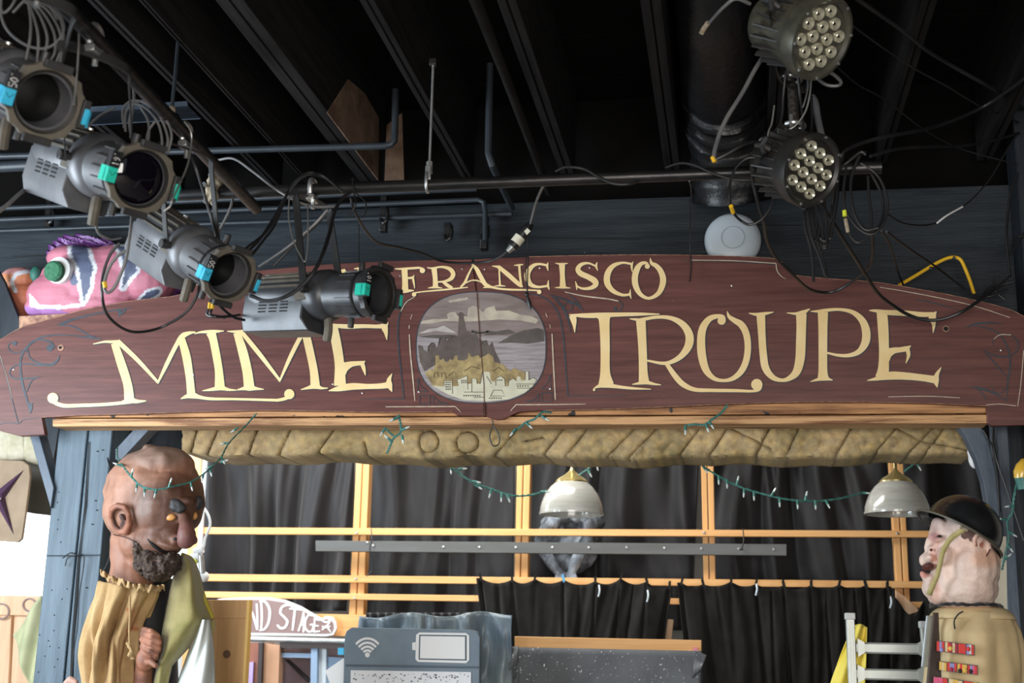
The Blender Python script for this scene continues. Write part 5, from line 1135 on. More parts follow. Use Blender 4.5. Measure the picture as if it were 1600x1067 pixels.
# ------------------------------------------------------------------ bearded puppet (left)
YQ = 5.62
def E3(px, py, dy, rx, ry, rd, rot=0, Y=YQ):      # ellipsoid, px radii, depth in metres
    return (P(px, py, Y+dy), (rx*SC(px, py, Y), rd, ry*SV(px, py, Y)), Euler((0, rot, 0)).to_matrix())
def lin(pts, Y=YQ, n=5): return chain([(P(x, y, Y+d), r*SV(x, y, Y)) for x, y, d, r in pts], n)
def pxof(p):
    rel = p-CAM; k = rel.dot(fw); return 800+F*rel.dot(rt)/k, 533.5-F*rel.dot(up)/k
def mixc(a, b, t): t = max(0, min(1, t)); return tuple(a[i]+(b[i]-a[i])*t for i in range(3))
def spot(x, y, cx, cy, rx, ry, soft=.5):
    d = math.hypot((x-cx)/rx, (y-cy)/ry); return max(0, min(1, (1+soft-d)/soft/1.0)) if d < 1+soft else 0
pu = root('bearded_puppet', 'large bald brown puppet with stubbly beard and burlap shirt, before the blue-grey post', 'puppet', (P(215, 1067, YQ).x, YQ, 0))
els = [E3(240, 772, .05, 74, 74, .21), E3(228, 790, .05, 62, 66, .20), E3(262, 790, -.02, 52, 58, .17), E3(285, 800, .0, 28, 36, .11), E3(255, 728, .0, 48, 30, .14),
       E3(252, 843, -.03, 34, 30, .12), E3(268, 838, -.05, 20, 18, .09), E3(228, 846, .02, 36, 40, .13),
       E3(283, 786, -.10, 20, 9, .05, -.15), E3(308, 788, -.02, 9, 10, .06), E3(250, 826, -.10, 22, 10, .05, -.2), E3(235, 700, .03, 10, 6, .05)]
els += lin([(205, 845, .06, 34), (207, 880, .06, 34), (206, 912, .05, 36), (206, 926, .06, 34)])
els += lin([(282, 800, -.10, 8), (288, 816, -.14, 10), (291, 834, -.16, 15), (290, 844, -.16, 13)])
els += [E3(277, 842, -.11, 9, 8, .04), E3(302, 843, -.13, 6, 7, .03), E3(263, 852, -.10, 20, 8, .05, .25)]
hd = rough_up(blob(els, .0075, 5), .010, 14)
SN = Snap(hd); kq = SV(250, 800, YQ)
def headcol(p):
    x, y = pxof(p); c = (.41, .195, .125)
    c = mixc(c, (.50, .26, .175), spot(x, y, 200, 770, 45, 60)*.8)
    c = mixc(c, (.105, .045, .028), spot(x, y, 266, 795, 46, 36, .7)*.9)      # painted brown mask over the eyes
    c = mixc(c, (.13, .06, .04), spot(x, y, 255, 845, 40, 17, .6)*.75)
    c = mixc(c, (.21, .085, .075), spot(x, y, 290, 836, 16, 18, .4)*.9)
    c = mixc(c, (.28, .20, .17), spot(x, y, 222, 794, 9, 18, .8)*.65)
    c = mixc(c, (.30, .21, .165), spot(x, y, 245, 706, 44, 16, .8)*.75)
    n = mnoise.noise(p*16); c = mixc(c, (.20, .09, .055), max(0, n)*.8+.25*abs(mnoise.noise(p*5))); return tuple(k*.80 for k in c)
M['puppet_skin'] = mat('puppet_skin', (.9, .9, .9), .58, 0, (1.15, 1.12, 1.1), 12, bump=.35, bscale=26, attr='Col')
hp = part('head', hd, 'puppet_skin', pu, 'bald papier-mache head with a bulbous nose', smooth=80, col=headcol)
def er(dx, dy, s_=1): return dx, dy
def snl(S_, pts, k_, n=4): return chain([(S_(x, y, o), r*k_) for x, y, o, r in pts], n)
ear = blob(snl(SN, [(174, 806, .018, 4.5), (175, 796, .026, 5), (184, 790, .03, 5), (195, 793, .03, 4.6), (201, 804, .026, 4.4), (202, 818, .022, 4.6), (197, 830, .018, 6), (187, 831, .016, 5), (179, 822, .016, 4.4), (174, 808, .018, 4.4)], kq)+snl(SN, [(190, 806, .010, 4), (194, 814, .012, 4), (191, 822, .010, 4)], kq), .0045, 2)
part('ear', ear, 'puppet_skin', pu, smooth=80, col=lambda p: mixc((.30, .125, .075), (.07, .035, .03), spot(*pxof(p), 186, 811, 8, 12, .7)))
M['brow'] = mat('brow', (.018, .018, .02), .6, 0, (.05, .048, .05), 20, bump=.5)
for x, y, rx, ry, a in ((274, 790, 17, 10, .35), (311, 786, 6, 12, .15)): part('eyebrow', rough_up(blob([(SN(x, y, -.004), (rx*SC(x, y, YQ), .022, ry*kq), Euler((0, a, 0)).to_matrix())], .005, 2), .006, 40), 'brow', pu, smooth=80)
M['amber'] = mat('amber', (.50, .23, .06), .45)
for x, y, rx, ry in ((266, 808, 8, 5.5), (304, 806, 5, 6)): part('eye', MB().ball(SN(x, y, 0), (rx*SC(x, y, YQ), .009, ry*kq), 14, 8), 'amber', pu, 'amber painted eye')
part('mouth', MB().tube(catmull([tuple(SN(*q)) for q in ((231, 842, 0), (238, 850, .002), (247, 857, .004), (256, 862, .004), (264, 862, .002))], 5), [.003+.006*math.sin(i/20*3.14) for i in range(21)], 8), 'soot', pu)
part('nostril', MB().ball(SN(274, 842, 0), (.010, .006, .008)), 'soot', pu)
bd = blob([E3(244, 880, -.06, 28, 20, .11, .3), E3(262, 882, -.09, 17, 16, .08), E3(222, 863, -.08, 11, 13, .06), E3(216, 852, -.08, 6, 8, .05), E3(248, 896, -.06, 18, 12, .08), E3(233, 880, -.05, 20, 17, .10), E3(270, 872, -.10, 8, 8, .05)], .006, 3)
part('beard', rough_up(rough_up(bd, .016, 30), .012, 85, 3), mat('beard', (.040, .026, .020), .85, 0, (.17, .115, .085), 60, bump=.9, bscale=90, lo=.45, hi=.75), pu, 'dark crumbly stubble beard', smooth=80)
# burlap shirt
def tunic(u, v):
    g = -1.5+3.0*u-math.pi/2+.12
    t = v; k = SC(200, 1000, YQ); y = 908+14*u+(1130-908)*t
    LL = [(900, 158), (950, 149), (985, 145), (1010, 142), (1067, 137), (1140, 132)]; RR_ = [(900, 256), (930, 252), (965, 236), (1000, 220), (1067, 217), (1140, 216)]
    def ip(T):
        for (a, xa), (b, xb) in zip(T, T[1:]):
            if y <= b: return xa+(xb-xa)*(y-a)/(b-a)
        return T[-1][1]
    cx = (ip(LL)+ip(RR_))/2; wpx = (ip(RR_)-ip(LL))/2-5
    c = P(cx, y, YQ+.05); rr = wpx*k; w2 = .010*math.sin(u*27+math.sin(v*3)*2.2)+.007*math.sin(u*49+v*4)+.040*mnoise.noise(V((u*9+v, v*2.0, 4)))+.018*mnoise.noise(V((u*20-v*2, v*2.5, 9)))
    w2 *= .35+.9*min(1, t*3)
    return c+V((math.cos(g)*(rr+w2), math.sin(g)*(.15+w2), 0))
M['burlap'] = mat('burlap', (.38, .235, .10), .9, 0, (.50, .34, .165), 7, bump=.25, bscale=120)
def tcol(p):
    x, y = pxof(p)
    return mixc((1, 1, 1), (.85, .42, .36), (1 if 197 < x < 216 and (949 < y < 952 or 982 < y < 985) else 0) or (.35 if 199 < x < 216 and 951 < y < 983 else 0))
M['burlap_c'] = mat('burlap_c', (.38, .235, .10), .9, 0, (.54, .365, .18), 7, bump=.3, bscale=120, attr='Col')
part('shirt', MB().grid(tunic, 110, 50), 'burlap_c', pu, 'tan burlap shirt with a faint pink printed mark', smooth=80, solid=.005, col=tcol)
# gathered collar frill
fm = MB(); 
def frill(u, v):
    x = 157+u*100; y = 893+22*math.sin(u*1.9)+9*(v-.5)+2.0*math.sin(u*50+2*math.sin(u*9))*(.4+.6*v)+5*mnoise.noise(V((u*22, v, 2)))
    if u < .12: y += (u-.12)*30
    d = -.10-.09*math.sin(u*3.0)+.020*math.sin(u*55+2*math.sin(u*13))*(1.2-v)+.03*(v-.5)**2
    return P(x, y+4, YQ+d)
part('collar_frill', MB().grid(frill, 130, 5), 'burlap', pu, 'ruffled drawn collar', smooth=80, solid=.004)
part('drawstring', MB().tube(catmull([tuple(P(x, y, YQ-.20)) for x, y in ((203, 930), (203, 960), (202, 985), (203, 1010), (206, 1030))], 5), .0045, 6), 'burlap', pu)
els = lin([(200, 1005, -.20, 3), (206, 1018, -.205, 3.2), (201, 1024, -.21, 3), (208, 1028, -.2, 2.5)], n=3)
part('frayed_knot', rough_up(blob(els, .004, 1), .006, 60), 'burlap', pu, smooth=80)
# black column put in for the dark puppet interior, and hand
part('body_column', MB().tube([P(236, 905, YQ+.16), P(232, 1000, YQ+.16), P(228, 1150, YQ+.16), V((P(228, 1150, YQ).x, YQ+.16, .02))], [.10, .13, .15, .15], 20), 'curtain', pu, 'black cloth covered support')
els = [E3(236, 1010, -.02, 16, 26, .05), E3(228, 1030, -.02, 14, 20, .05)]
els += lin([(226, 1035, .0, 14), (222, 1075, .02, 16), (220, 1110, .02, 17)])
for x0, y0, x1, y1, x2, y2, r in ((224, 983, 236, 986, 247, 994, 4.6), (223, 990, 237, 996, 249, 1003, 5), (222, 999, 236, 1006, 248, 1013, 5), (222, 1010, 234, 1017, 244, 1023, 4.4)):
    els += lin([(x0, y0, -.04, r), (x1, y1, -.085, r), (x2, y2, -.07, r*.9), (x2+1, y2+6, -.03, r*.8)], n=5)
els += lin([(226, 1035, -.03, 5.5), (236, 1034, -.08, 5.4), (243, 1040, -.09, 4.4)], n=4)
part('hand', blob(els, .0048, 2), 'puppet_skin', pu, 'brown painted hand curled on the chest', smooth=80, col=lambda p: mixc((.40, .17, .10), (.20, .09, .06), .5+mnoise.noise(p*25)))
fg = lin([(104, 1068, 0, 6), (110, 1062, -.02, 6), (118, 1066, -.02, 5)], Y=5.85)
solo('puppet_fingertips', blob(fg+lin([(98, 1085, 0, 8), (104, 1068, 0, 6)], Y=5.85), .005, 2), 'puppet_skin', 'pale fingertips of a puppet hand at the foot of the post', 'hand', smooth=80, col=lambda p: (.55, .33, .26))
# green felt vest over the far shoulder
def vest(u, v):
    y = 868+(1130-868)*v
    L_ = [(868, 283), (900, 272), (940, 262), (975, 256), (1020, 250), (1067, 240), (1130, 232)]
    Rr = [(868, 292), (878, 304), (905, 314), (940, 322), (968, 333), (985, 318), (1010, 296), (1040, 268), (1067, 262), (1130, 258)]
    def ip(T):
        for (a, xa), (b, xb) in zip(T, T[1:]):
            if y <= b: return xa+(xb-xa)*(y-a)/(b-a)
        return T[-1][1]
    x = ip(L_)*(1-u)+ip(Rr)*u
    return P(x, y, YQ-.02+.10*(2*u-1)**2-.02+.02*math.sin(u*5+v*6)+.03*mnoise.noise(V((u*3, v*5, 8))))
M['felt'] = mat('felt', (.21, .185, .055), .9, 0, (.34, .275, .11), 5, bump=.35, bscale=50, sheen=.3)
M['felt_edge'] = mat('felt_edge', (.42, .33, .03), .8)
part('vest', MB().grid(vest, 26, 44), 'felt', pu, 'olive-green felt vest', smooth=80, solid=.008)
part('vest_edge', MB().tube(catmull([tuple(P(x, y, YQ+.06)) for x, y in ((284, 866), (300, 874), (311, 900), (320, 935), (333, 966))], 5), .008, 8), 'felt_edge', pu, 'mustard vest edge')
part('vest_flap', MB().slab([P(x, y, YQ+.05) for x, y in [(324, 968), (336, 970), (335, 984), (330, 994), (326, 980)]], .006), 'felt', pu, smooth=0)
def sleeve(u, v):
    y = 968+165*v; xl = 312-52*min(1, v*1.1); xr = 328+9*v+3*math.sin(v*4)
    return P(xl+(xr-xl)*u, y, YQ+.06-.10*math.sin(u*3.14)+.014*math.sin(u*12+v*5))
part('sleeve', MB().grid(sleeve, 30, 24), mat('white_sleeve', (.66, .70, .66), .8, 0, (.80, .84, .82), 5, bump=.1), pu, 'white shirt sleeve', smooth=80, solid=.006)
part('neck_thread', MB().tube([P(177, 835, YQ-.05), P(195, 839, YQ-.11), P(213, 847, YQ-.13)], .0018, 5), 'soot', pu)
# black sheet added to darken the gap behind the puppet, right of post
solo('black_drape', MB().grid(lambda u, v: P(160-25*v+u*(62+45*v), 812+320*v, 6.42)+V((0, .015*math.sin(u*20), 0)), 30, 10), 'curtain', 'black drape behind the bearded puppet, right of the blue-grey post', 'curtain', smooth=80, solid=.003)
cable('cable', 'thin dark cord looping from the puppet ear down to its collar', [(168, 715, 5.98), (172, 740, 6.0), (174, 830, 5.9), (174, 855, 5.8), (168, 880, 5.8), (158, 897, 5.8)], 1.3, 'cable', 'cord')

# ------------------------------------------------------------------ helmeted puppet (right)
YH = 5.55
sp_ = root('soldier_puppet', 'large pale helmeted puppet in a tan shirt with coloured ribbon bars, right edge', 'puppet', (P(1520, 1067, YH).x, YH, 0))
def E4(*a, **k): return E3(*a, Y=YH, **k)
els = [E4(1512, 885, .0, 50, 56, .19), E4(1508, 920, .0, 52, 34, .18), E4(1510, 838, .0, 48, 40, .18), E4(1490, 850, .0, 34, 44, .16), E4(1475, 905, 0, 22, 40, .13), E4(1508, 942, .02, 46, 12, .15),
       E4(1466, 826, .0, 12, 18, .11), E4(1460, 834, .0, 8, 7, .10), E4(1463, 858, .0, 12, 16, .09), E4(1466, 930, 0, 16, 16, .11)]
els += lin([(1457, 838, 0, 5), (1452, 848, 0, 6), (1450, 856, 0, 7), (1456, 858, 0, 8)], YH)                     # nose
els += [E4(1453, 857, -.04, 5, 5, .03)]
els += lin([(1449, 866, .0, 6), (1444, 873, .0, 6.5), (1443, 879, 0, 5.5)], YH)+[E4(1450, 872, 0, 9, 8, .08)]     # upper lip
els += lin([(1441, 896, .0, 5), (1446, 900, .0, 6.5), (1450, 906, 0, 7)], YH)+[E4(1452, 905, 0, 10, 9, .08), E4(1450, 920, 0, 8, 12, .08)]
els += [E4(1476, 868, -.12, 12, 16, .05, rot=.2), E4(1467, 843, -.10, 9, 5, .04)]
hs = rough_up(blob(els, .007, 4), .006, 22)
def sc2(p):
    x, y = pxof(p); c = (.80, .62, .53)
    c = mixc(c, (.74, .36, .27), spot(x, y, 1461, 858, 5, 24, .9)*.55)
    c = mixc(c, (.60, .22, .17), spot(x, y, 1444, 897, 7, 5, .6)*.8)
    c = mixc(c, (.45, .20, .20), spot(x, y, 1460, 838, 9, 5, .6)*.75)
    c = mixc(c, (.72, .38, .28), spot(x, y, 1460, 925, 6, 16, .9)*.6)
    c = mixc(c, (.80, .45, .30), spot(x, y, 1540, 872, 16, 10, .9)*.7)
    c = mixc(c, (.42, .32, .32), spot(x, y, 1470, 815, 20, 12, .9)*.5)
    return mixc(c, (.66, .42, .36), max(0, mnoise.noise(p*9))*.7)
M['pale_skin'] = mat('pale_skin', (.92, .92, .92), .55, 0, (1.08, 1.06, 1.05), 14, bump=.6, bscale=36, attr='Col')
part('head', hs, 'pale_skin', sp_, 'pale pink papier-mache head in profile, mouth open', smooth=80, col=sc2)
part('mouth', MB().ball(*[E4(1449, 886, -.01, 8, 6, .085)[i] for i in (0, 1)]), mat('mouth_dark', (.10, .02, .015), .6), sp_, 'open dark red mouth')
part('eye', MB().ball(*[E4(1468, 838, -.115, 4, 2.2, .02)[i] for i in (0, 1)]), 'ink', sp_)
part('nostril', MB().ball(P(1455, 859, YH-.075), .006), 'mouth_dark' if 'mouth_dark' in M else 'soot', sp_)
ear = blob(lin([(1524, 852, -.17, 3.5), (1522, 842, -.18, 4), (1528, 834, -.18, 4), (1538, 836, -.17, 4), (1545, 846, -.16, 4.2), (1545, 860, -.15, 4.2), (1539, 869, -.15, 4), (1529, 873, -.15, 3)], YH, 4)+[E4(1534, 853, -.13, 11, 18, .035)], .005, 2)
part('ear', ear, 'pale_skin', sp_, smooth=80, col=lambda p: mixc((.80, .55, .45), (.30, .10, .06), spot(*pxof(p), 1531, 850, 5, 8, .8)))
part('ear_line', MB().tube(catmull([tuple(P(x, y, YH-.165)) for x, y in ((1528, 874), (1536, 873), (1543, 866), (1547, 858))], 4), .003, 6), 'mouth_dark' if 'mouth_dark' in M else 'soot', sp_)
hr = MB().slab([P(x, y, YH-.186) for x, y in [(1502, 824), (1512, 822), (1524, 830), (1528, 836), (1522, 838), (1517, 846), (1514, 840), (1508, 842), (1503, 838)]], .02)
part('hair', hr, mat('hair_dark', (.08, .04, .035), .8, 0, (.2, .12, .11), 30), sp_, 'painted dark sideburn tuft', smooth=0)
# helmet: dome tilted, flared brim
hm_ = root('black_helmet', 'glossy black steel helmet on the pale puppet head', 'helmet', P(1500, 850, YH))
kx = SC(1505, 820, YH); ctr = P(1504, 830, YH+.0)
Rt = Euler((0, math.radians(31), 0)).to_matrix()
pr = []
for i in range(15):
    t = i/14*math.pi/2; pr.append((1.0*math.sin(t)**.92, math.cos(t)))
dm = MB(); seg = 56; A_, B_, H_ = 60*kx, .225, 60*kx
rows = [(r_, h_) for r_, h_ in pr]+[(1.02, -.05), (1.08, -.10), (1.15, -.13)]
for r_, h_ in rows:
    for k in range(seg):
        g = 2*math.pi*k/seg; fx = math.cos(g); ext = 1+(.10 if fx < 0 and h_ < 0 else 0)*abs(fx)
        dm.v.append(ctr+Rt@V((fx*r_*A_*ext, math.sin(g)*r_*B_, h_*H_*.93)))
for i in range(len(rows)-1):
    for k in range(seg): j = (k+1) % seg; dm.f.append((i*seg+k, i*seg+j, (i+1)*seg+j, (i+1)*seg+k))
M['helmet'] = mat('helmet', (.010, .011, .012), .30, .1, (.02, .021, .022), 9, coat=.5, speck=((.2, .2, .19), 60, .78), bump=.08)
part('shell', dm, 'helmet', hm_, smooth=60, solid=.006)
rim = [dm.v[(len(rows)-1)*seg+k] for k in range(seg)]
part('rim', MB().tube(rim, .005, 8, closed=True), mat('rim_worn', (.14, .13, .10), .4, .4), hm_, 'worn brim edge')
stp = [(1507, 826, -.205, 9), (1498, 832, -.205, 9), (1485, 842, -.20, 8.5), (1474, 860, -.185, 8), (1469, 880, -.17, 8), (1464, 900, -.165, 8), (1455, 920, -.15, 9), (1452, 929, -.13, 9)]
sm_ = MB(); c_ = catmull([(x, y, d, w_) for x, y, d, w_ in stp], 5); L_, R2 = [], []
for i, (x, y, d, w_) in enumerate(c_):
    x0, y0 = c_[max(0, i-1)][:2]; x1, y1 = c_[min(len(c_)-1, i+1)][:2]; q_ = math.hypot(x1-x0, y1-y0)
    nx, ny = -(y1-y0)/q_, (x1-x0)/q_; L_.append(P(x+nx*w_/2, y+ny*w_/2, YH+d)); R2.append(P(x-nx*w_/2, y-ny*w_/2, YH+d))
sm_.v = L_+R2; n_ = len(L_); sm_.f = [(i, i+1, n_+i+1, n_+i) for i in range(n_-1)]
part('chin_strap', sm_, mat('strap', (.40, .34, .13), .8, 0, (.50, .43, .20), 20, bump=.2, bscale=120), hm_, 'khaki webbing chin strap', smooth=60, solid=.006)
part('strap_buckle', MB().tube([P(1501, 823, YH-.21), P(1512, 828, YH-.205)], .008, 8), 'rust', hm_)
# shirt body
def shirt(u, v):
    g = math.pi+.15+(math.pi-.3)*u
    y = 953+(1140-953)*v; hw = (60+8*min(1, v*6)+14*v)*SC(1520, 1000, YH); rd = .17+.06*min(1, v*5)
    cxp = 1517+4*v; c = P(cxp, y, YH+.08)
    k = min(1, (v*16)**.5*.35+.78); w_ = .012*math.sin(u*26+v*2)*min(1, v*2)+.02*mnoise.noise(V((u*4, v*3, 1)))*min(1, v*3)
    if u > .6: w_ += .02*math.sin(u*40)*(u-.6)*2*min(1, v*3)
    return c+V((math.cos(g)*(hw*k+w_), math.sin(g)*(rd*k+w_), 0))
M['khaki'] = mat('khaki', (.56, .42, .22), .8, 0, (.68, .53, .30), 5, bump=.15, bscale=60)
part('shirt', MB().grid(shirt, 80, 44), 'khaki', sp_, 'tan military shirt', smooth=80, solid=.006)
tp = MB().lathe([(0, 0)]+[(math.sin(i/8*1.57), math.cos(i/8*1.57)*.0) for i in range(1, 9)], seg=40)
cS = P(1517, 953, YH+.08); hw = 66*SC(1520, 1000, YH)
def shl(u, v):
    g = math.pi+6.283*u; r_ = v; e = .55
    c_, s_ = math.cos(g), math.sin(g)
    return cS+V((math.copysign(abs(c_)**.75, c_)*hw*1.02*r_, math.copysign(abs(s_)**.8, s_)*.19*r_, .014-.05*r_**6-.03*max(0, r_-.93)))
part('shoulders', MB().grid(shl, 60, 16), 'khaki', sp_, smooth=80, solid=.005)
rf = MB()
def ruf(u, v):
    g = math.pi+6.283*u; r_ = 1+.05*math.sin(u*70)+.10*v
    return P(1510, 951, YH)+V((math.cos(g)*hw*.78*r_, math.sin(g)*.15*r_+.02, .020-.012*v+.005*math.sin(u*90)*mnoise.noise(V((u*20, 0, 0)))*2))
part('neck_ruffle', MB().grid(ruf, 120, 3), 'curtain', sp_, 'dark gathered neck edge', smooth=80, solid=.004)
part('neck_string', MB().tube(catmull([tuple(P(x, y, YH-.135)) for x, y in ((1505, 955), (1497, 960), (1491, 970), (1492, 983))], 4), .003, 6), 'post_dark', sp_)
part('lapel_strap', MB().grid(lambda u, v: P(1459-20*v*(1-v*.2)+u*(6+18*min(1, v*1.6)-2*v), 957+180*v, YH-.165+.03*u-.02*v), 8, 20), mat('strap_brown', (.07, .05, .045), .7, 0, (.10, .075, .065), 8), sp_, 'dark brown shoulder strap', smooth=80, solid=.008)
part('inner_collar', MB().grid(lambda u, v: P(1448-8*v+u*8, 962+80*v, YH-.09+.03*u), 6, 12), 'white_plastic', sp_, smooth=80, solid=.005)
# ribbon bars
RC = {'r': (.72, .05, .04), 'k': (.02, .02, .02), 'y': (.80, .50, .10), 'p': (.75, .12, .25), 'b': (.30, .30, .60), 'w': (.62, .68, .66), 'm': (.35, .03, .06), 'c': (.78, .62, .35)}
for k, v_ in RC.items(): M['rib_'+k] = mat('rib_'+k, v_, .7, bump=.2, bscale=60)
bars = [((1464, 1009), (1523, 1016), 15, 'rbrk crmcmk rrrk bwrk'.replace(' ', '')), ((1468, 1040), (1528, 1047), 13, 'ycyk rbbrk yryyk rbprk'.replace(' ', '')), ((1459, 1064), (1530, 1074), 13, 'pprk cyck rryk'.replace(' ', ''))]
for bi, ((xa, ya), (xb, yb), h, code) in enumerate(bars):
    d_ = -.205 if bi else -.19
    br = part('ribbon_bar', MB().slab([P(x, y, YH+d_) for x, y in [(xa, ya+h/2+1), (xb, yb+h/2+1), (xb, yb-h/2-1), (xa, ya-h/2-1)]], .006), 'ink', sp_, ('upper', 'middle', 'lowest')[bi]+' row of coloured ribbon patches', smooth=0)
    n = len(code); wn_ = [(.35 if c == 'k' else 1) for c in code]; tot = sum(wn_); acc = 0
    for c, q_ in zip(code, wn_):
        t0, t1 = acc/tot, (acc+q_*.96)/tot; acc += q_
        if c == 'k': continue
        j = random.uniform(-.6, .6)
        part('patch', MB().slab([P(xa+(xb-xa)*t, ya+(yb-ya)*t+s_*h/2+j, YH+d_-.006) for t, s_ in ((t0, 1), (t1, 1), (t1, -1), (t0, -1))], .008), 'rib_'+c, br, smooth=0)
for (x, y, c) in ((1471, 1015, 'b'), (1485, 1013, 'y'), (1513, 1014, 'r'), (1487, 1046, 'm'), (1500, 1048, 'k'), (1517, 1049, 'k'), (1508, 1047, 'y')):
    part('stitched_dot', MB().ball(P(x, y, YH-.213 if y > 1030 else YH-.198), (.008, .004, .009), 8, 6), 'rib_'+c, sp_)
part('support_pole', MB().tube([V((P(1520, 1067, YH).x, YH+.08, 0)), P(1516, 960, YH+.08)], .04, 12), 'post_dark', sp_)
part('pin_hole', MB().ball(P(1552, 985, YH-.10), (.006, .004, .004), 8, 6), 'soot', sp_)
# pale things behind the puppet at the right
solo('cream_board', plank_px([(1560, 838), (1572, 838), (1574, 960), (1552, 960), (1556, 900)], 6.05, .02), mat('cream_panel', (.62, .55, .42), .7), 'narrow cream panel behind the back of the pale puppet head', 'panel')
solo('plaster_ball', blob([(P(1523, 716, 6.3), (.03, .03, .05)), (P(1518, 706, 6.3), (.02, .02, .03))], .006, 2), 'white', 'white rounded knob by the right end of the stone valance', 'knob', smooth=80)
solo('wooden_gusset', plank_px([(1399, 922), (1412, 930), (1438, 955), (1420, 960), (1402, 968)], YL-.07, .03), 'pine', 'tan wooden corner gusset above the curtain swag by the pale puppet', 'board', bevel=.003)

# ------------------------------------------------------------------ painted masks (upper left)
YK = 6.12
mk = root('pink_mask', 'big pink animal mask with white-edged grey stripes, green eye and purple wig', 'mask', P(150, 495, YK))
els = [E3(150, 440, .02, 88, 52, .17, Y=YK), E3(190, 425, .04, 70, 42, .17, Y=YK), E3(100, 462, .0, 56, 38, .14, Y=YK), E3(230, 440, .04, 46, 36, .14, Y=YK), E3(115, 405, .02, 40, 20, .12, Y=YK), E3(130, 478, .0, 84, 22, .12, Y=YK), E3(66, 482, 0, 24, 16, .10, Y=YK)]
hd = blob(els, .008, 5)
WH, GR, PK, PU = (.60, .60, .64), (.09, .105, .17), (.46, .155, .21), (.33, .15, .36)
def segd(x, y, pts):
    best = 1e9
    for (x0, y0, w0), (x1, y1, w1) in zip(pts, pts[1:]):
        dx, dy = x1-x0, y1-y0; t = max(0, min(1, ((x-x0)*dx+(y-y0)*dy)/(dx*dx+dy*dy))); best = min(best, math.hypot(x-x0-dx*t, y-y0-dy*t)-(w0+(w1-w0)*t))
    return best
def mcol(p):
    x, y = pxof(p); c = PK
    if y > 470 and segd(x, y, [(40, 500, 22), (75, 492, 14), (110, 496, 6)]) < 0: c = PU
    n = mnoise.noise(p*22)*1.5
    for st_, w_ in (([(124, 392, 13), (134, 420, 11), (134, 445, 7), (131, 468, 1)], 6), ([(184, 384, 1), (200, 396, 11), (204, 420, 9), (192, 448, 1)], 6), ([(246, 455, 4), (232, 462, 5), (215, 474, 1)], 4)):
        d = segd(x, y, st_)+n
        if d < w_: c = WH
        if d < 0: c = GR
    if segd(x, y, [(46, 460, 1), (52, 474, 6), (62, 480, 3), (100, 480, 3), (130, 476, 3)])+n*.6 < 0: c = WH
    if segd(x, y, [(104, 408, 2), (116, 440, 4)]) < 2: c = GR
    return c
M['mask_paint'] = mat('mask_paint', (.95, .95, .95), .6, 0, (1.1, 1.1, 1.1), 9, bump=.3, bscale=50, attr='Col')
part('face', hd, 'mask_paint', mk, smooth=80, col=mcol)
def disc(px, py, r, Y, m, par_, n_, lab=None, th=.03, rr=1):
    s_ = SC(px, py, Y); return part(n_, MB().lathe([(0, -th), (r*s_*.8, -th*.95), (r*s_, -th*.6), (r*s_, th)], P(px, py, Y), (0.1, 1, .1), 30), m, par_, lab)
disc(94, 423, 19.5, YK-.15, 'white', mk, 'eye_white'); disc(86, 424, 15, YK-.185, mat('eye_green', (.02, .11, .055), .8, 0, (.05, .19, .10), 60, bump=.5, bscale=90), mk, 'iris', 'dark green round iris')
def wig(els, name, par_, lab): 
    b_ = blob(els, .007, 2); n = 0
    for i, p in enumerate(b_.v): b_.v[i] = p+V((0, -1, .6))*.010*math.sin(p.x*70+p.z*200+3*mnoise.noise(p*12))
    return part(name, b_, mat('wig_purple', (.07, .018, .10), .35, .1, (.16, .05, .21), 10, (1, 1, 6), bump=.4), par_, lab, smooth=80)
wig(lin([(78, 402, .03, 6), (84, 390, .04, 9), (102, 380, .05, 11), (130, 377, .05, 11), (158, 380, .05, 8), (178, 386, .05, 6)], YK), 'wig', mk, 'purple satin wig')
wig(lin([(262, 450, .10, 14), (275, 440, .10, 15), (285, 430, .12, 11), (272, 460, .1, 10)], YK), 'wig_back', mk, 'purple satin tail of the wig')
mo_ = root('orange_mask', 'orange-brown mask with white swirl, mostly hidden behind the pink mask', 'mask', P(30, 495, 6.2))
els = [E3(30, 440, .05, 30, 22, .09, Y=6.15), E3(35, 470, .05, 36, 30, .1, Y=6.15), E3(5, 460, .07, 26, 30, .08, Y=6.15)]
def ocol(p):
    x, y = pxof(p); c = mixc((.55, .22, .10), (.40, .12, .06), spot(x, y, 40, 470, 22, 30, .5))
    if y < 428: c = (.55, .25, .24)
    if abs(segd(x, y, [(50, 422, 0), (25, 428, 0), (18, 440, 0), (24, 455, 0)])) < 3.2: c = WH
    return c
part('face', blob(els, .007, 4), 'mask_paint', mo_, smooth=80, col=ocol)
part('eye', MB().ball(*[E3(56, 428, -.02, 8, 12, .03, Y=6.10)[i] for i in (0, 1)]), mat('eye_green_b', (.02, .12, .09), .6), mo_, 'green eye')
solo('leaning_board', plank_px([(-5, 420), (6, 440), (34, 510), (30, 528), (-6, 540)], 6.05, .03), 'post_dark', 'black slat leaning at the left edge above the sign end', 'slat')
solo('shelf_ledge', plank_px([(30, 494), (300, 480), (300, 496), (30, 512)], 6.04, .24), 'raw_edge', 'wooden ledge carrying the masks behind the sign', 'shelf')
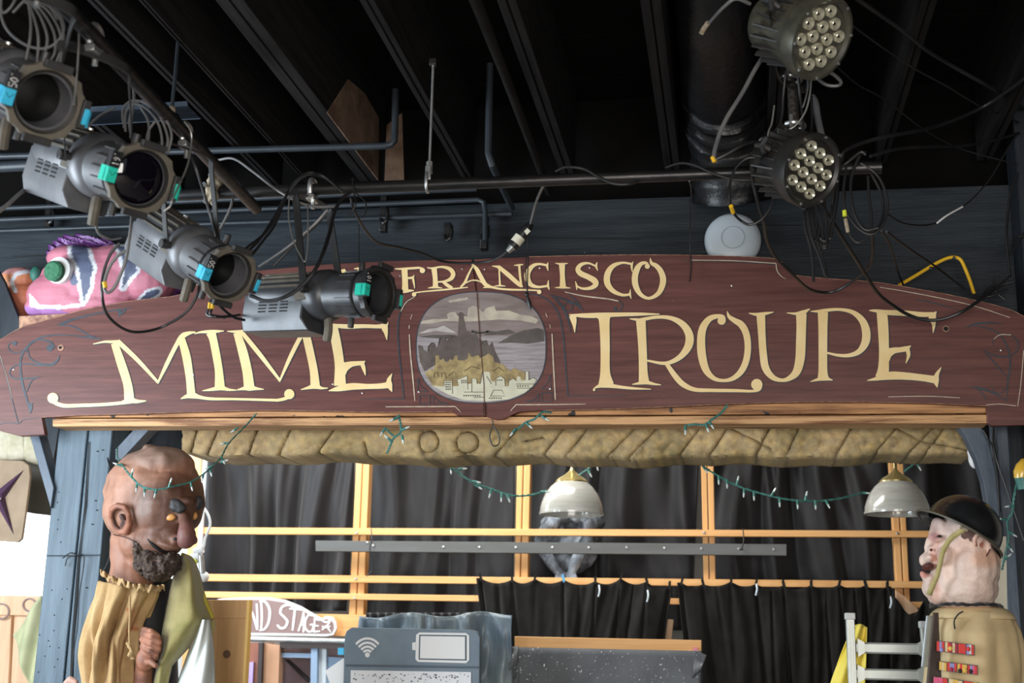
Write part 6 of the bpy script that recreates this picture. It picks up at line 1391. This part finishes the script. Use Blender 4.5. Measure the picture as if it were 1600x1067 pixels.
# ------------------------------------------------------------------ cables
def coil(name, label, strands, rpx, m='cable', group=None):
    r = root(name, label, 'cable', P(*strands[0][0]), group=group)
    for st_ in strands: cable('loop', None, st_, rpx, m, parent=r)
    return r
Y1 = 3.3
coil('cable_coil', 'coil of grey cable hanging in the upper left corner', [
    [(2, -5, Y1), (2, 25, Y1), (14, 50, Y1), (40, 70, Y1), (68, 76, Y1), (90, 65, Y1), (100, 45, Y1), (94, 22, Y1), (80, 5, Y1), (72, -12, Y1)],
    [(28, -10, Y1), (18, 10, Y1), (6, 20, Y1), (0, 10, Y1)],
    [(44, 2, Y1), (48, 30, Y1), (47, 60, Y1), (40, 96, Y1)], [(44, 2, Y1), (54, 30, Y1), (60, 60, Y1), (58, 98, Y1)], [(45, 2, Y1), (62, 24, Y1), (74, 60, Y1), (66, 97, Y1)], [(45, 2, Y1), (66, 18, Y1), (84, 50, Y1), (86, 80, Y1), (77, 97, Y1)],
    [(46, 2, Y1), (72, 14, Y1), (92, 45, Y1), (95, 75, Y1), (88, 98, Y1)], [(40, 4, Y1), (68, 6, Y1), (92, 25, Y1), (99, 55, Y1), (94, 98, Y1)], [(20, 20, Y1), (45, -2, Y1), (75, 8, Y1), (90, 30, Y1)]], 2.0, 'cable_grey')
cable('safety_wire', 'pale safety wire looping off the diagonal pipe to the first spotlight', [(108, 16, 3.35), (117, 24, 3.3), (123, 45, 3.3), (122, 90, 3.28), (118, 140, 3.26), (115, 163, 3.24)], 1.4, 'steel_wire', 'wire')
Y2 = 3.95
coil('cable_coil', 'coil of black and grey cable behind the second spotlight', [
    [(194, 200, Y2), (192, 172, Y2), (205, 158, Y2), (225, 160, Y2), (245, 175, Y2), (258, 200, Y2), (262, 225, Y2), (250, 246, Y2)], [(196, 205, Y2), (197, 175, Y2), (212, 163, Y2), (232, 172, Y2), (248, 195, Y2), (253, 225, Y2), (244, 240, Y2)],
    [(220, 168, Y2), (230, 185, Y2), (233, 205, Y2), (230, 232, Y2)], [(242, 190, Y2), (232, 205, Y2), (228, 225, Y2)], [(200, 165, Y2), (228, 158, Y2), (255, 180, Y2), (268, 210, Y2), (262, 240, Y2)],
    [(180, 168, Y2), (160, 178, Y2), (145, 190, Y2), (133, 205, Y2)], [(205, 125, Y2), (210, 150, Y2), (206, 180, Y2), (204, 215, Y2)], [(198, 122, Y2), (207, 128, Y2), (209, 160, Y2), (202, 190, Y2), (206, 218, Y2)]], 1.9, 'cable_grey')
cable('cable', 'dark cable twisting down past the diagonal pipe to the third spotlight', [(275, 178, 4.3), (288, 200, 4.2), (294, 230, 4.2), (306, 262, 4.2), (318, 300, 4.25), (330, 340, 4.3), (338, 370, 4.3)], 2.4, 'cable')
cable('safety_wire', 'pale wire hanging beside the second spotlight and tied to its rim', [(288, 190, 4.0), (298, 205, 4.0), (299, 225, 4.0), (294, 255, 3.9), (282, 285, 3.8), (270, 310, 3.7), (266, 322, 3.7), (256, 330, 3.7)], 1.4, 'steel_wire', 'wire')
cable('cable', 'thick grey cable leaving the rear of the second spotlight to the left', [(42, 294, 4.1), (28, 305, 4.0), (14, 318, 3.95), (-6, 334, 3.9)], 3.0, 'cable_grey')
cable('cable', 'grey cable looping down between the second spotlight and the pink mask', [(207, 326, 4.0), (205, 350, 4.0), (201, 380, 4.0), (197, 405, 4.0), (188, 430, 4.0), (178, 450, 4.0), (168, 457, 4.0), (163, 449, 4.0), (166, 430, 4.0), (174, 412, 4.0), (186, 398, 4.0), (197, 392, 4.0)], 2.6, 'cable_grey')
cable('cable', 'long black cable drooping over the left half of the sign', [(187, 380, 4.1), (172, 398, 4.1), (161, 430, 4.1), (160, 465, 4.1), (168, 492, 4.2), (190, 512, 4.3), (215, 519, 4.4), (250, 512, 4.5), (286, 492, 4.5), (305, 468, 4.5), (313, 440, 4.5), (312, 425, 4.5)], 2.2, 'cable')
cable('cable', 'grey cable arc under the second spotlight', [(153, 325, 4.0), (149, 345, 4.0), (155, 365, 4.05), (172, 373, 4.1), (188, 371, 4.2)], 2.2, 'cable_grey')
cable('yellow_tape', 'yellow tape band on the looping cable over the mask', [(163, 441, 4.0), (165, 450, 4.0)], 3.6, 'yellow', 'tape')
cable('cable', 'grey cable running off the long pipe behind the third spotlight', [(364, 308, 5.0), (360, 325, 5.0), (348, 350, 5.0), (338, 365, 5.0)], 2.2, 'cable_grey')
cable('cable', 'dark looping cable above the third spotlight', [(340, 250, 4.95), (365, 248, 4.9), (395, 268, 4.85), (430, 295, 4.8), (465, 315, 4.8), (495, 323, 4.8), (525, 322, 4.8)], 1.9, 'cable_grey')
coil('cable_bundle', 'bundle of black cables draped over the long pipe towards the third spotlight', [
    [(535, 300, 4.85), (505, 275, 4.83), (487, 272, 4.8), (468, 280, 4.8), (445, 310, 4.8), (425, 345, 4.75), (405, 375, 4.6), (385, 395, 4.45)], [(520, 285, 4.85), (490, 270, 4.82), (470, 276, 4.8), (450, 300, 4.8), (430, 350, 4.7), (412, 375, 4.6), (394, 398, 4.4)],
    [(510, 278, 4.86), (480, 273, 4.8), (458, 290, 4.8), (440, 320, 4.8), (418, 360, 4.7), (382, 390, 4.5)]], 2.0)
cable('cable', 'thick black cable swinging from the long pipe down round the lowest spotlight', [(548, 300, 4.84), (535, 310, 4.8), (523, 330, 4.7), (516, 360, 4.6), (505, 395, 4.5), (490, 425, 4.45), (465, 452, 4.45), (440, 466, 4.45), (415, 470, 4.5), (392, 462, 4.55)], 3.0, 'cable')
cable('cable', 'grey cable crossing diagonally behind the yoke of the lowest spotlight', [(512, 328, 4.95), (490, 352, 4.95), (455, 382, 4.95), (430, 400, 4.95), (404, 417, 4.95)], 2.2, 'cable_grey')
cable('cable', 'second dark cable crossing behind the yoke of the lowest spotlight', [(515, 330, 5.0), (480, 365, 5.0), (450, 392, 5.0), (427, 416, 5.0)], 2.0, 'cable')
cable('safety_wire', 'thin safety loop on the lowest spotlight', [(452, 305, 4.8), (451, 340, 4.75), (458, 375, 4.7), (470, 400, 4.65), (477, 408, 4.6), (481, 380, 4.65), (481, 340, 4.7), (481, 318, 4.8)], 1.1, 'steel_wire', 'wire')
cable('cable', 'thin black cable from the long pipe drooping along the top edge of the sign', [(548, 308, 4.86), (552, 325, 4.9), (562, 345, 5.0), (575, 365, 5.2), (592, 380, 5.4), (625, 387, 5.6), (660, 396, 5.75), (690, 408, 5.85), (725, 411, 5.9), (760, 409, 5.9), (780, 402, 5.85), (794, 392, 5.8)], 1.9, 'cable')
coil('cable_tie_ends', 'black tied string ends on the long pipe left of the hanger', [[(552, 278, 4.86), (551, 290, 4.84), (555, 300, 4.84), (570, 315, 4.83), (572, 330, 4.83), (566, 341, 4.83)], [(553, 300, 4.84), (556, 318, 4.83), (550, 330, 4.83), (546, 340, 4.83)], [(549, 278, 4.93), (556, 300, 4.86)]], 1.1)
cn = root('cable_connector', 'black in-line cable connector with cream tape, above the word FRANCISCO', 'connector', P(815, 375, 5.8))
part('barrel', MB().tube([P(800, 386, 5.8), P(824, 357, 5.8)], .026, 14), 'cable', cn); part('tape_band', MB().tube([P(805, 380, 5.8), P(813, 370, 5.8)], .0275, 14), mat('cream_tape', (.70, .66, .52), .6), cn, 'cream tape band')
part('tape_band', MB().slab([P(x, y, 5.768) for x, y in [(819, 361), (824, 356.5), (829, 361), (823, 367)]], .006), 'cream_tape' if 'cream_tape' in M else 'white', cn); part('strain_relief', MB().tube([P(793, 393, 5.8), P(801, 385, 5.8)], [.012, .02], 12), 'galv', cn)
part('collar', MB().tube([P(824, 357, 5.8), P(830, 349, 5.8)], [.024, .016], 12), 'cable', cn)
cable('cable', 'black cable rising from the in-line connector to the long pipe', [(829, 350, 5.8), (834, 330, 5.6), (840, 310, 5.3), (848, 292, 5.0), (852, 285, 4.93)], 2.3, 'cable_grey')
cable('cable', 'dark cable lying over the middle of the long pipe', [(868, 268, 4.87), (880, 262, 4.86), (895, 261, 4.85), (915, 265, 4.85), (938, 278, 4.85), (960, 287, 4.85), (985, 287, 4.86), (1003, 280, 4.9)], 2.4, 'cable')
cable('cable', 'dark cable lying over the right part of the long pipe', [(1040, 262, 4.88), (1062, 255, 4.86), (1085, 258, 4.85), (1108, 268, 4.85), (1140, 279, 4.85), (1168, 281, 4.85), (1185, 278, 4.85)], 2.2, 'cable')
ct = root('tassel_cord', 'thin black cord with a knotted tassel hanging before the oval picture', 'cord', P(825, 482, 5.9))
for a in (-1.5, 1.5): cable('strand', None, [(825, 372, 5.9), (824+a, 400, 5.9), (823+a, 430, 5.9), (824, 457, 5.9)], .9, parent=ct)
part('knot', MB().ball(P(823, 460, 5.9), (.011, .01, .013)), 'cable', ct); part('tassel', MB().tube([P(824, 463, 5.9), P(827, 474, 5.9), P(829, 484, 5.9)], [.006, .012, .003], 8), 'cable', ct)
cable('cable', 'thin black cord hanging from the long pipe left of the wall disc', [(1077, 283, 4.88), (1080, 300, 5.3), (1079, 340, 5.8), (1078, 380, 5.95), (1080, 415, 5.97), (1078, 440, 5.97)], .9, 'cable', 'cord')
cable('wire_loop', 'small black wire loop hanging under the middle of the sign', [(769, 656, 5.97), (770, 664, 5.97), (765, 682, 5.97), (770, 696, 5.97), (779, 694, 5.97), (780, 682, 5.97), (772, 666, 5.97)], 1.0, 'cable', 'wire')
# cables of the LED lights
cable('cable', 'stiff grey cable bending down from the upper LED light, yellow tip', [(1197, 82, 4.65), (1180, 108, 4.65), (1160, 145, 4.65), (1138, 180, 4.65), (1126, 205, 4.65), (1118, 230, 4.65), (1115, 246, 4.65)], 3.2, 'cable_grey')
cable('yellow_tip', 'yellow cable end below the upper LED light', [(1113, 245, 4.65), (1117, 253, 4.65)], 3.4, 'yellow', 'tape')
cable('cable', 'black cable with printed white marks running to the lower LED light', [(1116, 250, 4.65), (1135, 241, 4.65), (1160, 227, 4.66), (1180, 222, 4.7), (1194, 226, 4.75)], 2.8, 'cable')
cable('cable', 'grey cable loop at the top left of the upper LED light', [(1172, 6, 4.7), (1150, -2, 4.7), (1132, 10, 4.7), (1115, 28, 4.7), (1103, 42, 4.7), (1096, 51, 4.7)], 2.6, 'cable_grey')
cable('cable_tip', 'pale amber cable end left of the upper LED light', [(1106, 36, 4.7), (1099, 46, 4.7), (1096, 52, 4.7)], 3.8, 'rust', 'tape')
cable('cable', 'black cable loop with yellow band beside the wall disc', [(1183, 246, 4.7), (1166, 248, 4.7), (1150, 262, 4.7), (1141, 285, 4.7), (1140, 310, 4.7), (1146, 332, 4.75), (1158, 345, 4.8), (1172, 351, 4.8), (1188, 344, 4.8), (1200, 330, 4.8), (1208, 312, 4.8), (1210, 298, 4.8)], 2.1, 'cable')
cable('yellow_tape', 'yellow tape band on the cable loop over the wall disc', [(1142, 322, 4.7), (1145.5, 332, 4.74)], 3.2, 'yellow', 'tape')
cable('cable', 'long black cable drooping over the upper right notch of the sign', [(1179, 262, 4.7), (1176, 280, 4.75), (1184, 315, 4.8), (1193, 345, 4.9), (1198, 375, 5.1), (1212, 402, 5.3), (1240, 430, 5.5), (1262, 450, 5.7), (1285, 457, 5.8), (1310, 453, 5.8), (1338, 435, 5.7), (1356, 418, 5.5), (1363, 398, 5.3), (1363, 365, 5.1)], 2.3, 'cable')
cable('cable', 'black cable running straight down across the letters UP and over the E', [(1278, 312, 4.9), (1300, 345, 5.0), (1325, 385, 5.2), (1350, 425, 5.5), (1372, 458, 5.7), (1395, 477, 5.8), (1420, 492, 5.85), (1447, 500, 5.87), (1475, 498, 5.87), (1505, 486, 5.86), (1535, 466, 5.9), (1560, 448, 6.0), (1585, 440, 6.0)], 2.6, 'cable')
coil('cable_coil', 'thick bunch of black cables hanging below the lower LED light', [
    [(1290, 215, 4.95), (1278, 260, 4.95), (1262, 320, 4.95), (1262, 350, 4.95), (1270, 378, 4.95), (1280, 360, 4.95), (1284, 310, 4.95)], [(1318, 240, 4.95), (1305, 300, 4.95), (1296, 360, 4.95), (1288, 385, 4.95), (1284, 350, 4.95), (1276, 320, 4.95)],
    [(1312, 250, 4.95), (1308, 310, 4.95), (1300, 360, 4.95), (1296, 372, 4.95), (1290, 340, 4.95), (1288, 310, 4.95)], [(1310, 280, 4.93), (1304, 330, 4.93), (1296, 350, 4.93), (1290, 376, 4.93), (1281, 372, 4.93)], [(1302, 300, 4.97), (1299, 340, 4.97), (1289, 388, 4.97), (1278, 360, 4.97), (1270, 322, 4.97)],
    [(1256, 330, 4.95), (1258, 355, 4.95), (1266, 385, 4.95), (1270, 410, 4.95), (1271, 440, 4.95)], [(1262, 330, 4.94), (1268, 370, 4.94), (1280, 400, 4.94), (1290, 432, 4.94)], [(1265, 322, 4.96), (1276, 370, 4.96), (1284, 400, 4.96), (1293, 434, 4.96)], [(1250, 312, 4.94), (1254, 326, 4.94), (1262, 322, 4.94), (1266, 312, 4.94)]], 2.3)
coil('cable_coil', 'coil of black cable hung on the right end of the long pipe', [
    [(1322, 262, 4.88), (1318, 300, 4.88), (1322, 330, 4.88), (1340, 356, 4.88), (1362, 366, 4.88), (1380, 350, 4.88), (1387, 320, 4.88), (1380, 290, 4.88), (1367, 270, 4.88), (1345, 255, 4.88)], [(1330, 262, 4.92), (1330, 310, 4.92), (1340, 345, 4.92), (1360, 362, 4.92), (1374, 352, 4.92), (1380, 330, 4.92), (1376, 300, 4.92), (1362, 272, 4.92)],
    [(1345, 240, 4.84), (1335, 262, 4.84), (1329, 290, 4.84), (1334, 330, 4.84), (1350, 358, 4.84), (1372, 356, 4.84)], [(1356, 275, 4.86), (1358, 310, 4.86), (1362, 340, 4.86), (1360, 362, 4.86)], [(1352, 238, 4.86), (1335, 246, 4.86), (1315, 262, 4.86), (1305, 285, 4.9), (1300, 320, 4.9)], [(1353, 242, 4.8), (1344, 238, 4.8), (1322, 255, 4.8), (1310, 262, 4.82)]], 2.2)
cable('cable', 'cable tail with a pale band dangling below the coil on the pipe end', [(1320, 300, 4.9), (1319, 330, 4.9), (1322, 350, 4.9), (1330, 370, 4.9), (1340, 379, 4.9), (1350, 374, 4.9)], 1.7, 'cable')
cable('yellow_tape', 'yellow-green tape tag among the cables right of the lower LED light', [(1319.5, 329, 4.88), (1320, 338, 4.88)], 3.2, 'lime', 'tape')
cable('pale_band', 'pale worn band below the yellow-green tape tag', [(1321, 342, 4.88), (1325, 363, 4.88)], 2.8, 'rust', 'tape')
cable('cable', 'thick dark cable sweeping up to the right edge from the pipe end', [(1310, 250, 4.95), (1320, 236, 4.95), (1345, 224, 5.0), (1390, 212, 5.1), (1440, 203, 5.3), (1490, 188, 5.5), (1540, 165, 5.7), (1580, 138, 5.9), (1606, 118, 6.0)], 2.8, 'cable')
cable('cable', 'lower dark cable sweeping right from the pipe end to the right post', [(1360, 244, 4.95), (1400, 233, 5.1), (1450, 229, 5.4), (1500, 228, 5.7), (1550, 220, 5.95), (1592, 208, 6.1)], 2.2, 'cable')
cable('cable', 'thick dark cable descending from the top edge to the right post', [(1330, -8, 5.2), (1370, 20, 5.3), (1410, 48, 5.4), (1450, 80, 5.6), (1500, 110, 5.8), (1550, 138, 6.0), (1600, 170, 6.1)], 2.6, 'cable')
cable('cable', 'thin dark cord from the upper LED light to the right post, upper one', [(1332, 40, 4.7), (1380, 75, 5.2), (1430, 108, 5.6), (1480, 135, 5.9), (1530, 165, 6.0), (1592, 191, 6.1)], 1.2, 'cable', 'cord')
cable('cable', 'thin dark cord from the upper LED light to the right post, lower one', [(1302, 99, 4.7), (1340, 132, 5.2), (1385, 157, 5.6), (1440, 200, 5.8), (1500, 232, 6.0), (1590, 257, 6.1)], 1.1, 'cable', 'cord')
cable('thin_cable', 'thin cable drooping from the right post with a white sleeve', [(1588, 212, 6.1), (1570, 240, 6.05), (1550, 275, 6.0), (1525, 305, 5.95), (1505, 322, 5.9), (1485, 334, 5.85), (1463, 348, 5.8), (1440, 352, 5.75), (1410, 348, 5.6), (1386, 334, 5.2)], 1.2, 'cable')
cable('white_sleeve', 'white sleeve on the thin drooping cable at the right', [(1464, 348.5, 5.78), (1480, 336.5, 5.8), (1504, 323, 5.87)], 1.4, 'white', 'sleeve')
cable('thin_cable', 'pair-like dark cable running down the right post', [(1590, 270, 6.05), (1579, 305, 6.05), (1574, 340, 6.05), (1573, 375, 6.05), (1576, 410, 6.05), (1578, 430, 6.05)], 2.0, 'cable')
cable('thin_cable', 'dark cable from the coil on the pipe end down to the yellow cable', [(1377, 360, 4.9), (1388, 378, 5.2), (1396, 400, 5.6), (1403, 425, 5.9), (1411, 444, 6.1)], 1.6, 'cable')
cable('thin_cable', 'dark cable from the coil on the pipe end towards the right post foot', [(1385, 362, 4.9), (1420, 388, 5.4), (1460, 415, 5.8), (1495, 442, 6.05), (1530, 468, 6.1)], 1.6, 'cable')
cable('yellow_cable', 'bright yellow cable arching above the right end of the sign', [(1404, 446, 6.15), (1430, 431, 6.15), (1460, 413, 6.15), (1480, 403.5, 6.15), (1493, 402, 6.15), (1502, 407, 6.15), (1510, 424, 6.15), (1516, 440, 6.15), (1522, 459, 6.15)], 2.6, 'yellow')
for x, y, lab in ((1454, 419, 'black band on the left slope of the yellow cable'), (1491, 403, 'black band at the top of the yellow cable')): cable('black_band', lab, [(x-2, y-1.5, 6.15), (x+2, y+1.5, 6.15)], 3.0, 'ink', 'tape', r=.0095)
coil('wire_tangle', 'tangle of black wires behind the sign by the right post', [[(1530, 470, 6.14), (1545, 450, 6.14), (1560, 445, 6.12), (1580, 430, 6.12)], [(1530, 465, 6.15), (1550, 462, 6.14), (1575, 452, 6.14)], [(1552, 435, 6.15), (1556, 455, 6.15), (1570, 468, 6.15)], [(1578, 400, 6.1), (1590, 380, 6.1), (1604, 360, 6.1)], [(1578, 395, 6.1), (1586, 372, 6.1), (1602, 368, 6.1)]], 1.8)
# hanging leads between the two LED lights
coil('cable_bundle', 'black leads hanging between the two round LED lights', [[(1228, 110, 4.75), (1224, 150, 4.78), (1222, 180, 4.78), (1214, 210, 4.75), (1206, 228, 4.72)], [(1247, 118, 4.75), (1250, 150, 4.78), (1254, 168, 4.78), (1262, 140, 4.76), (1262, 118, 4.74)], [(1252, 165, 4.8), (1256, 208, 4.8)], [(1268, 150, 4.8), (1269, 190, 4.75), (1266, 220, 4.65), (1262, 240, 4.55)]], 1.9)
cable('safety_wire', 'pale safety wire curving between the two round LED lights', [(1268, 122, 4.75), (1265, 150, 4.75), (1258, 175, 4.75), (1243, 196, 4.75), (1226, 205, 4.75)], 1.3, 'steel_wire', 'wire')
cable('safety_wire', 'pale wire with a crimp left of the drop pipe', [(1210, 165, 4.8), (1206, 192, 4.78), (1201, 205, 4.76), (1199, 220, 4.75)], 1.2, 'steel_wire', 'wire')
cable('strap', 'broad curved grey strap right of the drop pipe', [(1268, 150, 4.85), (1274, 160, 4.85), (1278, 185, 4.84), (1284, 212, 4.82)], 5, 'lamp_grey', 'strap')
cable('cable', 'grey cable loops behind the lower rim of the upper LED light', [(1272, 118, 4.8), (1290, 132, 4.8), (1308, 134, 4.8), (1314, 128, 4.8), (1302, 116, 4.78), (1288, 110, 4.76)], 2.6, 'cable_grey')
# cables under the third spotlight at the sign notch
coil('cable_bundle', 'black leads with yellow bands below the third spotlight', [[(330, 466, 4.6), (326, 480, 4.6), (324, 492, 4.6), (340, 495, 4.6), (362, 494, 4.7), (375, 492, 4.8)], [(334, 468, 4.6), (331, 482, 4.6), (330, 492, 4.6), (352, 496, 4.65)], [(340, 474, 4.6), (352, 486, 4.65), (366, 496, 4.7), (382, 500, 4.75)]], 2.2)
for x, lab in ((328, 'left yellow band on the leads below the third spotlight'), (333, 'right yellow band on the leads below the third spotlight')): cable('yellow_tape', lab, [(x, 473, 4.59), (x-1, 482, 4.59)], 2.8, 'yellow', 'tape')

# ------------------------------------------------------------------ fairy lights
M['fairy_green'] = mat('fairy_green', (.03, .14, .115), .45, 0, (.07, .22, .19), 30)
M['fairy_bulb'] = mat('fairy_bulb', (.72, .80, .78), .15, trans=.3, coat=.5)
def fairy(label, pts, bulbs, rpx=1.6, n=6):
    w3 = catmull([tuple(P(*p)) for p in pts], n); mb = MB(); k = SV(*pts[len(pts)//2])
    r = root('fairy_lights', label, 'string lights', w3[0], group='green fairy light strings')
    for ph in (0, 1):
        tw = []
        for i in range(len(w3)*2-1):
            a = V(w3[i//2]); b = V(w3[min(i//2+1, len(w3)-1)]); p = a.lerp(b, .5*(i % 2)); g = i*.9+ph*3.14
            tw.append(p+V((math.cos(g), math.sin(g)*.5, math.sin(g)))*rpx*k*.55)
        mb.tube(tw, rpx*k*.62, 6)
    part('twisted_wire', mb, 'fairy_green', r)
    for (x, y, Y, ang) in bulbs:
        a = P(x, y, Y); d = V((math.sin(ang), -.25, -math.cos(ang)))
        s_ = part('socket', MB().tube([a, a+d*k*8], rpx*k*1.15, 8), 'fairy_green', r)
        part('bulb', MB().tube([a+d*k*8, a+d*k*13, a+d*k*15], [rpx*k*.95, rpx*k*.8, rpx*k*.2], 8), 'fairy_bulb', s_)
    return r
fairy('green fairy light string hanging across the forehead of the bearded puppet', [(401, 646, 5.95), (385, 664, 5.9), (358, 692, 5.75), (345, 715, 5.6), (325, 735, 5.45), (300, 752, 5.32), (270, 760, 5.25), (245, 765, 5.22), (222, 760, 5.22), (208, 748, 5.25), (195, 732, 5.4), (184, 716, 5.7), (183, 700, 6.0)],
      [(372, 668, 5.85, -.9), (357, 692, 5.75, -1.4), (346, 714, 5.6, .6), (333, 728, 5.5, -1.2), (328, 732, 5.48, .4), (318, 740, 5.4, 0), (298, 754, 5.3, .4), (264, 761, 5.24, 2.8), (245, 764, 5.22, -.1), (226, 762, 5.22, .2), (214, 755, 5.23, .1), (205, 746, 5.26, 2.9), (190, 728, 5.5, -1.9), (345, 722, 5.6, 1.8)])
fairy('green fairy light branch hanging below the sign under the letters ME', [(623, 648, 5.97), (626, 662, 5.96), (626, 676, 5.95), (616, 684, 5.95), (610, 696, 5.95), (605, 708, 5.95)], [(622, 652, 5.96, -1.1), (627, 672, 5.95, 1.9), (628, 680, 5.95, .3), (612, 690, 5.95, -2.3)], 1.9)
fairy('short green fairy light sprig left of the branch under the letters ME', [(616, 682, 5.95), (609, 676, 5.95), (602, 669, 5.95)], [(602, 669, 5.95, -.5)], 1.6)
fairy('green fairy light sprig below the oval picture', [(861, 645, 5.97), (848, 644, 5.96), (835, 655, 5.95), (822, 660, 5.95), (812, 668, 5.95), (803, 673, 5.95)], [(846, 650, 5.96, 1.0), (822, 660, 5.95, .8), (806, 670, 5.95, -.6)], 1.9)
fairy('green fairy light sprig below the letters RO', [(1137, 633, 5.97), (1126, 646, 5.96), (1112, 656, 5.95), (1100, 664, 5.95), (1085, 663, 5.95), (1070, 666, 5.95)], [(1071, 665, 5.95, 0), (1103, 662, 5.95, .3), (1108, 658, 5.95, .5)], 1.9)
fairy('green fairy light garland left of the left pendant lamp', [(680, 688, 6.42), (688, 702, 6.6), (694, 718, 6.75), (712, 735, 6.8), (738, 753, 6.85), (768, 764, 6.9), (800, 774, 6.95), (830, 773, 7.0), (855, 766, 7.05)], [(693, 716, 6.75, -.2), (705, 727, 6.8, .1), (716, 733, 6.8, 1.6), (738, 752, 6.85, 1.4), (742, 757, 6.85, 1.0), (768, 764, 6.9, -.2), (784, 770, 6.9, 0), (792, 772, 6.9, .4), (845, 768, 7.0, 1.5)], 1.7)
fairy('green fairy light garland rising right of the left pendant lamp', [(905, 742, 7.2), (918, 733, 7.2), (932, 722, 7.2), (948, 704, 7.0), (956, 690, 6.42)], [(918, 733, 7.2, .5), (931, 722, 7.2, .3), (940, 712, 7.2, .6)], 1.7)
fairy('green fairy light garland swagging between the two pendant lamps', [(1052, 688, 6.42), (1066, 702, 6.7), (1090, 722, 6.8), (1115, 739, 6.8), (1150, 758, 6.8), (1190, 771, 6.8), (1230, 780, 6.8), (1270, 783, 6.85), (1310, 779, 6.9), (1350, 769, 7.0)], [(1076, 706, 6.8, -.2), (1092, 722, 6.8, 2.6), (1098, 728, 6.8, .6), (1123, 743, 6.8, 0), (1136, 749, 6.8, 0), (1151, 758, 6.8, 2.9), (1163, 763, 6.8, -.1), (1178, 768, 6.8, 0), (1205, 775, 6.8, 2.6), (1218, 778, 6.8, 0), (1246, 781, 6.8, 0), (1258, 782, 6.8, 2.9), (1274, 782, 6.85, 0), (1290, 781, 6.87, .4), (1345, 770, 7.0, 1.5)], 1.7)
fairy('green fairy light garland rising right of the right pendant lamp', [(1412, 737, 7.1), (1428, 725, 7.1), (1440, 715, 7.1), (1450, 706, 6.9), (1458, 690, 6.42)], [(1432, 722, 7.1, .4), (1446, 711, 7.1, .3)], 1.7)
fairy('green fairy light string hanging down the right post beside the helmet', [(1600, 742, 5.95), (1590, 752, 5.95), (1584, 780, 5.95), (1582, 800, 5.95), (1574, 815, 5.95), (1576, 840, 5.95), (1570, 870, 5.95), (1566, 890, 5.95)], [(1584, 790, 5.95, -1.4), (1576, 830, 5.95, .9), (1572, 812, 5.95, -1.7), (1574, 850, 5.95, .5), (1569, 875, 5.95, 2.3)], 1.7)
bb = root('large_fairy_bulb', 'big yellow and green old-style bulb at the right edge above the helmet', 'bulb', P(1596, 765, 5.9))
part('glass', MB().lathe([(0, .075), (.012, .07), (.03, .04), (.036, .01), (.028, -.02)], P(1596, 742, 5.9), (.2, 0, .9), 18), mat('bulb_yellow', (.75, .45, .05), .3, coat=.6), bb); part('socket', MB().tube([P(1597, 747, 5.9), P(1599, 765, 5.9)], [.032, .022], 12), 'fairy_green', bb)
coil('dark_leads', 'dark thin leads running down behind the right knee brace', [[(1553, 665, 6.05), (1552, 690, 6.02), (1558, 720, 6.0), (1568, 750, 6.0), (1582, 790, 6.0), (1600, 845, 6.0)], [(1536, 672, 6.1), (1545, 688, 6.1), (1552, 700, 6.05), (1558, 740, 6.02), (1562, 800, 6.02)]], 1.6)
